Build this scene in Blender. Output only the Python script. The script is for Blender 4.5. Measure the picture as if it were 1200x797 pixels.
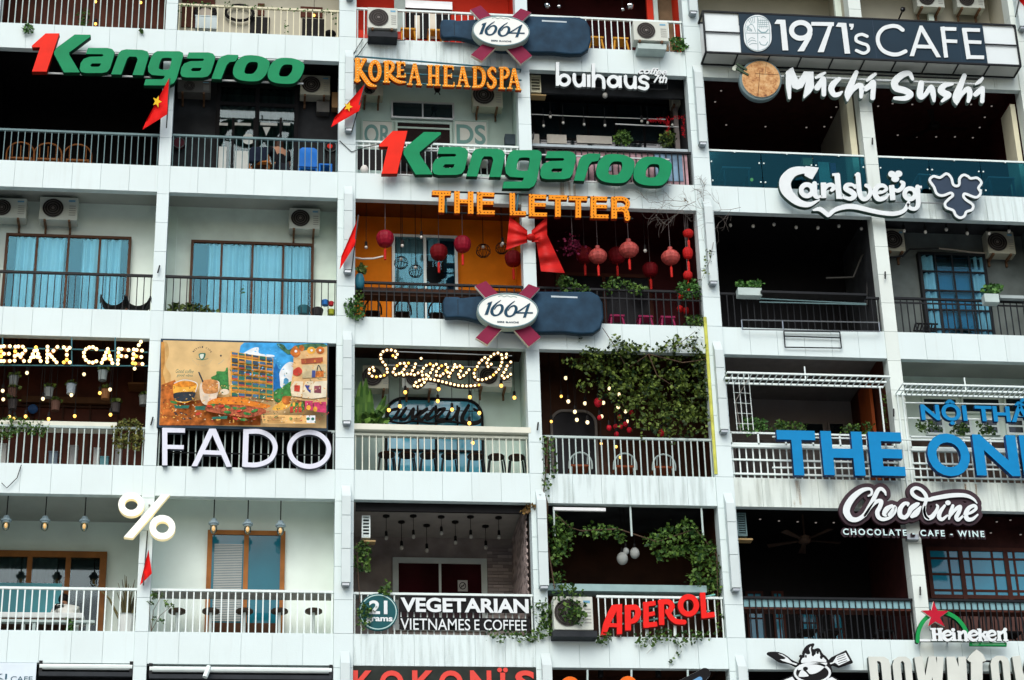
import bpy, math, random
import numpy as np
from mathutils import Vector, Matrix
random.seed(11)
for o in list(bpy.data.objects): bpy.data.objects.remove(o)
SC = bpy.context.scene
COL = SC.collection
# ------------------------------------------------------------------ camera
ZO = 30.4
FPX = 2523.46
CAM = np.array([-2.67053884, -38.8101961, -28.7588077 + ZO])
ROT = np.array([[0.99250138, -0.1193691, -0.02630626], [0.02725808, 0.42593564, -0.90434276], [0.11915536, 0.89684438, 0.42599549]])
cd = bpy.data.cameras.new('camera'); cam = bpy.data.objects.new('camera', cd); COL.objects.link(cam)
cd.sensor_width = 36; cd.lens = FPX / 1200 * 36; cd.clip_start = 0.5; cd.clip_end = 5000
_m = Matrix.Identity(4)
for i in range(3):
    _m[i][0] = ROT[0][i]; _m[i][1] = -ROT[1][i]; _m[i][2] = -ROT[2][i]; _m[i][3] = CAM[i]
cam.matrix_world = _m
SC.camera = cam
# ------------------------------------------------------------------ light: bright overcast day
SUN_EL, SUN_AZ = math.radians(44), math.radians(196)      # sun behind the viewer, high
W = bpy.data.worlds.new("World"); SC.world = W; W.use_nodes = True
nt = W.node_tree
sky = nt.nodes.new('ShaderNodeTexSky'); sky.sky_type = 'NISHITA'; sky.sun_disc = False
sky.sun_elevation = SUN_EL; sky.sun_rotation = SUN_AZ; sky.dust_density = 3.0; sky.air_density = 1.0
bg = nt.nodes['Background']; bg.inputs['Strength'].default_value = 0.15
nt.links.new(sky.outputs['Color'], bg.inputs['Color'])
sd = bpy.data.lights.new('sun', 'SUN'); sd.energy = 1.5; sd.angle = math.radians(55); sd.color = (1.0, 0.985, 0.95)
so = bpy.data.objects.new('sun', sd); COL.objects.link(so)
# sun_rotation is measured clockwise from +Y: direction to the sun
_d = Vector((math.sin(SUN_AZ) * math.cos(SUN_EL), math.cos(SUN_AZ) * math.cos(SUN_EL), math.sin(SUN_EL)))
so.rotation_euler = _d.to_track_quat('Z', 'Y').to_euler()
vs = SC.view_settings
vs.view_transform = 'Standard'; vs.look = 'None'; vs.exposure = 0.27; vs.gamma = 1.0; vs.use_curve_mapping = False
SC.cycles.max_bounces = 6; SC.cycles.diffuse_bounces = 4; SC.cycles.transparent_max_bounces = 8

# ------------------------------------------------------------------ helpers
def at(px, py, Y=0.0):
    """point of the plane at depth Y that the photograph shows at pixel (px, py)"""
    d = ROT.T @ np.array([(px - 600) / FPX, (py - 398.5) / FPX, 1.0])
    s = (Y - CAM[1]) / d[1]
    p = CAM + s * d
    return Vector((p[0], Y, p[2]))
def rect(x0, y0, x1, y1, Y):
    xm, ym = (x0 + x1) / 2, (y0 + y1) / 2
    return at(x0, ym, Y).x, at(x1, ym, Y).x, at(xm, y1, Y).z, at(xm, y0, Y).z

_mats = {}
def M(name, col, rough=0.6, var=0.12, scale=5.0, metal=0.0, bump=0.0, spec=0.12, es=0.0, ec=None, island=False):
    if name in _mats: return _mats[name]
    m = bpy.data.materials.new(name); m.use_nodes = True; _mats[name] = m
    n, l = m.node_tree.nodes, m.node_tree.links
    b = n['Principled BSDF']
    b.inputs['Roughness'].default_value = rough; b.inputs['Metallic'].default_value = metal
    b.inputs['Specular IOR Level'].default_value = spec
    c = tuple(col) + (1,)
    if var > 0:
        r = n.new('ShaderNodeValToRGB')
        r.color_ramp.elements[0].position = 0.25; r.color_ramp.elements[1].position = 0.75
        r.color_ramp.elements[0].color = tuple(max(0, v * (1 - var)) for v in col) + (1,)
        r.color_ramp.elements[1].color = tuple(min(1, v * (1 + var)) for v in col) + (1,)
        if island:
            g = n.new('ShaderNodeNewGeometry'); l.new(g.outputs['Random Per Island'], r.inputs['Fac'])
        else:
            t = n.new('ShaderNodeTexCoord'); q = n.new('ShaderNodeTexNoise'); q.inputs['Scale'].default_value = scale
            q.inputs['Detail'].default_value = 5
            l.new(t.outputs['Object'], q.inputs['Vector']); l.new(q.outputs['Fac'], r.inputs['Fac'])
            if bump > 0:
                bp = n.new('ShaderNodeBump'); bp.inputs['Strength'].default_value = bump; bp.inputs['Distance'].default_value = 0.02
                l.new(q.outputs['Fac'], bp.inputs['Height']); l.new(bp.outputs['Normal'], b.inputs['Normal'])
        l.new(r.outputs['Color'], b.inputs['Base Color'])
    else:
        b.inputs['Base Color'].default_value = c
    if es > 0:
        b.inputs['Emission Color'].default_value = tuple(ec or col) + (1,); b.inputs['Emission Strength'].default_value = es
    return m
def facade_mat(name, col, dirt, streak, tint=(0.42, 0.45, 0.40)):
    """painted concrete cladding: faint blotches, vertical rain streaks, fine grain"""
    m = bpy.data.materials.new(name); m.use_nodes = True; _mats[name] = m
    n, l = m.node_tree.nodes, m.node_tree.links; b = n['Principled BSDF']; b.inputs['Roughness'].default_value = 0.55
    b.inputs['Specular IOR Level'].default_value = 0.3
    g = n.new('ShaderNodeNewGeometry')
    mp = n.new('ShaderNodeMapping'); mp.inputs['Scale'].default_value = (3.2, 3.2, 0.22)
    l.new(g.outputs['Position'], mp.inputs['Vector'])
    n1 = n.new('ShaderNodeTexNoise'); n1.inputs['Scale'].default_value = 2.2; n1.inputs['Detail'].default_value = 7; n1.inputs['Roughness'].default_value = 0.65
    l.new(mp.outputs['Vector'], n1.inputs['Vector'])
    r1 = n.new('ShaderNodeValToRGB'); r1.color_ramp.elements[0].position = 0.56; r1.color_ramp.elements[1].position = 0.78
    r1.color_ramp.elements[0].color = (0, 0, 0, 1); r1.color_ramp.elements[1].color = (streak,) * 3 + (1,)
    l.new(n1.outputs['Fac'], r1.inputs['Fac'])
    n2 = n.new('ShaderNodeTexNoise'); n2.inputs['Scale'].default_value = 1.3; n2.inputs['Detail'].default_value = 8
    l.new(g.outputs['Position'], n2.inputs['Vector'])
    r2 = n.new('ShaderNodeValToRGB'); r2.color_ramp.elements[0].position = 0.35; r2.color_ramp.elements[1].position = 0.75
    r2.color_ramp.elements[0].color = (0, 0, 0, 1); r2.color_ramp.elements[1].color = (dirt,) * 3 + (1,)
    l.new(n2.outputs['Fac'], r2.inputs['Fac'])
    ad = n.new('ShaderNodeMath'); ad.operation = 'ADD'; ad.use_clamp = True
    l.new(r1.outputs['Color'], ad.inputs[0]); l.new(r2.outputs['Color'], ad.inputs[1])
    # each cladding panel a slightly different white
    isl = n.new('ShaderNodeValToRGB'); isl.color_ramp.elements[0].color = tuple(v * 0.965 for v in col) + (1,); isl.color_ramp.elements[1].color = tuple(col) + (1,)
    l.new(g.outputs['Random Per Island'], isl.inputs['Fac'])
    mx = n.new('ShaderNodeMixRGB'); mx.inputs['Color2'].default_value = tuple(tint) + (1,)
    l.new(isl.outputs['Color'], mx.inputs['Color1'])
    l.new(ad.outputs['Value'], mx.inputs['Fac']); l.new(mx.outputs['Color'], b.inputs['Base Color'])
    n3 = n.new('ShaderNodeTexNoise'); n3.inputs['Scale'].default_value = 40; l.new(g.outputs['Position'], n3.inputs['Vector'])
    bp = n.new('ShaderNodeBump'); bp.inputs['Strength'].default_value = 0.12; bp.inputs['Distance'].default_value = 0.01
    l.new(n3.outputs['Fac'], bp.inputs['Height']); l.new(bp.outputs['Normal'], b.inputs['Normal'])
    return m
def glass_mat(name, tint=(0.75, 0.9, 0.95), refl=0.25, rough=0.03, gcol=(0.85, 0.95, 1.0)):
    m = bpy.data.materials.new(name); m.use_nodes = True; _mats[name] = m
    n, l = m.node_tree.nodes, m.node_tree.links; n.remove(n['Principled BSDF'])
    t = n.new('ShaderNodeBsdfTransparent'); t.inputs['Color'].default_value = tuple(tint) + (1,)
    g = n.new('ShaderNodeBsdfGlossy'); g.inputs['Roughness'].default_value = rough; g.inputs['Color'].default_value = tuple(gcol) + (1,)
    lw = n.new('ShaderNodeLayerWeight'); lw.inputs['Blend'].default_value = 0.3
    ad = n.new('ShaderNodeMath'); ad.operation = 'ADD'; ad.use_clamp = True; ad.inputs[1].default_value = refl
    l.new(lw.outputs['Fresnel'], ad.inputs[0])
    mx = n.new('ShaderNodeMixShader'); l.new(ad.outputs['Value'], mx.inputs['Fac'])
    l.new(t.outputs['BSDF'], mx.inputs[1]); l.new(g.outputs['BSDF'], mx.inputs[2])
    l.new(mx.outputs['Shader'], n['Material Output'].inputs['Surface'])
    return m

class MB:
    def __init__(s): s.v = []; s.f = []
    def box(s, x0, x1, y0, y1, z0, z1):
        b = len(s.v)
        s.v += [(x0, y0, z0), (x1, y0, z0), (x1, y1, z0), (x0, y1, z0), (x0, y0, z1), (x1, y0, z1), (x1, y1, z1), (x0, y1, z1)]
        s.f += [tuple(b + i for i in q) for q in ((0, 3, 2, 1), (4, 5, 6, 7), (0, 1, 5, 4), (1, 2, 6, 5), (2, 3, 7, 6), (3, 0, 4, 7))]
        return s
    def cbox(s, c, sx, sy, sz): return s.box(c[0] - sx / 2, c[0] + sx / 2, c[1] - sy / 2, c[1] + sy / 2, c[2] - sz / 2, c[2] + sz / 2)
    def pbox(s, x0, y0, x1, y1, Y0, Y1):
        a, b, c, d = rect(x0, y0, x1, y1, Y0); return s.box(a, b, Y0, Y1, c, d)
    def quad(s, a, b, c, d):
        k = len(s.v); s.v += [tuple(a), tuple(b), tuple(c), tuple(d)]; s.f.append((k, k + 1, k + 2, k + 3)); return s
    def poly(s, pts):
        k = len(s.v); s.v += [tuple(p) for p in pts]; s.f.append(tuple(range(k, k + len(pts)))); return s
    def prism(s, pts, dy):
        """pts: 3D points of a (roughly) planar outline facing -Y; thickness dy towards +Y"""
        n = len(pts); k = len(s.v); s.v += [tuple(p) for p in pts]; s.v += [(p[0], p[1] + dy, p[2]) for p in pts]
        s.f.append(tuple(range(k, k + n))); s.f.append(tuple(range(k + 2 * n - 1, k + n - 1, -1)))
        for i in range(n):
            j = (i + 1) % n; s.f.append((k + j, k + i, k + n + i, k + n + j))
        return s
    def tube(s, pts, r, n=6, r1=None):
        pts = [Vector(p) for p in pts]; rings = []
        for i, p in enumerate(pts):
            t = (pts[min(i + 1, len(pts) - 1)] - pts[max(i - 1, 0)])
            if t.length < 1e-9: t = Vector((0, 0, 1))
            t.normalize(); u = t.cross(Vector((0.31, 0.9, 0.2)))
            if u.length < 1e-3: u = t.cross(Vector((1, 0, 0)))
            u.normalize(); w = t.cross(u)
            rr = r if r1 is None else r + (r1 - r) * i / max(1, len(pts) - 1)
            k = len(s.v); rings.append(k)
            for j in range(n):
                a = 2 * math.pi * j / n; s.v.append(tuple(p + u * math.cos(a) * rr + w * math.sin(a) * rr))
        for a, b in zip(rings, rings[1:]):
            for j in range(n): s.f.append((a + j, a + (j + 1) % n, b + (j + 1) % n, b + j))
        s.f.append(tuple(rings[0] + j for j in range(n - 1, -1, -1))); s.f.append(tuple(rings[-1] + j for j in range(n)))
        return s
    def lathe(s, c, prof, n=14, axis='z', ribs=0):
        """prof: list of (radius, height) from top to bottom along axis"""
        rings = []
        for r, h in prof:
            k = len(s.v); rings.append(k)
            for j in range(n):
                a = 2 * math.pi * j / n; rr = r * (1 - ribs * (j % 2))
                x, y = rr * math.cos(a), rr * math.sin(a)
                s.v.append((c[0] + x, c[1] + y, c[2] + h) if axis == 'z' else (c[0] + x, c[1] + h, c[2] + y))
        fl = axis == 'z'
        for a, b in zip(rings, rings[1:]):
            for j in range(n):
                q = (a + j, b + j, b + (j + 1) % n, a + (j + 1) % n); s.f.append(q if fl else q[::-1])
        s.f.append(tuple(rings[0] + j for j in range(n))); s.f.append(tuple(rings[-1] + j for j in range(n - 1, -1, -1)))
        return s
    def sphere(s, c, r, n=10, m=6, sz=1.0):
        return s.lathe(c, [(max(1e-4, r * math.sin(math.pi * i / m)), r * sz * math.cos(math.pi * i / m)) for i in range(m + 1)], n)
    def disc(s, c, r, dy, n=24, rz=None):
        pts = [(c[0] + r * math.cos(-2 * math.pi * i / n), c[1], c[2] + (rz or r) * math.sin(-2 * math.pi * i / n)) for i in range(n)][::-1]
        return s.prism(pts, dy)
    def leaf(s, p, size, dirv=None, wid=0.45):
        d = Vector(dirv) if dirv is not None else Vector((random.gauss(0, 1), random.gauss(0, 1), random.gauss(0, 1)))
        if d.length < 1e-4: d = Vector((0, 0, 1))
        d.normalize(); q = d.cross(Vector((random.gauss(0, 1), random.gauss(0, 1), random.gauss(0, 1)))); q.normalize()
        nn = d.cross(q); p = Vector(p); w = q * size * wid
        s.v += [tuple(p), tuple(p + d * size * 0.5 + w + nn * size * 0.1), tuple(p + d * size), tuple(p + d * size * 0.5 - w + nn * size * 0.1)]
        k = len(s.v) - 4; s.f.append((k, k + 1, k + 2, k + 3)); return s

ORI = {}
def _link(o, parent, origin):
    COL.objects.link(o)
    if parent is not None: o.parent = parent
    ORI[o.name] = origin
def root_loc(parent): return ORI[parent.name] if parent is not None else Vector((0, 0, 0))
def tag(o, label, cat, group=None, kind=None):
    if label: o['label'] = label
    if cat: o['category'] = cat
    if group: o['group'] = group
    if kind: o['kind'] = kind
    return o
def thing(name, label, cat, loc, group=None):
    o = bpy.data.objects.new(name, None); o.empty_display_size = 0.1; loc = Vector(loc); o.location = loc
    _link(o, None, loc); return tag(o, label, cat, group)
def part(name, mb, mat, parent=None, label=None, smooth=False, loc=None, bevel=0):
    """one mesh object; vertices are given in world space and stored relative to the thing's origin"""
    org = root_loc(parent) if parent is not None else Vector(loc or (0, 0, 0))
    me = bpy.data.meshes.new(name); me.from_pydata([(v[0] - org.x, v[1] - org.y, v[2] - org.z) for v in mb.v], [], mb.f); me.update()
    if isinstance(mat, (list, tuple)):
        for q in mat: me.materials.append(q)
    else: me.materials.append(mat)
    if smooth: me.polygons.foreach_set('use_smooth', [True] * len(me.polygons))
    o = bpy.data.objects.new(name, me)
    if parent is None: o.location = org
    _link(o, parent, org)
    if label: o['label'] = label
    if bevel:
        b = o.modifiers.new('bevel', 'BEVEL'); b.width = bevel; b.segments = 2; b.limit_method = 'ANGLE'
    return o
def solo(name, mb, mat, label, cat, group=None, smooth=False, loc=None, bevel=0):
    if loc is None:
        a = np.array(mb.v); loc = ((a[:, 0].min() + a[:, 0].max()) / 2, (a[:, 1].min() + a[:, 1].max()) / 2, a[:, 2].min())
    return tag(part(name, mb, mat, None, None, smooth, loc, bevel), label, cat, group)
def dup(root, loc, label=None, group=None):
    """copy of a thing, its parts and their sub-parts"""
    loc = Vector(loc); r = root.copy(); COL.objects.link(r); r.location = loc; ORI[r.name] = loc
    if label: r['label'] = label
    if group: r['group'] = group
    for ch in list(root.children):
        c = ch.copy(); COL.objects.link(c); c.parent = r; ORI[c.name] = loc
        for g in list(ch.children):
            d = g.copy(); COL.objects.link(d); d.parent = c; ORI[d.name] = loc
    return r

# ------------------------------------------------------------------ outline lettering: strokes and shapes -> clean contours -> extruded solids
def catmull(pts, closed=False, sub=6):
    P = [np.array(p, float) for p in pts]; n = len(P); out = []
    if n < 3 and not closed: return P
    for i in range(n if closed else n - 1):
        p0 = P[(i - 1) % n] if closed or i > 0 else 2 * P[0] - P[1]
        p1, p2 = P[i], P[(i + 1) % n]
        p3 = P[(i + 2) % n] if closed or i + 2 < n else 2 * P[-1] - P[-2]
        for k in range(sub):
            t = k / sub
            out.append(0.5 * ((2 * p1) + (-p0 + p2) * t + (2 * p0 - 5 * p1 + 4 * p2 - p3) * t * t + (-p0 + 3 * p1 - 3 * p2 + p3) * t ** 3))
    if not closed: out.append(P[-1])
    return out
def S(*pts, w=None):            # smooth round stroke; points (x, y[, width])
    return ('s', [(p[0], p[1], p[2] if len(p) > 2 else w) for p in pts])
def SL(*pts, w=None):           # straight round stroke
    return ('sl', [(p[0], p[1], p[2] if len(p) > 2 else w) for p in pts])
def SCL(*pts, w=None):          # closed smooth stroke
    return ('sc', [(p[0], p[1], p[2] if len(p) > 2 else w) for p in pts])
def B(x0, y0, x1, y1, w): return ('b', (x0, y0, x1, y1, w))      # straight stroke with square ends
def P(*pts): return ('p', list(pts))
def PS(*pts): return ('ps', list(pts))                           # smooth closed shape
def E(cx, cy, rx, ry, rot=0): return ('e', (cx, cy, rx, ry, rot))
def R(cx, cy, rx, ry, w): return ('r', (cx, cy, rx, ry, w))      # ring
def cut(prim): return ('-', prim)
def prim_pts(prim):
    k, d = prim
    if k in 's': return [(x, y, w) for x, y, w in d]
    return d
def _field(prim, X, Yy):
    k, d = prim
    if k in ('s', 'sl', 'sc'):
        pts = catmull(d, k == 'sc') if k != 'sl' else [np.array(p, float) for p in d]
        if k == 'sc': pts = pts + [pts[0]]
        F = np.full(X.shape, 1e9)
        for a, b in zip(pts, pts[1:]):
            ax, ay, aw = a; dx, dy = b[0] - ax, b[1] - ay; L2 = dx * dx + dy * dy + 1e-12
            t = np.clip(((X - ax) * dx + (Yy - ay) * dy) / L2, 0, 1)
            F = np.minimum(F, np.hypot(X - ax - t * dx, Yy - ay - t * dy) - (aw + (b[2] - aw) * t) / 2)
        return F
    if k == 'b':
        x0, y0, x1, y1, w = d; L = math.hypot(x1 - x0, y1 - y0); ux, uy = (x1 - x0) / L, (y1 - y0) / L
        t = (X - x0) * ux + (Yy - y0) * uy; s = -(X - x0) * uy + (Yy - y0) * ux
        return np.maximum(np.abs(t - L / 2) - L / 2, np.abs(s) - w / 2)
    if k in ('p', 'ps'):
        pts = [p[:2] for p in (catmull(d, True) if k == 'ps' else d)]; n = len(pts)
        F = np.full(X.shape, 1e9); ins = np.zeros(X.shape, bool)
        for i in range(n):
            ax, ay = pts[i]; bx, by = pts[(i + 1) % n]; dx, dy = bx - ax, by - ay; L2 = dx * dx + dy * dy + 1e-12
            t = np.clip(((X - ax) * dx + (Yy - ay) * dy) / L2, 0, 1)
            F = np.minimum(F, np.hypot(X - ax - t * dx, Yy - ay - t * dy))
            c = (ay > Yy) != (by > Yy)
            if abs(dy) > 1e-12: ins ^= c & (X < dx * (Yy - ay) / dy + ax)
        return np.where(ins, -F, F)
    if k == 'e':
        cx, cy, rx, ry, rot = d; c, s = math.cos(rot), math.sin(rot)
        u = ((X - cx) * c + (Yy - cy) * s) / rx; v = (-(X - cx) * s + (Yy - cy) * c) / ry
        return (np.hypot(u, v) - 1) * min(rx, ry)
    if k == 'r':
        cx, cy, rx, ry, w = d
        o = (np.hypot((X - cx) / (rx + w / 2), (Yy - cy) / (ry + w / 2)) - 1) * min(rx, ry)
        i = (np.hypot((X - cx) / (rx - w / 2), (Yy - cy) / (ry - w / 2)) - 1) * min(rx, ry)
        return np.maximum(o, -i)
def _bounds(prims):
    xs, ys = [], []
    for k, d in prims:
        if k in ('s', 'sl', 'sc'):
            for x, y, w in d: xs += [x - w, x + w]; ys += [y - w, y + w]
        elif k == 'b': xs += [d[0] - d[4], d[2] - d[4], d[0] + d[4], d[2] + d[4]]; ys += [d[1] - d[4], d[3] - d[4], d[1] + d[4], d[3] + d[4]]
        elif k in ('p', 'ps'):
            for p in d: xs.append(p[0]); ys.append(p[1])
        elif k == 'e': r = max(d[2], d[3]); xs += [d[0] - r, d[0] + r]; ys += [d[1] - r, d[1] + r]
        elif k == 'r': xs += [d[0] - d[2] - d[4], d[0] + d[2] + d[4]]; ys += [d[1] - d[3] - d[4], d[1] + d[3] + d[4]]
    return min(xs), max(xs), min(ys), max(ys)
def _rdp(pts, tol):
    if len(pts) < 3: return pts
    a, b = pts[0], pts[-1]; d = b - a; L = math.hypot(*d); Q = np.array(pts)
    dist = np.abs(d[0] * (Q[:, 1] - a[1]) - d[1] * (Q[:, 0] - a[0])) / L if L > 1e-9 else np.hypot(Q[:, 0] - a[0], Q[:, 1] - a[1])
    i = int(dist.argmax())
    if dist[i] < tol: return [a, b]
    return _rdp(pts[:i + 1], tol)[:-1] + _rdp(pts[i:], tol)
def contours(prims, step, grow=0.0):
    """iso-contours of the union (and cuts) of the primitives, in the primitives' own units"""
    pos = [p for p in prims if p[0] != '-']; neg = [p[1] for p in prims if p[0] == '-']
    x0, x1, y0, y1 = _bounds(pos); pad = step * 3 + grow
    xs = np.arange(x0 - pad, x1 + pad + step, step); ys = np.arange(y0 - pad, y1 + pad + step, step)
    X, Yy = np.meshgrid(xs, ys); F = np.full(X.shape, 1e9)
    for p in pos: F = np.minimum(F, _field(p, X, Yy))
    F = F - grow
    for p in neg: F = np.maximum(F, -_field(p, X, Yy))
    F[np.abs(F) < 1e-7] = 1e-7
    F[0, :] = F[-1, :] = 1; F[:, 0] = F[:, -1] = 1
    inside = F < 0; segs = {}
    c = inside[:-1, :-1].astype(int) + inside[:-1, 1:] * 2 + inside[1:, 1:] * 4 + inside[1:, :-1] * 8
    for j, i in zip(*np.nonzero((c > 0) & (c < 15))):
        e = {0: ('h', j, i), 1: ('v', j, i + 1), 2: ('h', j + 1, i), 3: ('v', j, i)}
        T = {1: [(3, 0)], 2: [(0, 1)], 3: [(3, 1)], 4: [(1, 2)], 5: [(3, 0), (1, 2)], 6: [(0, 2)], 7: [(3, 2)], 8: [(2, 3)], 9: [(2, 0)], 10: [(0, 1), (2, 3)],
             11: [(2, 1)], 12: [(1, 3)], 13: [(1, 0)], 14: [(0, 3)]}[int(c[j, i])]
        for a, b in T: segs[e[a]] = e[b]
    def pt(k):
        t, j, i = k
        if t == 'h': a, b = F[j, i], F[j, i + 1]; return np.array([xs[i] + step * a / (a - b), ys[j]])
        a, b = F[j, i], F[j + 1, i]; return np.array([xs[i], ys[j] + step * a / (a - b)])
    loops = []
    while segs:
        s, nx = next(iter(segs.items())); loop = [s]; k = s
        while k in segs:
            k = segs.pop(k)
            if k == s: break
            loop.append(k)
        if len(loop) < 6: continue
        pts = [pt(k) for k in loop]; h = len(pts) // 2; tol = step * 0.18
        loops.append((_rdp(pts[:h + 1], tol)[:-1] + _rdp(pts[h:] + [pts[0]], tol)[:-1]))
    return [q for q in loops if len(q) >= 3]
def solid(loops2d, Yf, depth, bevel=0.004):
    """extrude plane outlines (X, Z) into a solid whose front is at Yf; returns mesh in world space"""
    cu = bpy.data.curves.new('outline', 'CURVE'); cu.dimensions = '2D'; cu.fill_mode = 'BOTH'
    cu.extrude = max(0.0005, depth / 2 - bevel); cu.bevel_depth = bevel; cu.bevel_resolution = 1 if bevel else 0
    for L in loops2d:
        sp = cu.splines.new('POLY'); sp.points.add(len(L) - 1); sp.use_cyclic_u = True
        for q, p in zip(sp.points, L): q.co = (p[0], p[1], 0, 1)
    ob = bpy.data.objects.new('outline', cu); me = bpy.data.meshes.new_from_object(ob)
    bpy.data.objects.remove(ob); bpy.data.curves.remove(cu)
    _stand(me, Yf + depth / 2); return me
def _stand(me, yc):
    n = len(me.vertices); a = np.empty(n * 3, np.float32); me.vertices.foreach_get('co', a); a = a.reshape(-1, 3)
    b = np.column_stack([a[:, 0], yc - a[:, 2], a[:, 1]]).astype(np.float32); me.vertices.foreach_set('co', b.ravel()); me.update()
def mesh_part(name, me, front, side, parent, label=None):
    org = root_loc(parent)
    me.transform(Matrix.Translation(-org)); me.name = name; me.materials.clear()
    me.materials.append(front); me.materials.append(side or front)
    if side: me.polygons.foreach_set('material_index', [0 if abs(p.normal.y) > 0.8 else 1 for p in me.polygons])
    o = bpy.data.objects.new(name, me); _link(o, parent, org)
    if label: o['label'] = label
    return o
class Crop:
    """pixel coordinates read in an enlarged crop of the photograph"""
    def __init__(s, ox, oy, sc): s.ox, s.oy, s.sc = ox, oy, sc
    def px(s, x, y): return s.ox + x / s.sc, s.oy + y / s.sc
    def at(s, x, y, Y=0.0): return at(*s.px(x, y), Y)
def plane_map(cr, Y, xf=None):
    def f(p):
        v = cr.at(p[0], p[1], Y); q = (v.x, v.z)
        return xf(q) if xf else q
    return f
def glyph(parent, cr, prims, Yf, depth, front, side=None, name='letter', res=0.2, grow=0.0, bevel=0.004, xf=None, label=None):
    loops = contours(prims, res * cr.sc, grow); f = plane_map(cr, Yf, xf)
    return mesh_part(name, solid([[f(p) for p in L] for L in loops], Yf, depth, bevel), front, side, parent, label)
def text_me(s, X0, X1, Z0, Z1, Yf, depth, bold=0.0, shear=0.0, space=1.0, bevel=0.0):
    cu = bpy.data.curves.new('text', 'FONT'); cu.body = s; cu.size = 1.0; cu.offset = bold; cu.shear = shear; cu.space_character = space
    cu.resolution_u = 5; cu.extrude = 0.1
    ob = bpy.data.objects.new('text', cu); me = bpy.data.meshes.new_from_object(ob); bpy.data.objects.remove(ob); bpy.data.curves.remove(cu)
    n = len(me.vertices); a = np.empty(n * 3, np.float32); me.vertices.foreach_get('co', a); a = a.reshape(-1, 3)
    lo, hi = a.min(0), a.max(0); t = (a - lo) / np.maximum(hi - lo, 1e-6)
    b = np.column_stack([X0 + t[:, 0] * (X1 - X0), Yf + (1 - t[:, 2]) * depth, Z0 + t[:, 1] * (Z1 - Z0)]).astype(np.float32)
    me.vertices.foreach_set('co', b.ravel()); me.update(); return me
def textpx(parent, s, px0, top, bot, px1, Yf, depth, front, side=None, name='lettering', **k):
    ym = (top + bot) / 2
    return mesh_part(name, text_me(s, at(px0, ym, Yf).x, at(px1, ym + 0.02 * (px1 - px0), Yf).x, at(px0, bot, Yf).z, at(px0, top, Yf).z, Yf, depth, **k), front, side, parent)
# ------------------------------------------------------------------ materials
white = facade_mat('white_cladding', (0.63, 0.748, 0.75), 0.16, 0.30, (0.46, 0.52, 0.49))
whitedirty = facade_mat('weathered_cladding', (0.64, 0.73, 0.69), 0.35, 0.55, (0.36, 0.40, 0.35))
colwhite = facade_mat('column_cladding', (0.625, 0.742, 0.745), 0.10, 0.22, (0.46, 0.52, 0.49))
coldirty = facade_mat('weathered_column_cladding', (0.66, 0.75, 0.71), 0.30, 0.35, (0.45, 0.48, 0.44))
joint = M('joint_backing', (0.53, 0.64, 0.64), 0.9)
finm = M('fin_paint', (0.55, 0.64, 0.64), 0.6, 0.07, 2.0)
plaster = M('pale_plaster', (0.74, 0.85, 0.79), 0.8, 0.08, 1.6)
plaster_old = M('stained_plaster', (0.68, 0.80, 0.72), 0.85, 0.16, 1.8, bump=0.1)
beige = M('beige_plaster', (0.46, 0.45, 0.36), 0.85, 0.12, 1.5)
mintwall = M('mint_plaster', (0.56, 0.72, 0.66), 0.8, 0.12, 1.6)
greywall = M('grey_render', (0.12, 0.145, 0.14), 0.85, 0.25, 2.5, bump=0.15)
charcoal = M('charcoal_render', (0.030, 0.033, 0.036), 0.8, 0.5, 2.2, bump=0.1)
black = M('black_paint', (0.006, 0.006, 0.007), 0.6, 0.3)
blackmaroon = M('dark_maroon_paint', (0.036, 0.011, 0.010), 0.6, 0.4)
maroonwall = M('dark_red_paint', (0.045, 0.006, 0.007), 0.7, 0.4, 2.0)
redwall = M('red_paint', (0.55, 0.03, 0.012), 0.65, 0.15, 2.0)
orangewall = M('orange_paint', (0.74, 0.215, 0.008), 0.75, 0.18, 2.2, bump=0.05)
darkorange = M('brown_orange_ceiling', (0.16, 0.045, 0.006), 0.8, 0.3, 2.0)
brownwood = M('dark_brown_wood', (0.045, 0.018, 0.009), 0.6, 0.35, 3.0)
redwood = M('reddish_wood', (0.075, 0.022, 0.012), 0.6, 0.35, 3.0)
teak = M('teak_frame', (0.30, 0.115, 0.025), 0.45, 0.25, 4.0)
brownframe = M('brown_door_frame', (0.075, 0.032, 0.015), 0.5, 0.25, 4.0)
creamwood = M('cream_board', (0.64, 0.66, 0.56), 0.6, 0.1, 2.0)
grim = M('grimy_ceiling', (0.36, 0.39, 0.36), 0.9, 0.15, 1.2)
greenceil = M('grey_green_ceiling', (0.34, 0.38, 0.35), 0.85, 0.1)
pinkwall = M('brownish_pink_wall', (0.30, 0.27, 0.26), 0.85, 0.12, 1.5)
floorm = M('balcony_tiles', (0.32, 0.30, 0.27), 0.7, 0.15, 3.0)
whitemetal = M('white_painted_metal', (0.70, 0.80, 0.78), 0.4, 0.06)
creammetal = M('cream_painted_metal', (0.66, 0.64, 0.46), 0.45, 0.1)
greymetal = M('grey_painted_metal', (0.12, 0.20, 0.21), 0.4, 0.12)
palemetal = M('pale_grey_metal', (0.42, 0.52, 0.50), 0.4, 0.1)
blackmetal = M('black_painted_metal', (0.010, 0.012, 0.014), 0.4, 0.2)
steel = M('dull_steel', (0.30, 0.33, 0.35), 0.35, 0.1, metal=0.8)
alu = M('aluminium', (0.58, 0.61, 0.62), 0.35, 0.06, metal=0.6)
darkglass = M('dark_glass', (0.010, 0.018, 0.022), 0.06, 0.2, spec=0.7)
tealglass = M('teal_glass', (0.010, 0.13, 0.18), 0.06, 0.15, 1.2, spec=0.35)
blueglass = M('blue_glass', (0.016, 0.22, 0.33), 0.07, 0.15, 1.0, spec=0.8)
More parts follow.
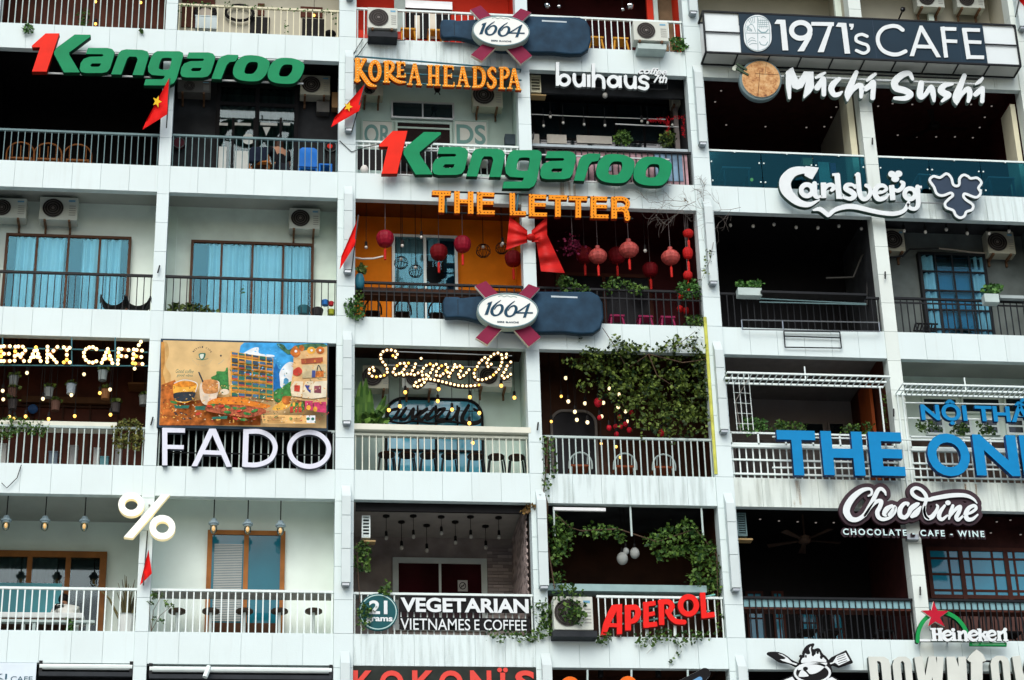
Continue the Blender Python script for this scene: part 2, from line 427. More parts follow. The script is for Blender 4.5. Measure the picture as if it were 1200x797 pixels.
clearglass = glass_mat('clear_glass', (0.80, 0.92, 0.95), 0.01, .03, (.25, .58, .72))
tealpane = glass_mat('teal_balustrade_glass', (0.18, 0.46, 0.54), 0.02, 0.05, (0.12, 0.50, 0.60))
curtainm = M('pale_blue_curtain', (0.44, 0.64, 0.70), 0.9, 0.12, 3.0)
netcurtain = M('grey_curtain', (0.26, 0.32, 0.32), 0.9, 0.15, 3.0)
interior = M('dim_backing_sheet', (0.004, 0.035, 0.060), 0.9, 0.3)  # backing colour; the dimness of an unlit room is put into it
brickpale = M('whitewashed_brick', (0.34, 0.30, 0.28), 0.9, 0.3, 3.0)
ground = M('asphalt', (0.06, 0.06, 0.062), 0.9, 0.2, 0.3)
pave = M('paving', (0.34, 0.33, 0.31), 0.9, 0.15, 0.5)

# ------------------------------------------------------------------ ground
g = MB().box(-400, 400, -400, 400, -0.3, 0.0)
tag(part('ground', g, ground), None, None, kind='structure')
g = MB().box(-60, 60, -34, 0.5, 0.0, 0.13)
tag(part('pavement', g, pave), None, None, kind='structure')

# ------------------------------------------------------------------ building shell
COLX = {-2: -12.05, -1: -8.31, 0: -4.576, 1: -0.854, 2: 2.894, 3: 6.634, 4: 10.366, 5: 14.10, 6: 17.84}   # bay c lies between column c-1 and c
COLW = {-2: .26, -1: .36, 0: .24, 1: .36, 2: .265, 3: .36, 4: .278, 5: .36, 6: .28}
BT = 0.606
def ZT(k): return ZO - 3.3 * k
def bayx(c): return COLX[c - 1] + COLW[c - 1] / 2, COLX[c] - COLW[c] / 2
BLD = thing('apartment_building', 'white concrete apartment block whose open balconies hold cafes and shops', 'building', (0, 0, 0))
KS = range(-1, 8)
# columns, clad in panels with thin joints
for c, x in COLX.items():
    w = COLW[c]; mb = MB(); yf = -0.03 if w > .3 else -0.012
    mb.box(x - w / 2 + .012, x + w / 2 - .012, yf + .025, .30, 0.0, ZT(-1))
    k = part('column', mb, joint, BLD)
    mb = MB(); z = ZT(7) - 3.3
    while z < ZT(-1) - .1:
        mb.box(x - w / 2, x + w / 2, yf, .32, z + .004, z + .66 - .004); z += .66
    part('cladding', mb, coldirty if c >= 4 else colwhite, k)
    if c in (-1, 1, 3, 5, 2):
        for r in range(0, 7):
            if c == 2 and r < 4: continue
            fx = x + (.03 if c != 2 else .05); fw = .085 if c != 2 else .09; zt = ZT(r) - .34; zb = ZT(r) - 2.36; fy = yf - .19
            mb = MB()
            for i in range(3):
                a = zt - (zt - zb) * i / 3 - (.006 if i else 0); b = zt - (zt - zb) * (i + 1) / 3 + .006
                if i == 0:
                    kk = len(mb.v); mb.v += [(fx - fw, yf, a), (fx + fw, yf, a), (fx + fw, yf, b), (fx - fw, yf, b), (fx - fw, fy, a - .28), (fx + fw, fy, a - .28), (fx + fw, fy, b), (fx - fw, fy, b)]
                    mb.f += [(kk + 4, kk + 7, kk + 6, kk + 5), (kk, kk + 4, kk + 5, kk + 1), (kk, kk + 3, kk + 7, kk + 4), (kk + 1, kk + 5, kk + 6, kk + 2), (kk + 3, kk + 2, kk + 6, kk + 7)]
                else: mb.box(fx - fw, fx + fw, fy, yf, b, a)
            q = part('column_fin', mb, finm, BLD)
            mb = MB().box(fx - fw + .02, fx + fw - .02, fy + .02, fy + .17, zb - .05, zb)
            part('floodlight', mb, steel, q)
# small dark flag holders on the thin columns
mb = None
for px, py in ((186, 316), (178, 494), (625, 160), (630, 500), (1022, 166), (1037, 323), (1078, 693), (1047, 484)):
    a = at(px, py, -.05); part('flag_holder', MB().tube([a + Vector((-.015, -.04, -.09)), a + Vector((.015, 0, .09))], .016, 6), blackmetal, BLD)

MID = {}
def band(k, c):
    x0, x1 = bayx(c); z1 = ZT(k); z0 = z1 - BT; mb = MB()
    mb.box(x0, x1, .022, .16, z0 + .004, z1 - .004)
    q = part('parapet', mb, joint, BLD)
    mb = MB(); n = 6; w = (x1 - x0) / n
    for i in range(n): mb.box(x0 + i * w + .003, x0 + (i + 1) * w - .003, random.uniform(-.002, .002), .022, z0, z1)
    mb.box(x0, x1, .024, .17, z1 - .003, z1 + .012)
    part('cladding', mb, whitedirty if c >= 4 and k in (1, 4) else white, q)
for k in KS:
    for c in range(-1, 7): band(k, c)

BAY = {}
def bay(r, c, Y=1.2, wall=plaster, ceil=grim, side=None, sider=None, dz=.30):
    x0, x1 = bayx(c); cl = ZT(r) - BT + dz; fl = ZT(r + 1) - .05; BAY[(r, c)] = (Y, cl, fl)
    side = side or wall; sider = sider or side
    part('back_wall', MB().box(COLX[c - 1] + .03, COLX[c] - .03, Y, Y + .12, fl - .1, cl + .1), wall, BLD)
    part('side_wall', MB().box(COLX[c - 1] + .03, COLX[c - 1] + COLW[c - 1] / 2 - .03, .33, Y - .002, fl, cl), side, BLD)
    part('side_wall', MB().box(COLX[c] - COLW[c] / 2 + .03, COLX[c] - .03, .33, Y - .002, fl, cl), sider, BLD)
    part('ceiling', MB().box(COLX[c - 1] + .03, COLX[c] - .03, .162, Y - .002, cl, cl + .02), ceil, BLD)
    part('balcony_floor', MB().box(COLX[c - 1] + .03, COLX[c] - .03, .172, Y - .002, fl - .02, fl), floorm, BLD)
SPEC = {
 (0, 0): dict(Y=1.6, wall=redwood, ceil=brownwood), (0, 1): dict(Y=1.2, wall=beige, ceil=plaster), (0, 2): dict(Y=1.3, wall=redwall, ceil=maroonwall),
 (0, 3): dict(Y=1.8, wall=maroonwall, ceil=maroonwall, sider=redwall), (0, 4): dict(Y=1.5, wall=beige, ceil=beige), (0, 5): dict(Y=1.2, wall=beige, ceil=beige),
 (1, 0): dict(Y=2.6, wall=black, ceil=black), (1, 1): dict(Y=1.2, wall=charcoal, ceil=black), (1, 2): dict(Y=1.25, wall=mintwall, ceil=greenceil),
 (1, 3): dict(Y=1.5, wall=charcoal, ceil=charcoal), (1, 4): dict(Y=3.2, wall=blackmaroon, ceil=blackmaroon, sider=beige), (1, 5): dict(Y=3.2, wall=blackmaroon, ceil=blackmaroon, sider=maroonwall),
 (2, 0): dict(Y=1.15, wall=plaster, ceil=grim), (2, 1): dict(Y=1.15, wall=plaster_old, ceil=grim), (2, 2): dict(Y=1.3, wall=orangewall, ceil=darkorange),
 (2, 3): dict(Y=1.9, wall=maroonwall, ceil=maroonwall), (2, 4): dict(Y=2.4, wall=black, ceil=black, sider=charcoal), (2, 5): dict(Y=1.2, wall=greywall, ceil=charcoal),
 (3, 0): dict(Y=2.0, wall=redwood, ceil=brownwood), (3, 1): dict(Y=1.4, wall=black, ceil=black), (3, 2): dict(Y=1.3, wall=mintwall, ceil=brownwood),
 (3, 3): dict(Y=1.5, wall=brownwood, ceil=brownwood), (3, 4): dict(Y=2.9, wall=pinkwall, ceil=M('dark_grey_ceiling', (.20, .19, .18), .9), side=charcoal, sider=redwood), (3, 5): dict(Y=1.5, wall=plaster_old, ceil=grim),  # planted bay ceiling is one even dark grey
 (4, 0): dict(Y=2.3, wall=plaster, ceil=grim), (4, 1): dict(Y=1.0, wall=plaster, ceil=plaster), (4, 2): dict(Y=2.9, wall=brickpale, ceil=M('mid_grey_ceiling', (.42, .41, .38), .9)),  # brick bay ceiling is one even mid grey
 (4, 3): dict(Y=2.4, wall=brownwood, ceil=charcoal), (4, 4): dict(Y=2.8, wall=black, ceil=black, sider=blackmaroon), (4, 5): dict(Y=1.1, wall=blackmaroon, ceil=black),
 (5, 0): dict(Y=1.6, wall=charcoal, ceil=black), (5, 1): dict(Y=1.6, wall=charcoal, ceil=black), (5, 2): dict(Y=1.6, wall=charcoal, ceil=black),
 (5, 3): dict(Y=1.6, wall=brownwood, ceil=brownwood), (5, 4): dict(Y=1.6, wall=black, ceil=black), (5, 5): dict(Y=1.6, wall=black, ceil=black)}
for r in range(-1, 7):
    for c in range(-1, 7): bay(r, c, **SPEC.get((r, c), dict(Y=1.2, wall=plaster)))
part('roof', MB().box(COLX[-2] - .2, COLX[6] + .2, -.1, 9, ZT(-1) + .02, ZT(-1) + .4), white, BLD)
part('base_wall', MB().box(COLX[-2], COLX[6], .35, 9, 0, ZT(7) - BT - .2), plaster, BLD)
part('rear_wall', MB().box(COLX[-2] - .15, COLX[6] + .15, 8.8, 9.0, 0, ZT(-1) + .02), white, BLD)
for x in (COLX[-2] - .14, COLX[6] + .14): part('end_wall', MB().box(x - .1, x + .1, .35, 8.8, 0, ZT(-1) + .02), white, BLD)

# ------------------------------------------------------------------ railings
def railing(r, c, mat, h=.83, n=25, y=.09, bar=.026, top=.045, x0=None, x1=None, mids=(), label=None, depth=.03, topmat=None):
    a, b = bayx(c); x0 = a + .005 if x0 is None else x0; x1 = b - .005 if x1 is None else x1
    z = ZT(r + 1) + .013; mb = MB()
    mb.box(x0, x1, y - .012, y + depth + .012, z + h - top, z + h)
    for m in mids: mb.box(x0, x1, y + .004, y + depth - .004, z + m - .016, z + m + .016)
    for i in range(n + 1):
        x = x0 + .03 + (x1 - x0 - .06) * i / n
        mb.box(x - bar * .40, x + bar * .40, y, y + depth * .8, z, z + h - top - .001)
    return part('balcony_railing', mb, mat, BLD, label)
for c in (-1, 6):
    for r in range(0, 6): railing(r, c, whitemetal)
railing(0, 0, palemetal, .95); railing(0, 1, creammetal, .72, label='cream painted railing', mids=()); railing(0, 2, whitemetal, .82, n=24); railing(0, 3, whitemetal, .84, n=24)
railing(1, 0, greymetal, .78, n=25, bar=.022); railing(1, 1, greymetal, .80, n=26, bar=.022); railing(1, 2, whitemetal, .82, n=26, mids=(.7,)); railing(1, 3, blackmetal, .84, n=26)
for c in (0, 1): railing(2, c, blackmetal, .83, n=25, bar=.022)
for c in (2, 3): railing(2, c, blackmetal, .83, n=22, mids=(.62,), bar=.026)
railing(2, 4, blackmetal, .82, n=24); railing(2, 5, blackmetal, .84, n=24, mids=(.72,), bar=.024)
railing(3, 0, palemetal, .82, n=24, bar=.03); railing(3, 1, palemetal, .84, n=24, bar=.03); railing(3, 2, M('off_white_metal', (.62, .66, .56), .45, .08), .80, n=25, bar=.026); railing(3, 3, palemetal, .84, n=26, bar=.03)
for c in (0, 1): railing(4, c, whitemetal, .86, n=26 if c else 25, bar=.03)
railing(4, 2, whitemetal, .84, n=27, bar=.03); railing(4, 3, whitemetal, .84, n=18, bar=.028, x0=at(700, 720, .09).x)
for c in (4, 5): railing(4, c, blackmetal, .86, n=27, bar=.026)
for c in range(6): railing(5, c, greymetal, .84)
# white multi-rail railing on the two planted balconies
for c in (4, 5):
    a, b = bayx(c); z = ZT(4) + .012; mb = MB()
    for h in (.10, .40, .70, .745, .98): mb.box(a + .005, b - .005, .05, .08, z + h - .018, z + h + .018)
    mb.box(a + .005, b - .005, .02, .10, z + .66, z + .71)
    for i in range(25):
        x = a + .05 + (b - a - .1) * i / 24; mb.box(x - .013, x + .013, .09, .112, z, z + .66)
    for i in range(7):
        x = a + .03 + (b - a - .06) * i / 6; mb.box(x - .016, x + .016, .05, .08, z + .72, z + .98)
    part('balcony_railing', mb, whitemetal, BLD, 'white tubular railing with many cross rails')
# frameless glass balustrades
for c in (4, 5):
    a, b = bayx(c); z = ZT(2) + .012; n = 3
    fr = part('balcony_railing', MB().box(a + .005, b - .005, .03, .075, z + .86, z + .90), whitemetal, BLD, 'glass balustrade with a thin pale handrail')
    for i in range(n):
        w = (b - a) / n; part('glass_panel', MB().box(a + i * w + .008, a + (i + 1) * w - .008, .045, .057, z + .01, z + .855), tealpane, fr)
    for i in range(n + 1):
        x = a + (b - a) * i / n
        for dx in (-.05, .05):
            if i in (0, n) and (dx < 0) == (i == 0): continue
            for zz in (.14, .60): part('clamp', MB().lathe((x + dx, .045, z + zz), [(.018, 0), (.018, -.02)], 8, 'y'), whitemetal, fr)
    for i in range(n): part('clamp', MB().cbox((a + (b - a) * (i + .5) / n, .022, z + .845), .03, .012, .03), whitemetal, fr)

# ------------------------------------------------------------------ doors and windows (parts of the building)
def glazing(name, px, Y, nx=2, ny=1, frame=brownframe, pane=clearglass, fw=.05, curtain=None, label=None, mull=None, back=interior, fd=.07, hrows=None):
    x0, x1, z0, z1 = rect(*px, Y)
    if curtain: fd = max(fd, .15)
    mb = MB(); y0 = Y - fd; mw = mull or fw * .8
    mb.box(x0, x0 + fw, y0, Y - .003, z0, z1); mb.box(x1 - fw, x1, y0, Y - .003, z0, z1); mb.box(x0 + fw, x1 - fw, y0, Y - .003, z1 - fw, z1)
    mb.box(x0 + fw, x1 - fw, y0, Y - .003, z0, z0 + fw)
    for i in range(1, nx):
        x = x0 + (x1 - x0) * i / nx; mb.box(x - mw / 2, x + mw / 2, y0 + .008, Y - .004, z0 + fw, z1 - fw)
    for h in (hrows or [j / ny for j in range(1, ny)]):
        z = z0 + (z1 - z0) * h; mb.box(x0 + fw, x1 - fw, y0 + .012, Y - .005, z - mw / 2, z + mw / 2)
    q = part(name, mb, frame, BLD, label)
    if curtain:
        part('room_backing', MB().box(x0 + .01, x1 - .01, Y - .012, Y - .006, z0 + .01, z1 - .01), back, q)  # flat backing sheet in place of a real room
        for u0, u1, cm in curtain:
            mb = MB(); xa, xb = x0 + fw + (x1 - x0 - 2 * fw) * u0, x0 + fw + (x1 - x0 - 2 * fw) * u1; m = max(6, int((xb - xa) / .024))
            pts = [(xa + (xb - xa) * i / m, Y - .065 + (.040 + .012 * math.sin(i * .31)) * math.sin(i * 1.05 + .8 * math.sin(i * .23))) for i in range(m + 1)]
            for (ax, ay), (bx, by) in zip(pts, pts[1:]): mb.quad((ax, ay, z0 + .02), (bx, by, z0 + .02), (bx, by, z1 - .02), (ax, ay, z1 - .02))
            part('curtain', mb, cm, q)
    part('pane', MB().box(x0 + fw * .5, x1 - fw * .5, y0 + .025, y0 + .031, z0 + fw * .5, z1 - fw * .5), pane, q)
    return q
# balcony rows, left to right
glazing('sliding_door', (4, 279, 152, 372), 1.15, 4, 1, curtain=[(.07, .22, curtainm), (.23, .47, curtainm), (.62, .82, curtainm), (.83, .94, curtainm)], fw=.055)
glazing('sliding_door', (222, 287, 367, 388), 1.15, 4, 1, curtain=[(.13, .48, curtainm), (.51, .83, curtainm), (.84, .98, curtainm)], fw=.055)
d = glazing('glazed_door', (252, 103, 349, 222), 1.2, 2, 1, frame=black, fw=.09, curtain=[(0, 1, M('dark_net', (.07, .085, .08), .9, .2))], hrows=[.80], back=black, pane=glass_mat('smoked_glass', (.6, .7, .7), .0), mull=.09)
mb = MB()
for x in (271, 296, 299, 327): mb.pbox(x, 138, x + 3, 205, 1.02, 1.05)
part('door_post', mb, black, d)
paper = M('white_sticker', (.62, .66, .62), .8, .08)
SY = 1.034
for x0, x1 in ((257, 267), (275, 294), (305, 325), (332, 340)): part('sticker', MB().pbox(x0, 144, x1, 147, SY, SY + .003), paper, d)
for x0, x1 in ((256, 265), (275, 293)): part('sticker', MB().pbox(x0, 177 if x0 > 260 else 172, x1, 205, SY, SY + .003), paper, d)
part('sticker', MB().disc(at(291, 163, SY), .13, .003), paper, d)
part('sticker', MB().prism([at(308, 149, SY), at(317, 149, SY), at(312, 159, SY)], .003), paper, d)
glazing('transom_window', (458, 121, 532, 141), 1.25, 2, 1, frame=alu, pane=darkglass, fw=.04)
glazing('doorway', (463, 144, 530, 222), 1.25, 1, 1, frame=mintwall, pane=M('dim_opening_sheet', (.018, .008, .008), .6), fw=.05, hrows=[.90])  # dark sheet closes the open doorway; its dimness is painted in
frost = M('frosted_glass', (.80, .84, .78), .5, .06); frostl = M('frosted_green_letters', (.22, .42, .40), .6, .05)
for x0, x1, s in ((423, 461, 'OR'), (531, 572, 'DS')):
    q = glazing('frosted_panel', (x0, 142, x1, 178), 1.25, 1, 1, frame=mintwall, pane=frost, fw=.035)
    ym = 147
    X0, X1, Z0, Z1 = rect(x0 + 4, 146, x1 - 3, 169, 1.20)
    mesh_part('lettering', text_me(s, X0, X1, Z0, Z1, 1.198, .004, bold=.02), frostl, None, q)
glazing('shop_window', (624, 121, 788, 222), 1.5, 5, 2, frame=black, pane=darkglass, fw=.07, mull=.05, hrows=[.55])
glazing('sliding_door', (459, 279, 536, 390), 1.3, 2, 1, frame=whitemetal, pane=clearglass, fw=.06, curtain=[(.02, .46, netcurtain), (.56, .75, curtainm)], mull=.06)
glazing('shop_window', (652, 322, 765, 400), 1.9, 2, 1, frame=redwood, pane=M('dull_dark_glass', (.012, .012, .014), .25, .3, spec=.08), fw=.08)
q = glazing('glazed_door', (1080, 300, 1159, 412), 1.2, 4, 5, frame=blackmetal, pane=clearglass, fw=.06, mull=.035, curtain=[(0, .2, curtainm), (.82, 1, curtainm)], back=M('blue_room_sheet', (.02, .16, .30), .6))  # even blue backing sheet behind the panes
part('transom_panel', MB().pbox(1090, 303, 1150, 315, 1.145, 1.15), black, q)
glazing('shop_window', (460, 655, 571, 740), 2.9, 2, 1, frame=whitemetal, pane=M('red_tinted_glass', (.035, .006, .008), .08, .6, 1.0), fw=.12, mull=.05)
q = glazing('sliding_door', (-60, 648, 122, 790), 2.3, 4, 1, frame=M('light_brown_frame', (.22, .085, .022), .5, .25, 4.0), pane=_mats['smoked_glass'], fw=.13, mull=.10, curtain=[(.0, .70, M('grey_roller_blind', (.10, .10, .09), .8))], back=M('dark_brown_room', (.010, .004, .002), .8))
part('reflection_sheet', MB().pbox(-40, 683, 70, 760, 2.14, 2.143), M('painted_teal_reflection', (.07, .36, .42), .15, .3, .8), q)  # teal sheet on the door; the sky reflection is put into its colour
q = glazing('sliding_door', (241, 623, 333, 770), 1.0, 2, 1, frame=teak, pane=tealglass, fw=.09, mull=.09)
blind = M('venetian_blind', (.42, .45, .43), .7, .05); mb = MB()
X0, X1, Z0, Z1 = rect(250, 637, 283, 728, .93)
for i in range(46):
    z = Z0 + (Z1 - Z0) * (i + .5) / 46; mb.box(X0, X1, .944, .958, z - .009, z + .012)
part('blind', mb, blind, q)
part('door_panel', MB().pbox(247, 730, 326, 760, .935, .95), brownframe, q)
brownm = M('mahogany_frame', (.055, .016, .010), .5, .3)
glazing('shop_window', (1087, 643, 1215, 703), 1.1, 5, 4, frame=brownm, pane=blueglass, fw=.08, mull=.045, hrows=[.16, .47, .78])
part('window_sash', MB().pbox(1126, 643, 1131, 703, 1.02, 1.09).pbox(1179, 643, 1184, 703, 1.02, 1.09), brownm, BLD)
part('dado_panel', MB().pbox(1084, 716, 1215, 790, 1.06, 1.09), M('brown_dado', (.10, .05, .042), .7, .2), BLD)
for x0, x1, y0 in ((876, 897, 694), (907, 921, 694), (938, 960, 702), (975, 990, 712)):
    glazing('glazed_door', (x0, y0, x1, 790), 2.8, 2, 3, frame=brownm, pane=blueglass, fw=.05, mull=.03)
for x0, x1 in ((938, 966), (970, 990)): glazing('high_window', (x0, 496, x1, 515), 2.9, 1, 1, frame=pinkwall, pane=darkglass, fw=.04)
part('door_leaf', MB().box(bayx(4)[1] - .10, bayx(4)[1] - .035, 1.1, 1.9, BAY[(3, 4)][2], BAY[(3, 4)][1] - .25), M('orange_wood_door', (.26, .055, .012), .55, .25, 3.0), BLD)
for x0, x1 in ((1084, 1106), (1117, 1138), (1149, 1170), (1178, 1200)): glazing('casement_window', (x0, 490, x1, 511), 1.5, 1, 2, frame=whitemetal, pane=darkglass, fw=.05)
for x0, x1 in ((1080, 1122), (1126, 1172), (1176, 1215)): glazing('transom_window', (x0, 467, x1, 486), 1.5, 1, 1, frame=plaster_old, pane=darkglass, fw=.04)
# arched bar window of the planted cafe bay
def arch_window(x0, y0, x1, y1, Y, rad, frame, pane, fw):
    X0, X1, Z0, Z1 = rect(x0, y0, x1, y1, Y)
    def outline(i):
        a, b, c, r = X0 + i, X1 - i, Z1 - i, max(.02, rad - i); p = [(b, Z0 + i), (a, Z0 + i)]
        p = [(a, Z0 + i), (b, Z0 + i)] + [(b - r + r * math.cos(t), c - r + r * math.sin(t)) for t in [math.pi / 2 * k / 8 for k in range(9)]]
        return p + [(a + r + r * math.cos(t), c - r + r * math.sin(t)) for t in [math.pi / 2 + math.pi / 2 * k / 8 for k in range(9)]]
    q = mesh_part('arched_window', solid([outline(0), outline(fw)], Y - .09, .085, 0), frame, None, BLD)
    mesh_part('pane', solid([outline(fw * .6)], Y - .05, .01, 0), pane, None, q); return q
AW = arch_window(451, 468, 567, 600, 1.3, .38, black, M('sky_painted_glass', (.08, .36, .50), .08, .3, 1.5, spec=.6), .05)  # blue glow of the sky is put into the pane colour
X0, X1, Z0, Z1 = rect(455, 520, 564, 548, 1.3); part('mullion', MB().box(X0, X1, 1.19, 1.23, (Z0 + Z1) / 2 + .05, (Z0 + Z1) / 2 + .09).pbox(489, 475, 491, 590, 1.19, 1.23).pbox(536, 475, 538, 590, 1.19, 1.23).pbox(510, 475, 513, 590, 1.19, 1.23), black, AW)
arch_window(645, 482, 700, 560, 1.5, .3, M('shade_toned_frame', (.16, .15, .14), .6), M('dull_dark_glass', (.012, .012, .014), .25, .3, spec=.08), .05)  # white frame with the dimness of the bay put into its grey
# timber panelling and beams in the dark cafe bay on the left
part('timber_beam', MB().pbox(25, 465, 135, 472, 1.88, 1.995), M('brown_beam', (.10, .045, .018), .6, .3), BLD)
mb = MB()
for x in (0, 36, 71, 103, 136): mb.pbox(x, 472, x + 2, 540, 1.95, 1.995)
mb.pbox(0, 475, 140, 477, 1.945, 1.99); part('wall_panel', mb, brownwood, BLD)
part('shelf', MB().pbox(150, 448, 174, 450, 1.6, 1.99).pbox(155, 420, 156, 448, 1.9, 1.98), M('shelf_wood', (.22, .10, .04), .6), BLD)
# whitewashed brick courses (the brick bay): proud bricks
mb = MB(); X0, X1, Z0, Z1 = rect(572, 640, 612, 765, 2.9); z = Z0; row = 0
while z < Z1:
    x = X0 - (.11 if row % 2 else 0)
    while x < X1:
        if max(x, X0) < min(x + .21, X1) - .03: mb.box(max(x, X0), min(x + .21, X1), 2.875, 2.9, z, z + .062)
        x += .22
    z += .072; row += 1
part('brick_facing', mb, M('brick_faces', (.42, .37, .36), .9, .25, 1, island=True), BLD)
xs = bayx(2)[1] - .032; mb = MB(); z = BAY[(4, 2)][2]; row = 0
while z < BAY[(4, 2)][1] - .1:
    y = .4 + (.11 if row % 2 else 0)
    while y < 2.6: mb.box(xs - .02, xs, y, y + .21, z, z + .062); y += .22
    z += .072; row += 1
part('brick_facing', mb, M('brick_faces_side', (.40, .33, .31), .9, .3, 1, island=True), BLD)
# dark fascia boards and soffit strips
part('fascia_board', MB().pbox(417, 588, 628, 600, .18, .24), black, BLD)
part('fascia_board', MB().pbox(621, 84, 800, 112, .50, .56), charcoal, BLD, 'dark grey fascia board')
part('soffit_trim', MB().pbox(417, 405, 616, 409, .17, .19), M('brown_soffit', (.22, .10, .03), .7), BLD)
part('soffit_trim', MB().pbox(0, 394, 174, 398, .17, .19), M('tan_soffit', (.34, .20, .08), .7), BLD)
# counters
part('counter', MB().pbox(415, 498.5, 622, 505, -.02, .40), creamwood, BLD, 'cream bar counter along the railing')
part('counter', MB().pbox(-10, 493.5, 137, 499, .10, .45), creamwood, BLD)
part('counter', MB().pbox(416, 339, 620, 348, .14, .42), brownwood, BLD)
z = ZT(5) + .012
part('counter', MB().box(bayx(1)[0] + .02, bayx(1)[1] - .02, .13, .50, z + .80, z + .835), M('grey_counter', (.30, .30, .28), .7), BLD)
part('counter', MB().box(bayx(2)[0] + .02, bayx(2)[1] - .02, .13, .45, z + .82, z + .85), palemetal, BLD)
part('counter', MB().pbox(640, 685, 828, 693, .12, .45), M('teal_grey_glass_counter', (.25, .38, .38), .2), BLD)
for c in (4, 5): part('counter', MB().box(bayx(c)[0] + .02, bayx(c)[1] - .02, .13, .42, z + .62, z + .66), brownm, BLD)
for c in (4, 5): part('glass_strip', MB().box(bayx(c)[0] + .02, bayx(c)[1] - .02, .128, .134, z + .665, z + .83), M('greenish_glass_strip', (.20, .38, .42), .2), BLD)
part('counter', MB().pbox(624, 171.5, 806, 176, .12, .42), M('blue_grey_counter', (.35, .42, .45), .5), BLD)
# painted mural panel behind the black railing
mural = M('mural_panel', (.42, .27, .30), .8, .7, 3.0); part('mural_panel', MB().pbox(640, 178, 806, 217, .14, .15), mural, BLD)
mblue = M('mural_blue', (.16, .26, .36), .8, .5, 4)
for q in ((768, 180, 800, 212), (700, 184, 716, 200)): part('mural_patch', MB().pbox(*q, .128, .134), mblue, BLD)
part('dark_panel', MB().pbox(419, 178, 604, 202, .13, .145), black, BLD)
part('red_panel', MB().pbox(419, 36, 470, 45, .14, .16), redwall, BLD)
# yellow painted downpipe on the column
a, b = at(826, 372, -.02), at(838, 556, -.02)
part('downpipe', MB().tube([Vector((a.x, -.02, a.z)), Vector((a.x, -.02, b.z))], .035, 8), M('yellow_green_paint', (.50, .52, .10), .6, .3), BLD)
# pale structural bits of the top right balconies
part('door_frame', MB().pbox(978, -20, 1006, 24, .6, .7), plaster_old, BLD)
part('pilaster', MB().pbox(1086, -20, 1092, 24, 1.0, 1.1), plaster_old, BLD)
part('pipe', MB().tube([at(1100, 291, 1.05), at(1118, 293, 1.05), at(1140, 296, 1.05), at(1160, 297, 1.05)], .02), M('tan_pipe', (.30, .28, .24), .6), BLD)
part('pipe', MB().tube([at(968, 326, .9), at(1000, 325, .9), at(1010, 300, .9), at(1022, 295, .9)], .022), M('dull_pipe', (.05, .05, .045), .6), BLD)
part('pipe', MB().tube([at(1016, 358, .9), at(1016, 304, .9), at(1040, 302, .9), at(1058, 300, .9), at(1066, 292, .9), at(1100, 291, .9)], .022), blackmetal, BLD)
part('door_frame', MB().pbox(205, 255, 206, 370, 1.08, 1.1), plaster, BLD); part('door_frame', MB().pbox(792, 120, 797, 220, 1.0, 1.1), pinkwall, BLD)

# darker lower walls and shelving behind the white tube railings
part('dado_panel', MB().pbox(1062, 517, 1225, 600, 1.44, 1.49), M('dark_brown_store', (.05, .035, .028), .8, .5, 6), BLD)
part('dado_panel', MB().pbox(866, 517, 1030, 600, 1.6, 1.65), M('dark_grey_store', (.05, .045, .042), .8, .5, 6), BLD)
# rain-washed rust stains on the parapets
def stain_mat(name, col, dens):
    m = bpy.data.materials.new(name); m.use_nodes = True; n, l = m.node_tree.nodes, m.node_tree.links; b = n['Principled BSDF']; b.inputs['Base Color'].default_value = col + (1,); b.inputs['Roughness'].default_value = .9
    g = n.new('ShaderNodeNewGeometry'); mp = n.new('ShaderNodeMapping'); mp.inputs['Scale'].default_value = (11, 1, .8); q = n.new('ShaderNodeTexNoise'); q.inputs['Scale'].default_value = 1.0; q.inputs['Detail'].default_value = 6
    r = n.new('ShaderNodeValToRGB'); r.color_ramp.elements[0].position = .48; r.color_ramp.elements[1].position = .75; r.color_ramp.elements[0].color = (0, 0, 0, 1); r.color_ramp.elements[1].color = (dens,) * 3 + (1,)
    l.new(g.outputs['Position'], mp.inputs['Vector']); l.new(mp.outputs['Vector'], q.inputs['Vector']); l.new(q.outputs['Fac'], r.inputs['Fac']); l.new(r.outputs['Color'], b.inputs['Alpha']); return m
rs, gs = stain_mat('rust_streaks', (.45, .24, .06), .55), stain_mat('soot_streaks', (.30, .36, .33), .15)
def stain(k, c, u0, u1, h0, h1, m):
    a, b = bayx(c); z = ZT(k) - .004
    part('rain_stain', MB().box(a + (b - a) * u0, a + (b - a) * u1, -.0045, -.003, z - BT * h1, z - BT * h0), m, BLD)
stain(2, 3, .16, .26, 0, .8, rs); stain(4, 4, .34, .42, .05, .9, rs); stain(4, 5, .30, .42, .05, .9, rs)
for k, c, u0, u1, h in ((4, 4, .0, 1, 1), (4, 5, .0, 1, 1), (4, 3, .0, 1, 1), (1, 2, .0, 1, 1), (2, 5, .0, 1, 1), (5, 2, .0, 1, 1)): stain(k, c, u0, u1, 0, h, gs)
part('pillar', MB().box(bayx(4)[1] - .17, bayx(4)[1] - .031, .34, .85, BAY[(1, 4)][2], BAY[(1, 4)][1]), M('pale_yellow_plaster', (.66, .65, .48), .8, .1, 2), BLD)
part('pillar', MB().box(bayx(5)[1] - .14, bayx(5)[1] - .031, .34, .95, BAY[(1, 5)][2], BAY[(1, 5)][1] - .45), M('pale_yellow_plaster', (.66, .65, .48)), BLD)
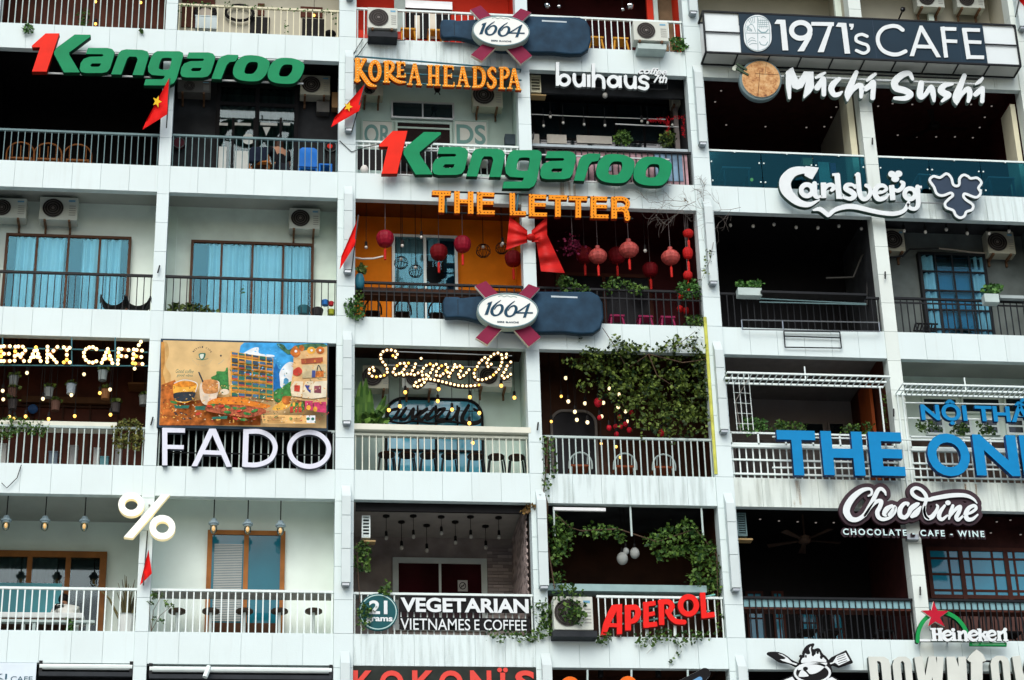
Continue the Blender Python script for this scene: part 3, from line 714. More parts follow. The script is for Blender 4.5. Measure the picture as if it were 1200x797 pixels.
# ------------------------------------------------------------------ signs
green = M('green_sign_face', (.001, .22, .085), .5, .12, 3.0); greens = M('green_sign_edge', (.003, .035, .016), .6, .1)
redf = M('red_sign_face', (.72, .016, .003), .5, .12, 3.0); reds = M('red_sign_edge', (.20, .012, .006), .6, .1)
signwhite = M('white_sign_face', (.66, .72, .73), .4, .05); signside = M('grey_sign_edge', (.16, .19, .19), .6, .1)
amber = M('amber_sign_face', (.82, .27, .006), .5, .15, 6.0); ambers = M('rust_red_sign_edge', (.30, .035, .008), .6, .2)
navy = M('navy_sign_face', (.010, .028, .046), .45, .15, 1.5); maroonf = M('wine_red_ribbon', (.20, .010, .045), .5, .12, 4.0)
creamedge = M('cream_edge', (.62, .62, .54), .6, .08)
bluef = M('blue_sign_face', (.001, .20, .46), .4, .06); blues = M('dark_blue_sign_edge', (.004, .03, .12), .5, .1)
plum = M('dark_plum_board', (.045, .028, .036), .6, .15); stripgrey = M('pale_back_rail', (.50, .54, .54), .5, .1)
ambg = M('amber_bulb_glass', (.95, .72, .25), .3, .1); dotm = M('dark_bulb_dot', (.12, .045, .01), .4, .2)
lampwarm = M('lit_warm_bulb', (1.0, .72, .35), .3, 0, es=2.2, ec=(1.0, .72, .34)); lampgold = M('lit_golden_bulb', (1.0, .6, .15), .3, 0, es=1.5, ec=(1.0, .52, .06))
def sign(name, label, loc): return thing(name, label, 'sign', loc)
def rail(root, pts, Y, r=.018, mat=blackmetal, name='frame_rail'):
    return part(name, MB().tube([at(x, y, Y) for x, y in pts], r, 6), mat, root)
def along(prims, step):
    """points spaced along the centre lines of strokes"""
    out = []
    for k, d in prims:
        if k == '-': continue
        if k == 's': pts = [q[:2] for q in catmull(d)]
        elif k == 'b': pts = [np.array(d[:2], float), np.array(d[2:4], float)]
        elif k == 'r': pts = [np.array((d[0] + d[2] * math.cos(t), d[1] + d[3] * math.sin(t))) for t in np.linspace(0, 2 * math.pi, 40)]
        elif k == 'sl': pts = [np.array(q[:2], float) for q in d]
        else: continue
        L = [0]
        for a, b in zip(pts, pts[1:]): L.append(L[-1] + math.hypot(*(b - a)))
        n = max(1, int(L[-1] / step))
        for i in range(n + 1):
            t = L[-1] * i / n; j = min(max(0, int(np.searchsorted(L, t)) - 1), len(pts) - 2); f = (t - L[j]) / max(1e-6, L[j + 1] - L[j])
            out.append(pts[j] + (pts[j + 1] - pts[j]) * f)
    return out

# --- the pair of green signs with the red numeral
K1, K2, K3 = Crop(30, 30, 9.967), Crop(130, 30, 9.967), Crop(240, 40, 9.967)
la = [P((732, 262), (955, 262), (1010, 275), (1038, 310), (1030, 360), (985, 500), (950, 540), (890, 552), (700, 552), (650, 540), (634, 505), (645, 440), (680, 390), (750, 365), (895, 362), (912, 348), (900, 332), (708, 330)),
      cut(P((775, 440), (885, 440), (868, 475), (850, 482), (770, 482), (752, 465)))]
def shift(prims, dx, dy):
    out = []
    for k, d in prims:
        if k == '-': out.append((k, shift([d], dx, dy)[0])); continue
        if k in ('p', 'ps'): out.append((k, [(x + dx, y + dy) for x, y in d]))
        elif k in ('s', 'sl', 'sc'): out.append((k, [(x + dx, y + dy, w) for x, y, w in d]))
        elif k == 'b': out.append((k, (d[0] + dx, d[1] + dy, d[2] + dx, d[3] + dy, d[4])))
        else: out.append((k, (d[0] + dx, d[1] + dy) + tuple(d[2:])))
    return out
lo = [PS((470, 252), (590, 250), (680, 270), (745, 310), (755, 360), (725, 450), (680, 510), (620, 545), (500, 548), (400, 530), (345, 490), (332, 430), (355, 350), (400, 290)),
      cut(PS((530, 325), (600, 325), (622, 345), (615, 400), (580, 450), (550, 465), (490, 465), (465, 450), (465, 415), (490, 355)))]
KANG = [(K1, [P((235, 92), (393, 92), (245, 535), (78, 535), (172, 252), (82, 252), (75, 235))], 1),
        (K1, [P((575, 105), (757, 108), (757, 128), (508, 312), (508, 340), (632, 545), (448, 545), (336, 335), (336, 305), (362, 262))], 0), (K1, la, 0),
        (K2, [P((5, 567), (95, 320), (125, 290), (180, 278), (370, 285), (425, 303), (443, 345), (378, 577), (255, 575), (314, 400), (305, 372), (290, 362), (215, 360), (190, 385), (120, 570))], 0),
        (K2, [P((540, 300), (800, 300), (838, 318), (845, 350), (765, 620), (735, 670), (680, 698), (388, 695), (408, 628), (600, 628), (625, 612), (632, 585), (560, 582), (480, 575), (440, 540), (435, 480), (470, 380), (500, 325)),
              cut(PS((610, 378), (700, 378), (712, 400), (690, 490), (670, 515), (600, 515), (565, 505), (558, 480), (580, 410)))], 0),
        (K2, shift(la, 180, 52), 0), (K3, [P((80, 520), (160, 300), (200, 260), (270, 240), (390, 245), (390, 265), (360, 315), (290, 325), (255, 360), (190, 525))], 0), (K3, lo, 0), (K3, shift(lo, 405, 30), 0)]
def kangaroo(Y, ax0, ay0, ax1, label, bolts=True):
    """ax0, ay0: pixel of the numeral's bottom left; ax1: pixel of the last letter's right edge"""
    p0 = K1.at(75, 535, Y); p1 = at(356, 85, Y); q0 = at(ax0, ay0, Y); q1 = at(ax1, ay0 - 5, Y); k = (q1.x - q0.x) / (p1.x - p0.x)
    # letters sit on a level line in the building's own frame
    xf = lambda q: (q0.x + (q[0] - p0.x) * k, q0.z + (q[1] - p0.z) * k)
    root = sign('shop_sign', label, (q0.x, Y, q0.z))
    for cr, prims, red in KANG: glyph(root, cr, prims, Y, .13, redf if red else green, reds if red else greens, xf=xf, bevel=.006)
    for dz in (.07, .62):
        part('back_rail', MB().box(q0.x, q1.x, Y + .14, Y + .17, q0.z + dz * k - .015, q0.z + dz * k + .015), stripgrey, root)
    for t in (.1, .35, .6, .85):
        x = q0.x + (q1.x - q0.x) * t; part('bracket', MB().box(x - .015, x + .015, Y + .17, .03, q0.z + .62 * k - .012, q0.z + .62 * k + .012), blackmetal, root)
    return root
kangaroo(-.30, 37.5, 83.7, 356, 'green italic letter sign with red numeral one over the dark balcony with rattan chairs')
kangaroo(-.30, 447, 203.5, 787, 'green italic letter sign with red numeral one above the orange marquee letters')

# --- amber marquee letters above the mint spa balcony
H1, H2 = Crop(380, 30, 9.967), Crop(500, 60, 9.967)
Y = -.22; root = sign('marquee_sign', 'amber serif marquee letters on a pipe frame over the mint green spa balcony', at(416, 100, Y))
L = [(H1, [S((388, 400, 52), (385, 640, 48)), B(350, 640, 422, 642, 22), B(355, 393, 425, 393, 20), S((470, 397, 34), (430, 470, 40), (400, 520, 44)), B(440, 393, 497, 395, 20), S((400, 500, 46), (470, 610, 52), (530, 685, 46), (605, 708, 18))]),
     (H1, [R(592, 528, 55, 106, 42)]),
     (H1, [B(727, 420, 727, 655, 46), B(690, 657, 766, 659, 20), S((700, 425, 20), (760, 425, 34), (800, 455, 36), (800, 500, 36), (770, 540, 34), (735, 552, 30)), S((745, 555, 38), (800, 615, 42), (870, 655, 38), (950, 662, 14))]),
     (H1, [B(872, 435, 872, 600, 38), B(840, 432, 945, 437, 24), B(940, 432, 940, 470, 14), B(872, 518, 930, 520, 20), B(845, 597, 950, 597, 24), B(945, 560, 945, 600, 14)]),
     (H1, [B(1052, 445, 1000, 685, 26), B(1056, 445, 1110, 685, 38), B(1020, 605, 1090, 605, 20), B(972, 685, 1030, 688, 18), B(1075, 688, 1138, 692, 18)]),
     (H2, [B(40, 170, 40, 395, 38), B(125, 170, 125, 397, 38), B(40, 285, 125, 290, 22), B(8, 168, 72, 168, 18), B(94, 170, 156, 170, 18), B(5, 393, 75, 393, 18), B(90, 397, 160, 397, 18)]),
     (H2, [B(222, 172, 222, 400, 38), B(190, 173, 312, 180, 22), B(310, 175, 310, 215, 14), B(225, 286, 290, 288, 20), B(290, 265, 290, 308, 12), B(190, 403, 322, 407, 22), B(320, 365, 322, 405, 14)]),
     (H2, [B(417, 180, 375, 407, 24), B(420, 180, 475, 411, 36), B(390, 338, 450, 341, 18), B(350, 408, 406, 408, 16), B(440, 411, 506, 413, 16)]),
     (H2, [B(565, 186, 565, 418, 38), S((545, 188, 24), (620, 196, 36), (664, 250, 40), (668, 340, 40), (635, 405, 34), (545, 418, 26))]),
     (H2, [S((806, 245, 14), (795, 212, 28), (762, 198, 34), (728, 235, 38), (745, 290, 42), (790, 335, 44), (795, 385, 40), (760, 425, 32), (722, 405, 26), (712, 365, 14))]),
     (H2, [B(877, 195, 877, 432, 38), S((855, 195, 22), (925, 200, 30), (953, 245, 34), (930, 298, 32), (880, 312, 24)), B(840, 433, 916, 436, 18)]),
     (H2, [B(1017, 205, 970, 432, 24), B(1020, 205, 1076, 442, 36), B(985, 360, 1055, 364, 18), B(943, 433, 1000, 436, 16), B(1040, 444, 1106, 450, 16)])]
dots = MB()
for cr, prims in L:
    glyph(root, cr, prims, Y, .09, amber, ambers)
    for q in along(prims, 30): v = cr.at(q[0], q[1], Y - .008); dots.sphere(v, .014, 6, 4)
part('bulbs', dots, ambg, root)
bluerail = M('blue_pipe_frame', (.05, .16, .20), .4, .1)
for a, b in (((416, 66), (611, 81.5)), ((416, 83), (611, 94)), ((416, 93), (611, 106))): rail(root, (a, b), Y + .12, .02, bluerail)
for x, y in ((470, 70), (560, 78), (610, 82)): part('bracket', MB().tube([at(x, y, Y + .12), at(x, y, Y + .12) + Vector((0, .24, 0))], .015), blackmetal, root)

# --- white rounded letters over the grey fascia
U1, U2 = Crop(610, 70, 9.967), Crop(700, 70, 9.16)
Y = -.12; root = sign('shop_sign', 'white rounded lowercase letters over the charcoal balcony with a louvred vent', at(651, 108, Y))
for cr, prims in [(U1, [B(432, 30, 432, 302, 36), R(512, 238, 58, 56, 38)]), (U1, [S((628, 175), (630, 245), (660, 298), (705, 298), (738, 250), (740, 180), w=38), B(742, 172, 744, 316, 36)]), (U1, [B(797, 175, 797, 318, 38)]),
                  (U1, [B(852, 45, 852, 322, 38), S((858, 235), (885, 192), (930, 192), (968, 230), (975, 325), w=36)]), (U1, [R(1085, 255, 58, 58, 38), B(1163, 188, 1165, 328, 36)]),
                  (U2, [S((303, 180), (305, 245), (335, 292), (375, 292), (402, 250), (404, 190), w=34), B(405, 178, 408, 314, 32)]), (U2, [S((545, 200), (500, 178), (458, 200), (475, 238), (525, 255), (540, 290), (508, 312), (448, 296), w=32)])]:
    glyph(root, cr, prims, Y, .08, signwhite, signside)
textpx(root, 'coffee', 748, 78.5, 86.5, 782, Y - .01, .06, signwhite, signside, shear=.35, bold=.03)
textpx(root, '7th', 765.5, 86.5, 97, 782, Y - .01, .06, signwhite, signside, shear=.35, bold=.03)
rail(root, ((650, 92), (782, 99)), Y + .1, .012); rail(root, ((650, 102), (782, 105)), Y + .1, .012); rail(root, ((782, 93), (782, 105)), Y + .1, .012)

# --- the two bottle signs with crossed ribbons and oval plate
BC = Crop(510, 0, 9.967)
bottlem = M('blue_black_bottle', (.014, .042, .075), .6, .5, 2.5); ink = M('navy_ink', (.008, .05, .09), .5, .05)
def bottle(Y, dx, dz, label):
    xf = lambda q: (q[0] + dx, q[1] + dz); o = BC.at(770, 355, Y); root = sign('bottle_sign', label, (o.x + dx, Y, o.z + dz))
    full = Crop(0, 0, 1)
    bl = [P((518, 27), (519.5, 24), (532, 24.2), (536, 25.5), (555, 24), (580, 22), (621, 20.2), (679, 21.3), (686, 25), (690, 32), (691, 46), (688, 57), (681, 61.5), (668, 62), (650, 60), (616, 59.5), (585, 57), (556, 47), (542, 43.5), (532, 42.3), (520, 42.5), (518, 39))]
    glyph(root, full, bl, Y, .16, bottlem, navy, name='bottle', bevel=.035, xf=xf)
    glyph(root, full, [B(532.3, 25.5, 532.6, 41.5, 1.0)], Y - .004, .02, navy, name='bottle_neck_ring', xf=xf, res=.1, bevel=0)
    glyph(root, full, [P((635, 23.4), (664, 25), (664, 26.6), (635, 25.2))], Y - .004, .01, M('pale_highlight_strip', (.42, .50, .54), .4), name='painted_highlight', xf=xf, res=.1, bevel=0)  # highlight along the bottle, painted as a pale strip
    glyph(root, BC, [P((412, 112), (530, 65), (1130, 650), (1000, 745))], Y - .10, .09, maroonf, creamedge, name='ribbon', xf=xf)
    glyph(root, BC, [P((1000, 100), (1120, 145), (545, 712), (420, 640))], Y - .15, .09, maroonf, creamedge, name='ribbon', xf=xf)
    el = [E(770, 358, 333, 176, .055)]
    glyph(root, BC, el, Y - .24, .20, M('oval_plate_face', (.74, .78, .74), .4, .06, 2.0), M('grey_green_plate_edge', (.30, .38, .34), .6, .1), name='oval_plate', xf=xf)
    glyph(root, BC, [E(770, 358, 333, 176, .055), cut(E(770, 358, 322, 166, .055))], Y - .246, .02, M('teal_plate_rim', (.10, .20, .22), .5), name='plate_rim', xf=xf, bevel=0)
    six = [S((693, 252, 6), (640, 290, 16), (603, 335, 30), (595, 375, 34), (620, 405, 20), (665, 400, 16), (700, 365, 30), (710, 325, 32), (690, 300, 18), (650, 310, 12), (622, 345, 8))]
    for g in ([P((553, 275), (600, 262), (552, 397), (514, 401), (556, 292), (540, 294))], six, shift(six, 152, 12), [S((1012, 290, 8), (930, 345, 14), (862, 384, 14)), B(858, 384, 1045, 388, 14), P((985, 298), (1018, 292), (968, 432), (935, 437))]):
        glyph(root, BC, g, Y - .248, .02, ink, name='numeral', xf=xf, res=.1, bevel=0)
    glyph(root, BC, [S((668, 212), (700, 203), (730, 216), (765, 206), (800, 220), (835, 214), (868, 226), w=7)], Y - .246, .006, M('grey_green_ink', (.35, .45, .42), .6), name='script_line', xf=xf, res=.1, bevel=0)
    v0, v1 = BC.at(655, 478, Y - .246), BC.at(888, 462, Y - .246)
    mesh_part('lettering', text_me('BIERE  BLANCHE', v0.x + dx, v1.x + dx, v0.z + dz - .01, v0.z + dz + .028, Y - .246, .005, bold=.02), ink, None, root)
    part('bracket', MB().tube([(o.x + dx - .3, Y + .1, o.z + dz), (o.x + dx - .3, .05, o.z + dz)], .03).tube([(o.x + dx + .7, Y + .1, o.z + dz), (o.x + dx + .7, .05, o.z + dz)], .03), blackmetal, root)
a0 = BC.at(770, 358, -.45); a1 = at(595.1, 363.3, -.45)
bottle(-.25, 0, 0, 'navy bottle sign with white oval plate, mounted below the red walled top balcony')
bottle(-.25, a1.x - a0.x, a1.z - a0.z, 'navy bottle sign with white oval plate, mounted below the orange walled balcony')

# --- long navy light box
N1, N2, N3 = Crop(860, 0, 9.967), Crop(970, 10, 9.967), Crop(1080, 10, 9.967)
Y = -.50; tl, br = at(822, 13, Y), at(1190, 73.5, Y); bl_ = at(826, 61, Y); x0, x1, z0, z1 = tl.x + .03, at(1192, 50, Y).x, bl_.z, tl.z
root = sign('light_box_sign', 'long navy light box with big white numerals and capitals and clear end bays', (x0, Y, z0))
xa, xb = at(867, 37, Y).x, at(1154, 50, Y).x
mb = MB()
for zz in (z0, z1): mb.box(x0, x1, Y - .015, Y + .02, zz - .02, zz + .02); mb.box(x0, x1, -.06, -.02, zz - .02, zz + .02)
for x in (x0, x1): mb.box(x - .02, x + .02, Y - .015, Y + .02, z0, z1); mb.box(x - .02, x + .02, Y, -.03, z0 - .02, z0 + .02); mb.box(x - .02, x + .02, Y, -.03, z1 - .02, z1 + .02)
for i in range(1, 10):
    x = x0 + (x1 - x0) * i / 10; mb.box(x - .014, x + .014, Y, -.03, z0 - .022, z0 + .012)
mb.box(x0, xa, Y - .01, Y + .01, (z0 + z1) / 2 - .015, (z0 + z1) / 2 + .015); mb.box(xb, x1, Y - .01, Y + .01, (z0 + z1) / 2 - .015, (z0 + z1) / 2 + .015)
part('box_frame', mb, blackmetal, root)
part('face_panel', MB().box(xa, xb, Y - .006, Y + .014, z0 + .02, z1 - .02), navy, root)
for i, x in enumerate((at(1024, 40, Y).x, at(1123, 40, Y).x)): part('panel_seam', MB().box(x - .005, x + .005, Y - .009, Y - .005, z0 + .02, z1 - .02), M('seam', (.03, .05, .08), .6), root)
milky = M('milky_acrylic', (.66, .74, .75), .3, .08, 1.0)
part('end_panel', MB().box(x0 + .02, xa - .004, Y + .03, Y + .05, z0 + .02, z1 - .02), milky, root); part('end_panel', MB().box(xb + .004, x1 - .02, Y + .03, Y + .05, z0 + .02, z1 - .02), milky, root)
part('underside_panel', MB().box(x0 + .02, x1 - .02, Y + .03, -.065, z0 - .004, z0 + .004), M('grey_acrylic', (.46, .48, .45), .5, .15, 1.0), root)
part('back_panel', MB().box(x0 + .02, x1 - .02, -.05, -.025, z0 + .02, z1 - .02), M('pale_back_panel', (.55, .60, .60), .6), root)
for cr, prims in [(N1, [P((475, 277), (503, 230), (600, 232), (636, 588), (570, 588), (541, 280))]), (N1, [R(782, 355, 108, 92, 56), P((905, 375), (918, 395), (900, 450), (818, 598), (744, 598), (840, 450))]), (N1, [B(905, 278, 1168, 282, 42), P((1108, 290), (1166, 265), (1140, 330), (1050, 608), (980, 608))]),
                  (N2, [P((95, 210), (122, 166), (216, 170), (262, 526), (200, 526), (160, 216))]), (N2, [P((252, 178), (302, 180), (302, 212), (285, 248), (265, 246), (275, 215), (255, 210))]), (N2, [S((460, 325), (400, 302), (338, 322), (335, 375), (395, 405), (462, 430), (475, 488), (420, 522), (335, 490), w=34)]),
                  (N2, [S((875, 250), (820, 212), (740, 205), (650, 235), (592, 310), (590, 400), (640, 485), (730, 530), (820, 535), (908, 500), w=44)]), (N2, [P((1075, 200), (1105, 200), (1322, 568), (1270, 568), (1095, 270), (1008, 555), (958, 555)), B(1040, 442, 1220, 448, 40)]),
                  (N3, [B(243, 213, 287, 572, 46), B(222, 236, 405, 240, 40), B(262, 378, 416, 384, 38)]), (N3, [B(496, 232, 552, 588, 50), B(475, 247, 682, 252, 40), B(520, 388, 698, 395, 38), B(525, 566, 730, 570, 40)])]:
    glyph(root, cr, prims, Y - .03, .026, signwhite, signside, bevel=.003)
bd = glyph(root, N1, [SL((275, 335, 320), (280, 440, 320))], Y - .03, .026, signwhite, signside, name='badge')
lines = [SCL((275, 190), (390, 230), (415, 330), (420, 440), (395, 545), (280, 590), (170, 550), (140, 440), (130, 330), (165, 230), w=6), B(275, 192, 282, 588, 6), B(138, 385, 425, 388, 6), S((150, 370), (175, 300), (220, 290), (255, 370), w=6)]
lines += [SL((200 + 14 * i, 280 - 5 * i, 5), (165 + 24 * i, 225 - 8 * i, 5)) for i in range(4)] + [S((150, 300 + 20 * i), (175, 320 + 18 * i), (210, 350 + 8 * i), w=5) for i in range(3)]
lines += [SL((285 + 22 * i, 215, 4), (300 + 22 * i, 330, 4)) for i in range(5)] + [SL((285, 240 + 24 * i, 4), (400, 235 + 24 * i, 4)) for i in range(4)] + [S((285, 345), (320, 375), (370, 375), (400, 345), w=12)]
lines += [S((300, 490), (320, 520), (370, 525), (395, 490), w=9), S((160, 480), (200, 440), (245, 450), w=5), S((165, 500), (210, 470), (260, 480), w=5), S((180, 525), (220, 505), (268, 510), w=5), S((320, 440), (345, 425), (370, 440), w=5)]
glyph(root, N1, lines, Y - .034, .006, M('grey_teal_line', (.22, .34, .36), .6), name='badge_drawing', res=.1, bevel=0)

# --- brush script with a round wooden plate
T1, T2, T3 = Crop(855, 60, 9.967), Crop(960, 60, 9.967), Crop(1060, 70, 9.967)
Y = -.32; root = sign('shop_sign', 'white brush script letters beside a round food plate over the red dark balcony', at(865, 118, Y))
platem = bpy.data.materials.new('baked_plate_face'); platem.use_nodes = True
n, l = platem.node_tree.nodes, platem.node_tree.links
tc = n.new('ShaderNodeTexCoord'); nz = n.new('ShaderNodeTexNoise'); nz.inputs['Scale'].default_value = 9; nz.inputs['Detail'].default_value = 8; nz.inputs['Roughness'].default_value = .7
rp = n.new('ShaderNodeValToRGB'); cr_ = rp.color_ramp; cr_.elements[0].position = .30; cr_.elements[0].color = (.06, .018, .012, 1); cr_.elements[1].position = .72; cr_.elements[1].color = (.62, .44, .22, 1)
e = cr_.elements.new(.40); e.color = (.34, .14, .035, 1); e = cr_.elements.new(.52); e.color = (.52, .28, .10, 1)
l.new(tc.outputs['Object'], nz.inputs['Vector']); l.new(nz.outputs['Fac'], rp.inputs['Fac']); l.new(rp.outputs['Color'], n['Principled BSDF'].inputs['Base Color']); n['Principled BSDF'].inputs['Roughness'].default_value = .7
glyph(root, T1, [E(362, 335, 240, 228, .35)], Y - .02, .13, M('grey_blue_plate_edge', (.13, .19, .20), .6, .1), name='plate', bevel=.02)
glyph(root, T1, [E(368, 325, 222, 208, .35)], Y - .05, .03, platem, creamedge, name='plate_food')
glyph(root, T1, [B(355, 225, 330, 530, 5), B(300, 262, 570, 275, 5), B(430, 140, 415, 260, 4)], Y - .053, .004, M('dark_cut_line', (.08, .03, .015), .8), name='cut_line', res=.1, bevel=0)
glyph(root, T1, [S((60, 200, 50), (90, 180, 40), (150, 210, 50))], Y - .01, .05, M('pale_green_garnish', (.50, .56, .48), .6), name='chopstick_rest', bevel=.01)
for a in ((85, 145, 200, 215), (80, 195, 220, 275)): glyph(root, T1, [B(*a, 20)], Y - .07, .03, M('dark_green_chopstick', (.04, .07, .04), .5), name='chopstick', bevel=.004)
for cr, prims in [(T1, [S((682, 250, 42), (690, 400, 58), (700, 545, 30)), P((655, 255), (705, 205), (740, 190), (757, 240), (800, 335), (835, 300), (870, 238), (978, 240), (985, 425), (945, 485), (868, 552), (865, 525), (895, 350), (850, 425), (790, 447), (740, 428), (700, 335), (680, 300))]),
                  (T2, [S((-22, 425, 66), (25, 360, 62), (52, 330, 56), (55, 505, 48)), S((-35, 310, 26), (10, 285, 40), (68, 252, 24))]), (T2, [S((236, 322, 40), (170, 378, 66), (142, 440, 66), (172, 505, 56), (225, 505, 46), (268, 474, 18))]),
                  (T2, [S((436, 245, 44), (385, 360, 66), (335, 490, 68), (330, 578, 16)), S((345, 555, 14), (385, 470, 34), (450, 405, 56), (495, 420, 60), (490, 535, 34))]), (T2, [S((560, 345, 22), (605, 305, 44), (655, 268, 30)), S((545, 440, 56), (600, 400, 66), (635, 370, 56), (625, 545, 52))]),
                  (T2, [S((1092, 325, 34), (1050, 258, 54), (965, 280, 72), (885, 355, 80), (900, 430, 76), (1000, 460, 74), (1068, 505, 66), (1005, 550, 54), (885, 550, 36))]), (T3, [S((195, 275, 64), (180, 400, 70), (200, 440, 50), (250, 400, 46), (312, 320, 54), (335, 400, 60), (345, 480, 30))]),
                  (T3, [S((560, 285, 26), (470, 300, 56), (425, 355, 72), (470, 395, 76), (515, 415, 62), (440, 485, 26))]), (T3, [S((700, 185, 48), (655, 300, 68), (600, 440, 72), (610, 520, 18)), S((625, 500, 14), (665, 410, 40), (740, 340, 54), (765, 400, 58), (745, 485, 36))]), (T3, [S((830, 285, 20), (875, 255, 42), (912, 215, 26)), S((830, 405, 52), (885, 360, 62), (915, 340, 44), (908, 485, 44))])]:
    glyph(root, cr, prims, Y, .12, signwhite, M('green_grey_edge', (.14, .20, .18), .6), bevel=.008)
rail(root, ((905, 83.5), (1148, 93)), Y + .13, .022); rail(root, ((905, 89), (1148, 99)), Y + .13, .03, signwhite)
for x, y in ((930, 85), (1010, 88), (1090, 91)): part('bracket', MB().tube([at(x, y, Y + .14), at(x, y, -.05)], .015), blackmetal, root)

# --- white serif letters with swoosh, and the separate leaf emblem
C4, C5, C6 = Crop(900, 185, 9.967), Crop(1000, 185, 9.967), Crop(1080, 190, 9.967)
gedge = M('dark_green_edge', (.035, .075, .062), .6, .1)
Y = -.30; root = sign('beer_sign', 'white swash serif letters with a long wavy underline on the glass balustrade band', at(915, 240, Y))
for cr, prims in [(C4, [P((440, 98), (590, 115), (575, 150), (518, 248), (490, 240), (430, 205)), S((490, 150, 60), (380, 145, 84), (280, 175, 110), (205, 265, 132), (210, 365, 126), (275, 455, 100), (370, 525, 76), (480, 545, 52), (600, 492, 10))]), (C4, [R(455, 378, 66, 66, 52), S((545, 300, 50), (548, 420, 54), (575, 460, 40), (622, 448, 20))]),
                  (C4, [B(648, 290, 652, 468, 58), S((670, 360, 30), (700, 322, 42), (745, 315, 44), (772, 345, 46), (745, 378, 36))]), (C4, [B(808, 190, 832, 475, 60), B(752, 198, 830, 190, 26), B(800, 465, 872, 470, 20)]), (C4, [S((1018, 350, 22), (985, 315, 34), (925, 318, 46), (910, 360, 54), (975, 398, 60), (1012, 440, 54), (965, 478, 44), (880, 462, 26)), B(1018, 310, 1018, 352, 16), B(882, 430, 882, 472, 14)]),
                  (C5, [S((55, 195, 50), (72, 400, 54), (110, 478, 46), (165, 470, 44), (200, 410, 46), (190, 350, 40), (152, 322, 40)), B(20, 202, 60, 195, 22)]), (C5, [S((250, 412, 22), (325, 405, 28), (388, 368, 34), (355, 325, 40), (285, 335, 54), (252, 405, 56), (290, 478, 56), (370, 470, 38), (415, 425, 16))]), (C5, [B(447, 320, 462, 492, 58), S((480, 370, 30), (520, 385, 40), (570, 350, 46), (585, 300, 44), (560, 280, 30))]),
                  (C5, [E(450, 190, 40, 36), E(530, 186, 40, 36), E(490, 245, 44, 36), E(490, 205, 30, 30)]), (C5, [R(662, 420, 62, 62, 48), S((752, 340, 50), (756, 440, 52), (758, 545, 50), (725, 595, 40), (665, 585, 40), (640, 545, 30)), B(740, 345, 800, 340, 26)]),
                  (C4, [S((530, 610, 16), (610, 600, 48), (685, 655, 44), (710, 668, 40), (780, 610, 44), (900, 572, 54), (1020, 572, 56), (1180, 610, 50), (1330, 642, 46), (1480, 652, 46), (1590, 615, 42), (1642, 525, 36))])]:
    glyph(root, cr, prims, Y, .12, signwhite, gedge, bevel=.008)
rail(root, ((960, 234), (1107, 238.5)), Y + .14, .014, steel)
for x, y in ((945, 232), (1038, 236), (1080, 238)): part('bracket', MB().tube([at(x, y, Y + .14), at(x, y, -.02)], .014), steel, root)
lf = [(95, 210), (140, 165), (215, 180), (290, 135), (345, 180), (370, 260), (410, 280), (440, 260), (445, 190), (490, 150), (540, 165), (575, 190), (650, 185), (700, 240), (665, 300), (690, 350), (670, 395), (620, 410), (510, 370), (490, 400), (520, 440), (600, 500), (590, 555), (525, 580), (500, 630), (450, 650), (400, 620), (370, 565), (290, 530), (275, 480), (320, 430), (365, 390), (340, 360), (250, 390), (180, 370), (145, 290)]
root = sign('leaf_emblem_sign', 'dark blue three lobed leaf emblem with white outline at the glass balustrade', at(1122, 255, Y))
glyph(root, C6, [PS(*lf)], Y, .12, M('slate_blue_face', (.030, .050, .082), .5, .1), gedge, name='emblem_face', grow=12)
glyph(root, C6, [SCL(*lf, w=28)], Y - .03, .04, signwhite, signside, name='emblem_outline', bevel=.004)
part('bracket', MB().tube([at(1107, 238, Y + .1), at(1107, 238, -.02)], .02).tube([at(1135, 238, Y + .1), at(1135, 238, -.02)], .02), steel, root)

# --- orange block letters with bulb dots
Q1, Q2 = Crop(500, 210, 9.967), Crop(610, 210, 7.973)
Y = -.30; root = sign('marquee_sign', 'orange block capitals with dark bulb dots above the red hanging lanterns', at(510, 250, Y)); dots = MB()
for cr, prims in [(Q1, [B(65, 158, 282, 166, 50), B(178, 165, 172, 387, 64)]), (Q1, [B(355, 140, 355, 396, 60), B(515, 145, 515, 402, 60), B(355, 255, 515, 260, 44)]), (Q1, [B(620, 150, 620, 408, 62), B(592, 175, 790, 181, 46), B(620, 274, 780, 277, 40), B(590, 386, 795, 388, 44)]), (Q1, [B(1000, 162, 1002, 415, 58), B(973, 397, 1160, 397, 46)]),
                  (Q2, [B(105, 140, 105, 345, 50), B(80, 160, 240, 164, 36), B(105, 236, 235, 240, 32), B(80, 329, 247, 331, 34)]), (Q2, [B(265, 168, 436, 172, 38), B(350, 170, 350, 350, 50)]), (Q2, [B(453, 177, 623, 181, 38), B(540, 180, 540, 358, 50)]), (Q2, [B(682, 160, 682, 363, 52), B(655, 178, 810, 182, 36), B(682, 252, 808, 256, 32), B(655, 346, 822, 348, 34)]),
                  (Q2, [B(875, 164, 875, 367, 50), S((865, 182), (960, 183), (1000, 215), (995, 255), (955, 280), (870, 281), w=38), S((940, 275, 38), (985, 300, 44), (998, 365, 46)), B(980, 358, 1026, 360, 20)])]:
    glyph(root, cr, prims, Y, .10, amber, ambers)
    for q in along(prims, 3.6 * cr.sc): v = cr.at(q[0], q[1], Y - .006); dots.sphere(v, .012, 6, 4)
part('bulbs', dots, dotm, root)
rail(root, ((508, 224), (738, 233)), Y + .12, .02); rail(root, ((516, 249), (742, 256.5)), Y + .12, .02)
rail(root, ((522, 227), (523, 250)), Y + .12, .02, bluerail); rail(root, ((607, 228), (605, 252)), Y + .12, .02, bluerail)
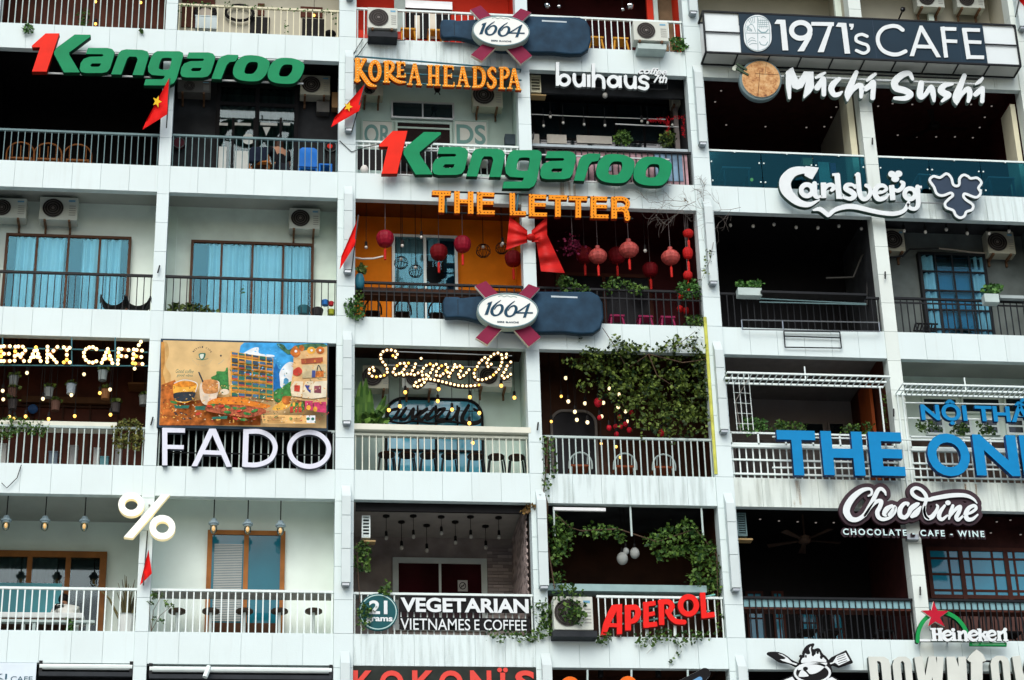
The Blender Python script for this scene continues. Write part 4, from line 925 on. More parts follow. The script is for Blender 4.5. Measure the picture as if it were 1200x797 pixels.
for x, y in ((522, 225), (607, 228), (735, 233)): part('bracket', MB().tube([at(x, y, Y + .12), at(x, y, -.01)], .016), blackmetal, root)

# --- bulb letters over the plant filled cafe
def bulb_sign(name, label, items, Y, loc, cr, rbulb, back, backw):
    root = sign(name, label, loc)
    for pts, gold in items:
        mb = MB()
        if len(pts) > 1: glyph(root, cr, [SL(*pts, w=backw)], Y + .03, .04, back, None, name='letter', bevel=.004)
    return root
MK = Crop(0, 380, 3.985); Y = -.10
root = sign('bulb_letter_sign', 'letters made of glowing round bulbs over the dark plant filled cafe balcony', at(2, 424, Y))
ltr = [[B(-55, 100, -55, 175, 1), B(-55, 103, -38, 140, 1), B(-38, 140, -20, 103, 1), B(-20, 100, -20, 175, 1)],
       [B(5, 105, 5, 172, 1), B(18, 103, 46, 103, 1), B(18, 138, 42, 138, 1), B(18, 172, 46, 172, 1)], [B(72, 105, 68, 170, 1), ('s', [(86, 104, 1), (108, 106, 1), (118, 122, 1), (104, 138, 1), (84, 142, 1)]), B(96, 152, 112, 172, 1)], [B(168, 108, 138, 172, 1), B(172, 122, 190, 172, 1), B(158, 152, 174, 152, 1)],
       [B(222, 105, 220, 176, 1), B(268, 106, 232, 142, 1), B(242, 152, 264, 178, 1)], [B(312, 120, 312, 166, 1), B(298, 108, 325, 110, 1), B(298, 178, 326, 178, 1)], [('s', [(450, 116, 1), (428, 106, 1), (400, 118, 1), (391, 142, 1), (402, 168, 1), (426, 180, 1), (450, 173, 1)])],
       [B(503, 116, 475, 180, 1), B(507, 130, 525, 182, 1), B(492, 160, 510, 160, 1)], [B(554, 115, 550, 185, 1), B(568, 116, 600, 120, 1), B(566, 148, 590, 150, 1)], [B(625, 118, 620, 182, 1), B(638, 120, 663, 123, 1), B(636, 150, 660, 153, 1), B(632, 184, 665, 186, 1), B(648, 98, 658, 82, 1)]]
for g in ltr:
    q = glyph(root, MK, [(k, d[:4] + (14,)) if k == 'b' else ('s', [(x, y, 14) for x, y, w in d]) for k, d in g], Y, .05, M('rusty_letter_tray', (.12, .05, .02), .7, .3), None)
    mb, mg = MB(), MB()
    for p in along(g, 17.0):
        (mg if random.random() < .16 else mb).sphere(MK.at(p[0], p[1], Y - .03), .034, 9, 6)
    part('bulbs', mb, lampwarm, q, smooth=True)
    if mg.v: part('bulbs', mg, lampgold, q, smooth=True)
for pts in (((-20, 407.5), (88, 409.5), (173, 413)), ((-20, 428), (173, 429))): rail(root, pts, Y + .07, .014, bluerail)
for x in (3, 84, 135): rail(root, ((x, 396), (x, 428)), Y + .09, .014, bluerail)

SG1, SG2 = Crop(420, 395, 9.967), Crop(520, 395, 9.967)
Y = -.12; root = sign('bulb_letter_sign', 'cursive word traced in glowing bulbs above the round topped cafe window', at(434, 441, Y))
def o2(L): return [(x + 996.7, y) for x, y in L]
GL = [[(435, 238), (403, 218), (455, 202), (432, 165), (383, 152), (333, 153), (288, 170), (262, 207), (263, 252), (285, 292), (315, 327), (335, 372), (337, 412), (302, 447), (258, 458), (210, 465), (160, 457), (126, 422), (128, 377), (170, 355), (182, 392)],
      [(585, 305), (535, 307), (487, 310), (452, 335), (422, 370), (405, 410), (435, 440), (475, 427), (508, 412), (533, 377), (556, 340)], [(527, 443), (571, 432), (613, 432)], [(667, 315), (654, 354), (632, 392), (613, 432), (655, 442), (697, 420)], [(732, 250)],
      [(838, 315), (793, 332), (760, 365), (741, 403), (747, 445), (793, 440), (842, 417), (863, 377), (875, 337), (911, 318)], [(842, 417), (820, 457), (770, 530), (735, 562), (692, 580), (652, 568), (672, 530), (712, 507), (756, 493), (795, 490), (842, 492), (890, 502), (935, 510), (982, 522), (1028, 533), (1076, 545), (1122, 557), (1168, 566), (1217, 570), (1264, 572), (1314, 570), (1361, 566), (1408, 560)],
      [(973, 337), (938, 365), (912, 403), (910, 447), (955, 455), (990, 430), (1022, 390), (1020, 320)], [(1020, 320), (1042, 355), (1040, 410), (1057, 463)], [(1072, 422), (1100, 387), (1117, 353), (1127, 322), (1150, 352)], o2([(190, 337), (217, 357), (197, 397), (174, 436), (190, 470), (233, 450), (265, 417), (295, 382)]),
      o2([(555, 317), (517, 345), (504, 303), (520, 262), (550, 227), (587, 200), (633, 187), (674, 208), (683, 250), (679, 295), (665, 338), (644, 377), (612, 411), (581, 443), (542, 470), (497, 488), (450, 500), (402, 497), (363, 467), (354, 424), (366, 381), (391, 346), (413, 303), (446, 270), (480, 240)]),
      o2([(733, 200), (728, 237)]), o2([(783, 292), (740, 338), (726, 378), (703, 413), (682, 452), (706, 480), (747, 462), (782, 435)])]
done = set()
for g in GL:
    gg = g if len(g) > 1 else [g[0], (g[0][0] + 4, g[0][1] + 3)]
    q = glyph(root, SG1, [S(*gg, w=40)] if len(gg) > 2 else [SL(*gg, w=40)], Y, .06, M('black_letter_tray', (.03, .015, .01), .6), None)
    mb, mg = MB(), MB()
    for p in g:
        if p in done: continue
        done.add(p); (mg if random.random() < .08 else mb).sphere(SG1.at(p[0], p[1], Y - .03), .025, 9, 6)
    if mb.v: part('bulbs', mb, lampwarm, q, smooth=True)
    if mg.v: part('bulbs', mg, lampgold, q, smooth=True)
for pts in (((455, 428), (600, 431)), ((460, 412), (600, 417))): rail(root, pts, Y + .08, .012, steel)
# black cursive word across the arched window
AV = Crop(430, 460, 7.973); Y = 1.05
root = sign('script_sign', 'black cursive word fixed across the round topped window', at(460, 495, Y))
av = [S((290, 150, 30), (225, 165, 26), (195, 215, 30), (240, 245, 24), (300, 165, 30), (262, 235, 30), (320, 225, 20)), S((365, 145, 34), (310, 235, 34), (370, 240, 24), (435, 150, 32), (425, 240, 36), (500, 175, 30)), S((560, 150, 34), (480, 215, 40), (510, 255, 28), (560, 200, 26)), S((625, 145, 30), (560, 240, 36), (620, 225, 20), (690, 150, 24)), S((650, 165, 34), (730, 150, 26), (650, 245, 32), (750, 250, 34)),
      S((790, 150, 30), (745, 245, 32), (800, 240, 26), (860, 145, 30), (835, 245, 34)), S((950, 120, 36), (890, 235, 46), (930, 285, 46), (1040, 275, 44), (1078, 235, 14)), S((200, 262, 18), (330, 285, 14), (450, 262, 18), (600, 285, 14), (760, 268, 18), (900, 285, 16)), S((1000, 150, 20), (1040, 175, 22), (1065, 205, 16))]
for g in av: glyph(root, AV, [('s', [(x, y, w * .72) for x, y, w in g[1]])], Y, .04, black, None)
rail(root, ((455, 480), (564, 482)), Y + .05, .01)

# --- white architectural letters under the billboard, and the billboard itself
FD = Crop(170, 380, 3.984); Y = -.12
root = sign('shop_sign', 'large white thin capitals standing under the painted billboard', at(192, 546, Y)); lav = M('lavender_white_face', (.64, .67, .76), .4, .04)
for prims in ([B(92, 485, 92, 658, 23), B(82, 494, 186, 496, 20), B(92, 572, 180, 574, 18)], [P((300, 488), (330, 488), (404, 665), (380, 665), (315, 516), (243, 662), (218, 662)), B(262, 597, 372, 601, 19)], [B(472, 490, 466, 664, 25), S((470, 501), (540, 502), (590, 530), (608, 578), (585, 630), (530, 655), (466, 656), w=21)], [R(766, 584, 92, 80, 21)]):
    glyph(root, FD, prims, Y, .10, lav, M('dark_letter_return', (.09, .10, .13), .5), bevel=.004)
rail(root, ((188, 503), (388, 507)), Y + .10, .02); rail(root, ((188, 530), (388, 534)), Y + .12, .015)

def art(root, Y, shapes):
    """flat painted shapes, each a film of paint a millimetre further out"""
    for i, (cr, prims, mat, nm) in enumerate(shapes): glyph(root, cr, prims, Y - .0015 * (i + 1), .0012, mat, None, name=nm, res=.3 if nm == 'painted_dabs' else .15, bevel=0)
Y = -.05; A1, A2, A3, A4 = Crop(185, 395, 9.967), Crop(290, 395, 9.967), Crop(185, 440, 11.39), Crop(290, 440, 11.39)
X0, X1, Z0, Z1 = rect(189, 399.5, 383, 499, Y); zt = at(189, 398.8, Y).z; zb = at(190, 497.5, Y).z
root = thing('billboard', 'painted cafe billboard showing coffee glasses, a filled roll and a balcony building', 'billboard', (X0, Y, zb))
part('billboard_frame', MB().box(X0 - .05, X1 + .03, Y + .004, Y + .10, zb - .06, zt + .04), M('blue_black_frame', (.02, .045, .07), .4, .1), root)
cream = M('cream_backdrop', (.60, .42, .19), .7, .25, 2.2); part('poster', MB().box(X0, X1, Y - .002, Y + .003, zb, zt), cream, root)
pm = lambda nm, c, v=.3, s=7.0: M('paint_' + nm, c, .65, v, s)
OR, BR, SK, CLD, GR, RED, DK, YEL, TAN, TEAL = pm('orange', (.42, .12, .02), .75, 9), pm('brown', (.16, .06, .025)), pm('sky', (.04, .30, .62), .45, 6), pm('cloud', (.70, .76, .78), .15), pm('green', (.04, .20, .05), .6, 12), pm('red', (.50, .05, .03), .4), pm('dark', (.02, .03, .04), .5), pm('yellow', (.75, .38, .05), .3), pm('tan', (.62, .40, .18), .25), pm('teal', (.02, .14, .10), .3)
shapes = [(A1, [PS((220, 130), (400, 70), (700, 75), (830, 160), (800, 400), (600, 480), (300, 480), (190, 330))], pm('pale_wash', (.68, .58, .36), .14, 3), 'painted_wash'), (A1, [PS((40, 60), (110, 70), (130, 200), (90, 330), (150, 450), (120, 620), (40, 700))], pm('tan_wash', (.58, .36, .13), .35, 4), 'painted_wash'), (A1, [PS((40, 60), (75, 90), (80, 300), (60, 420), (90, 560), (40, 700))], pm('deep_wash', (.46, .22, .05), .4, 5), 'painted_wash'), (A1, [P((30, 797), (40, 560), (200, 500), (330, 760), (700, 700), (1200, 760), (1200, 1030), (20, 1030))], OR, 'painted_table'),
          (A2, [P((-80, 100), (-40, 65), (930, 75), (930, 400), (560, 420), (400, 640), (300, 640), (-120, 300))], SK, 'painted_sky'), (A2, [PS((-60, 200), (60, 130), (130, 125), (140, 190), (300, 210), (310, 230), (-40, 235))], CLD, 'painted_cloud'), (A2, [PS((370, 560), (375, 420), (430, 330), (500, 290), (540, 330), (520, 520), (460, 600))], CLD, 'painted_cloud'),
          (A2, [P((305, 610), (310, 370), (332, 300), (365, 370), (385, 380), (370, 400), (385, 600))], pm('tower_blue', (.01, .14, .42)), 'painted_tower'), (A2, [P((415, 590), (425, 490), (450, 475), (480, 495), (480, 600))], pm('far_blue', (.06, .25, .42)), 'painted_tower'),
          (A1, [PS((620, 480), (680, 440), (690, 400), (780, 400), (800, 360), (840, 360), (850, 640), (760, 620), (720, 560))], GR, 'painted_tree'), (A2, [PS((310, 640), (400, 590), (500, 520), (540, 520), (530, 700), (340, 760))], GR, 'painted_bush'), (A2, [PS((340, 80), (420, 90), (480, 150), (600, 90), (900, 80), (930, 200), (640, 150), (500, 200), (430, 170))], pm('leaf_green', (.05, .14, .07), .7, 14), 'painted_leaves'),
          (A1, [P((850, 165), (1060, 200), (1060, 760), (850, 700))], YEL, 'painted_building'), (A2, [P((0, 200), (300, 240), (300, 740), (0, 700))], YEL, 'painted_building'), (A1, [P((815, 300), (850, 170), (850, 690), (835, 680))], TAN, 'painted_building_side')]
gc = [pm('bay_red', (.42, .06, .04)), pm('bay_green', (.05, .17, .12)), pm('bay_dark', (.03, .06, .09)), pm('bay_orange', (.5, .2, .05)), pm('bay_blue', (.05, .14, .25)), pm('bay_plum', (.10, .05, .12)), TEAL]
BW = Crop(270, 410, 10)
for rr in range(8):
    for cc in range(6):
        u0, u1 = cc / 6 + .012, (cc + 1) / 6 - .012
        def cp(u, v): return (10 + u * 490, 10 + v * 545 + u * 70 * (1 - v * .5))
        v0, v1 = rr / 8 + .026, (rr + 1) / 8 - .012
        shapes.append((BW, [P(cp(u0, v0), cp(u1, v0), cp(u1, v1), cp(u0, v1))], random.choice([gc[2], gc[2], gc[4], TEAL]), 'painted_balcony'))
        vm = v0 + (v1 - v0) * random.uniform(.45, .7); shapes.append((BW, [P(cp(u0, vm), cp(u1, vm), cp(u1, v1), cp(u0, v1))], random.choice([gc[0], gc[1], gc[3], gc[3], gc[2]]), 'painted_balcony'))
shapes += [(A1, [PS((180, 560), (180, 640), (200, 740), (300, 770), (390, 740), (440, 650), (450, 550), (320, 520))], YEL, 'painted_glass'), (A1, [PS((185, 660), (330, 640), (440, 650), (400, 730), (310, 755), (205, 735))], DK, 'painted_coffee'), (A1, [E(315, 550, 130, 34)], pm('coffee_top', (.62, .22, .02), .5, 14), 'painted_coffee_top'), (A1, [S((190, 540, 6), (310, 500, 6), (455, 540, 6), (440, 640, 6))], CLD, 'painted_rim'),
           (A1, [PS((500, 540), (490, 680), (530, 780), (640, 790), (690, 700), (720, 530), (600, 500))], pm('milk', (.62, .52, .40), .3), 'painted_glass'), (A1, [PS((520, 520), (600, 495), (700, 520), (700, 640), (560, 660), (520, 600))], pm('caramel', (.50, .22, .07), .5, 12), 'painted_drink'), (A1, [SL((480, 415, 18), (525, 520, 18))], DK, 'painted_straw'), (A1, [E(780, 640, 52, 34)], pm('egg', (.66, .56, .42), .2), 'painted_bowl'),
           (A3, [PS((660, 360), (760, 310), (950, 285), (1100, 295), (1240, 340), (1500, 400), (1400, 440), (1180, 400), (800, 380), (680, 400))], pm('crust', (.66, .20, .02), .4, 10), 'painted_roll'), (A3, [PS((680, 400), (900, 390), (1180, 410), (1400, 440), (1440, 500), (1200, 560), (900, 520), (640, 470))], pm('filling', (.36, .09, .04), .8, 16), 'painted_filling')]
for q in ((720, 400), (930, 420), (1040, 440), (1130, 440), (1190, 510), (930, 490), (1140, 590), (1290, 470)): shapes.append((A3, [E(q[0], q[1], 50, 18, random.uniform(-.4, .4))], GR, 'painted_lettuce'))
for q in ((690, 410), (850, 410), (540, 510), (1035, 575), (1090, 470)): shapes.append((A3, [E(q[0], q[1], 40, 16, random.uniform(-.4, .4))], RED, 'painted_tomato'))
for q in ((235, 500), (310, 500), (250, 525), (350, 580), (430, 575), (370, 520)): shapes.append((A3, [E(q[0], q[1], 24, 9, .4)], DK, 'painted_bean'))
shapes += [(A3, [P((210, 395), (425, 400), (405, 440), (230, 440))], TEAL, 'painted_label'), (A3, [P((490, 410), (640, 405), (625, 462), (505, 462))], TEAL, 'painted_label'), (A3, [P((715, 555), (930, 540), (920, 580), (735, 585))], TEAL, 'painted_label'), (A3, [S((180, 350, 30), (240, 365, 34))], GR, 'painted_leaf'),
           (A2, [P((540, 180), (930, 110), (930, 797), (520, 720), (500, 600), (530, 420))], TAN, 'painted_stall'), (A2, [PS((500, 180), (560, 100), (620, 190), (560, 240))], OR, 'painted_lantern'), (A2, [E(632, 130, 32, 36)], OR, 'painted_lantern'), (A2, [E(745, 155, 48, 42)], YEL, 'painted_lantern'), (A2, [E(850, 155, 48, 44)], OR, 'painted_lantern'), (A2, [E(565, 165, 16, 16), E(750, 155, 14, 14), E(848, 155, 14, 14)], CLD, 'painted_glow'),
           (A2, [P((625, 255), (880, 235), (880, 300), (630, 315))], pm('sign_brown', (.30, .07, .03), .4), 'painted_board'), (A2, [P((640, 330), (920, 315), (920, 470), (640, 480))], pm('shelf_tan', (.50, .42, .24), .3), 'painted_shelf'), (A2, [PS((535, 390), (600, 350), (640, 400), (600, 450), (540, 440))], RED, 'painted_flowers'), (A2, [P((800, 400), (890, 390), (890, 465), (790, 470))], OR, 'painted_bag'), (A2, [S((810, 400, 10), (830, 330, 10), (865, 395, 10))], DK, 'painted_handle'), (A2, [P((755, 390), (795, 390), (790, 470), (750, 470))], pm('bag_blue', (.05, .08, .25)), 'painted_bag'),
           (A2, [P((500, 590), (550, 515), (650, 520), (640, 700), (520, 690))], pm('shirt', (.68, .60, .42), .15), 'painted_shirt'), (A2, [P((655, 580), (680, 520), (770, 515), (770, 720), (640, 710))], pm('shirt', (.68, .60, .42), .15), 'painted_shirt'), (A2, [P((750, 580), (790, 520), (930, 510), (920, 700), (770, 720))], pm('shirt2', (.70, .64, .48), .15), 'painted_shirt'), (A2, [P((548, 560), (615, 565), (610, 640), (545, 632))], RED, 'painted_print'), (A2, [P((668, 560), (728, 565), (715, 610), (740, 615), (735, 655), (700, 620))], pm('print_blue', (.04, .06, .25)), 'painted_print'), (A2, [P((780, 570), (862, 568), (860, 655), (778, 650))], pm('print_plum', (.22, .06, .08)), 'painted_print'),
           (A4, [PS((330, 440), (450, 340), (480, 280), (580, 280), (575, 380), (520, 440), (400, 470))], pm('hat_yellow', (.70, .38, .06)), 'painted_hat'), (A4, [PS((460, 340), (480, 280), (575, 280), (570, 370), (500, 390))], OR, 'painted_basket'), (A4, [P((580, 380), (740, 350), (760, 450), (720, 490), (560, 500))], GR, 'painted_cloth'), (A4, [P((770, 340), (880, 340), (870, 470), (770, 450))], pm('tin_pink', (.48, .04, .12), .5, 12), 'painted_tin'), (A4, [P((885, 360), (1050, 350), (1050, 500), (890, 480))], pm('tin_pink', (.48, .04, .12), .5, 12), 'painted_tin'), (A4, [E(620, 385, 18, 30), E(700, 385, 18, 30), E(815, 430, 30, 34), E(905, 450, 28, 34)], YEL, 'painted_figure'), (A4, [P((568, 420), (610, 410), (605, 495), (568, 495)), P((640, 420), (665, 415), (665, 495), (635, 495)), P((680, 420), (720, 415), (725, 490), (680, 495))], RED, 'painted_bottle'),
           (A4, [P((185, 525), (905, 535), (905, 645), (205, 640))], pm('caption_panel', (.72, .44, .16), .12), 'painted_caption'), (A4, [P((785, 535), (905, 535), (905, 635), (790, 632))], CLD, 'painted_caption'), (A4, [E(810, 578, 24, 20), E(872, 580, 22, 20)], TEAL, 'painted_icon'), (A4, [S((215, 545, 12), (222, 562, 6))], DK, 'painted_pin'), (A4, [E(577, 575, 18, 22)], pm('icon_green', (.28, .34, .10)), 'painted_icon')]
shapes += [(A4, [B(260 + (i % 2) * 10, 553 + 22 * i, 500 - 30 * (i % 3), 555 + 22 * i, 6)], pm('fine_print', (.36, .20, .07), .1), 'fine_print_line') for i in range(4)] + [(A4, [B(620, 575 + 25 * i, 710, 577 + 25 * i, 6)], pm('fine_print', (.36, .20, .07), .1), 'fine_print_line') for i in range(2)]
shapes += [(A1, [PS((480, 195), (555, 190), (545, 245), (520, 265), (490, 250))], TEAL, 'painted_cup'), (A1, [PS((492, 205), (535, 200), (530, 240), (510, 255), (495, 240))], pm('cup_white', (.60, .66, .56), .1), 'painted_cup'), (A1, [S((450, 255, 6), (515, 268, 6), (585, 252, 6))], TEAL, 'painted_saucer'), (A1, [E(736, 175, 16, 10)], TAN, 'painted_mark'), (A1, [E(736, 218, 11, 11)], DK, 'painted_mark'), (A1, [S((705, 315, 5), (745, 290, 5), (775, 260, 5))], pm('faint_ink', (.40, .36, .26), .1), 'painted_mark')]
rd = random.Random(3)
for nm, c, box, cnt in (('dab_gold', (.70, .40, .08), (30, 560, 1000, 1000), 70), ('dab_brown', (.13, .05, .02), (30, 560, 1500, 1000), 80), ('dab_green', (.03, .13, .05), (700, 380, 2000, 1000), 70), ('dab_red', (.45, .05, .04), (600, 700, 2000, 1000), 60), ('dab_cream', (.70, .60, .40), (200, 500, 1950, 1000), 70), ('dab_sky', (.10, .42, .72), (1000, 90, 1500, 500), 30), ('dab_amber', (.60, .26, .04), (1560, 120, 1960, 900), 60)):
    shapes.append((A1, [E(rd.uniform(box[0], box[2]), rd.uniform(box[1], box[3]), rd.uniform(5, 15), rd.uniform(3, 6), rd.uniform(-1, 1)) for _ in range(cnt)], pm(nm, c, .4, 9), 'painted_dabs'))
art(root, Y, shapes)
yt = Y - .25
def arc_text(s, cr, cx, cy, rx, ry, a0, a1, size, mat, flip=False):
    for i, ch in enumerate(s):
        if ch == ' ': continue
        a = math.radians(a0 + (a1 - a0) * i / (len(s) - 1)); v = cr.at(cx + rx * math.cos(a), cy - ry * math.sin(a), Y - .2)
        me = text_me(ch, -size * .35, size * .35, -size / 2, size / 2, 0, .001, bold=.015)
        ang = a - math.pi / 2 if not flip else a + math.pi / 2
        me.transform(Matrix.Translation((v.x, Y - .16, v.z)) @ Matrix.Rotation(-ang, 4, 'Y')); mesh_part('lettering', me, mat, None, root)
arc_text('MERAKI CAFE', A1, 516, 215, 118, 108, 148, 28, .035, DK); arc_text('COFFEE & BAKERY', A1, 516, 215, 118, 108, 195, 345, .020, pm('faint_ink', (.40, .36, .26), .1), True)
textpx(root, 'Good coffee', 206, 432.5, 437, 227, Y - .16, .001, TEAL, shear=.35); textpx(root, 'good vibes', 207, 438, 442, 226, Y - .16, .001, TEAL, shear=.35)
textpx(root, 'Egg Coffee', 206, 475.5, 477.6, 220, Y - .16, .001, CLD, shear=.3); textpx(root, 'Banh Mi', 251, 488.5, 490.6, 263, Y - .16, .001, CLD, shear=.3)

# --- glowing percent sign
PC = Crop(0, 570, 3.511); Y = -.22
root = sign('percent_sign', 'glowing white percent symbol on the thin column above a furled red flag', at(172, 600, Y))
pface = M('lit_sign_face', (.85, .85, .80), .4, 0, es=.22, ec=(.95, 1.0, .92)); pside = M('lit_sign_edge', (.80, .72, .45), .5, 0, es=.4, ec=(1.0, .82, .42))
for prims in ([R(540, 74, 40, 36, 25)], [R(668, 168, 40, 37, 25)], [P((665, 33), (698, 33), (546, 212), (510, 208))]): glyph(root, PC, prims, Y, .12, pface, pside, name='symbol_piece', bevel=.004)
part('bracket', MB().tube([at(172, 606, Y + .1), at(172, 606, -.02)], .02).tube([at(175, 592, Y + .1), at(175, 592, -.02)], .02), steel, root)

# --- railing sign: white letters on black, round teal badge
Y = -.02; root = sign('shop_sign', 'white capitals on black strips with a round teal badge along the brick balcony railing', at(420, 738, Y))
part('sign_strip', MB().pbox(468, 698.5, 621, 717.5, Y + .03, Y + .05), black, root); part('sign_strip', MB().pbox(468, 724, 621, 738.5, Y + .03, Y + .05), black, root)
textpx(root, 'VEGETARIAN', 469.5, 700, 717, 619.5, Y, .03, signwhite, signside, bold=.035)
textpx(root, 'VIETNAMES', 469.5, 724.5, 738, 551, Y, .03, signwhite, signside, bold=.004); textpx(root, 'E COFFEE', 556, 726, 738.5, 617, Y, .03, signwhite, signside, bold=.004)
VB = Crop(390, 570, 3.511); tealb = M('deep_teal_badge', (.006, .075, .085), .45, .1)
glyph(root, VB, [E(187, 517, 80, 76)], Y - .01, .05, tealb, name='badge'); glyph(root, VB, [R(187, 517, 74, 70, 4)], Y - .014, .01, M('pale_teal_ring', (.40, .58, .56), .5), name='badge_ring', bevel=0)
textpx(root, '21', 432.5, 703.5, 719.5, 454, Y - .016, .012, signwhite, None, bold=.03); textpx(root, 'grams', 429, 723, 730, 460, Y - .016, .012, signwhite, None, bold=.03)

# --- red slanting letters on the ivy balcony
AP = Crop(690, 680, 7.5); Y = -.14; root = sign('shop_sign', 'bright red letters climbing to the right across the ivy covered railing', at(706, 742, Y))
apf = M('bright_red_face', (.72, .012, .008), .4, .06)
for prims in ([P((205, 218), (292, 210), (292, 470), (248, 474), (248, 412), (178, 410), (150, 480), (106, 486), (130, 380), (165, 290)), cut(P((246, 268), (246, 380), (188, 378)))], [B(343, 218, 345, 440, 50), S((350, 242, 44), (412, 240, 46), (434, 285, 48), (410, 345, 46), (350, 372, 30))], [B(503, 192, 505, 417, 44), B(480, 215, 586, 200, 38), B(500, 306, 580, 290, 34), B(482, 398, 600, 385, 40)],
              [B(636, 172, 641, 392, 46), S((630, 192, 42), (700, 190, 44), (732, 225, 44), (715, 265, 42), (690, 282, 34)), S((690, 270, 36), (722, 325, 42), (770, 362, 42), (838, 368, 40))], [R(877, 221, 70, 76, 44)], [B(1000, 110, 1014, 330, 44), B(995, 314, 1106, 300, 42)]):
    glyph(root, AP, prims, Y, .10, apf, M('dark_red_edge', (.22, .008, .006), .5), bevel=.006)
for pts in (((725, 720), (838, 697)), ((718, 733), (832, 716))): rail(root, pts, Y + .11, .018, M('teal_pipe', (.16, .42, .38), .4))
for x in (758, 791): rail(root, ((x, 722), (x, 746)), Y + .13, .03, whitemetal, 'support_post')

# --- blue sans letters, two lines
Y = -.34
root = sign('shop_sign', 'large blue sans capitals across the white tube railing', at(912, 555, Y))
for ch, a, t, b, c_ in (('T', 912, 504, 556.5, 957), ('H', 963.5, 505, 556.5, 1012), ('E', 1019.5, 506, 557, 1059), ('O', 1087, 507.5, 557.5, 1136.5), ('N', 1142, 509, 557, 1193), ('E', 1197, 510, 557.5, 1236)):
    q = textpx(root, ch, a, t, b, c_, Y, .12, bluef, blues, name='letter', bold=.035)
rail(root, ((905, 512), (1240, 519)), Y + .14, .018, whitemetal); rail(root, ((905, 548), (1240, 551)), Y + .14, .018, whitemetal)
for x, y in ((930, 513), (1035, 515), (1115, 516), (1170, 517)): part('bracket', MB().tube([at(x, y, Y + .14), at(x, y, .06)], .016), whitemetal, root)
Y = -.30; root = sign('shop_sign', 'smaller blue capitals with accents under the white slatted awning frame', at(1079, 493, Y))
textpx(root, 'NỘI THẤ', 1079, 463.5, 497, 1207, Y, .09, bluef, blues, bold=.03)
rail(root, ((1060, 472), (1240, 475)), Y + .11, .016, whitemetal); rail(root, ((1064, 490), (1240, 493)), Y + .11, .016, whitemetal)

# --- plum script board
D1, D2 = Crop(975, 560, 9.967), Crop(1060, 560, 9.967); Y = -.22; off = (1060 - 975) * 9.967
root = sign('script_board_sign', 'white flowing script on a dark plum contour board with small capitals beneath', at(985, 630, Y))
def d2(*pts): return [(x + off, y, w) for x, y, w in pts]
G = [[S((425, 212, 14), (462, 190, 24), (462, 145, 26), (425, 128, 32), (345, 150, 50), (250, 225, 66), (185, 320, 76), (170, 400, 76), (215, 475, 62), (290, 488, 48), (370, 440, 44), (430, 350, 46), (490, 240, 48), (535, 150, 46), (575, 128, 38), (615, 160, 30), (630, 200, 14))],
     [S((385, 440, 30), (450, 345, 32), (520, 278, 40), (575, 275, 44), (560, 340, 46), (530, 400, 48), (545, 460, 44), (600, 485, 38), (680, 462, 30), (735, 400, 30), (745, 350, 30))], [S((700, 325, 30), (640, 365, 56), (610, 420, 44), (630, 445, 20))], [S((730, 335, 30), (705, 390, 40), (670, 430, 36))],
     [S((885, 325, 16), (890, 298, 28), (840, 305, 40), (795, 370, 52), (800, 440, 50), (850, 462, 44), (895, 420, 40), (925, 360, 56), (985, 315, 50), (1015, 300, 20))], [S((1035, 340, 22), (985, 410, 66), (935, 450, 40))],
     [S((1130, 480, 20), (1090, 440, 30), (1075, 350, 34), (1095, 280, 36), (1100, 215, 40), (1050, 145, 36), (980, 118, 36), (935, 150, 40), (955, 205, 40), (1040, 250, 36), (1150, 252, 40), *d2((330, 242, 42), (480, 215, 48), (600, 202, 46), (720, 208, 40), (805, 248, 26), (845, 295, 12)))],
     [S(*d2((238, 340, 26), (232, 400, 36), (262, 465, 48), (320, 455, 52), (368, 390, 36), (388, 340, 30), (375, 315, 16)))], [S(*d2((470, 325, 26), (415, 400, 46), (405, 460, 46), (440, 485, 36), (500, 440, 20)))], [E(508 + off, 292, 30, 26)],
     [S(*d2((565, 325, 30), (540, 400, 40), (520, 480, 18))), S(*d2((530, 450, 22), (600, 365, 36), (650, 338, 40), (635, 400, 44), (605, 460, 44), (630, 490, 36), (690, 440, 18)))], [S(*d2((690, 440, 16), (780, 405, 28), (835, 360, 32), (815, 325, 34), (750, 355, 46), (715, 430, 52), (740, 485, 46), (800, 478, 34), (855, 430, 16)))]]
glyph(root, D1, [p for g in G for p in g], Y, .08, plum, M('plum_edge', (.03, .012, .018), .6), name='contour_board', grow=46, bevel=.008)
for g in G: glyph(root, D1, g, Y - .05, .05, signwhite, M('dark_script_edge', (.01, .02, .03), .5), bevel=.006)
me = text_me('CHOCOLATE - CAFE - WINE', at(987.5, 624, Y).x, at(1153, 627, Y).x, at(987.5, 627.3, Y).z, at(987.5, 620, Y).z, Y - .03, .03, bold=.02, space=1.35); mesh_part('lettering', me, M('pale_teal_letters', (.55, .74, .74), .5), signside, root)
me = text_me('CHOCOLATE - CAFE - WINE', at(985.7, 624, Y).x, at(1155, 627, Y).x, at(987.5, 629.0, Y).z, at(987.5, 618.2, Y).z, Y + .005, .04, bold=.11, space=1.35); mesh_part('caption_board', me, plum, None, root)
part('bracket', MB().pbox(1063, 626, 1077, 632, Y + .05, -.03), steel, root)

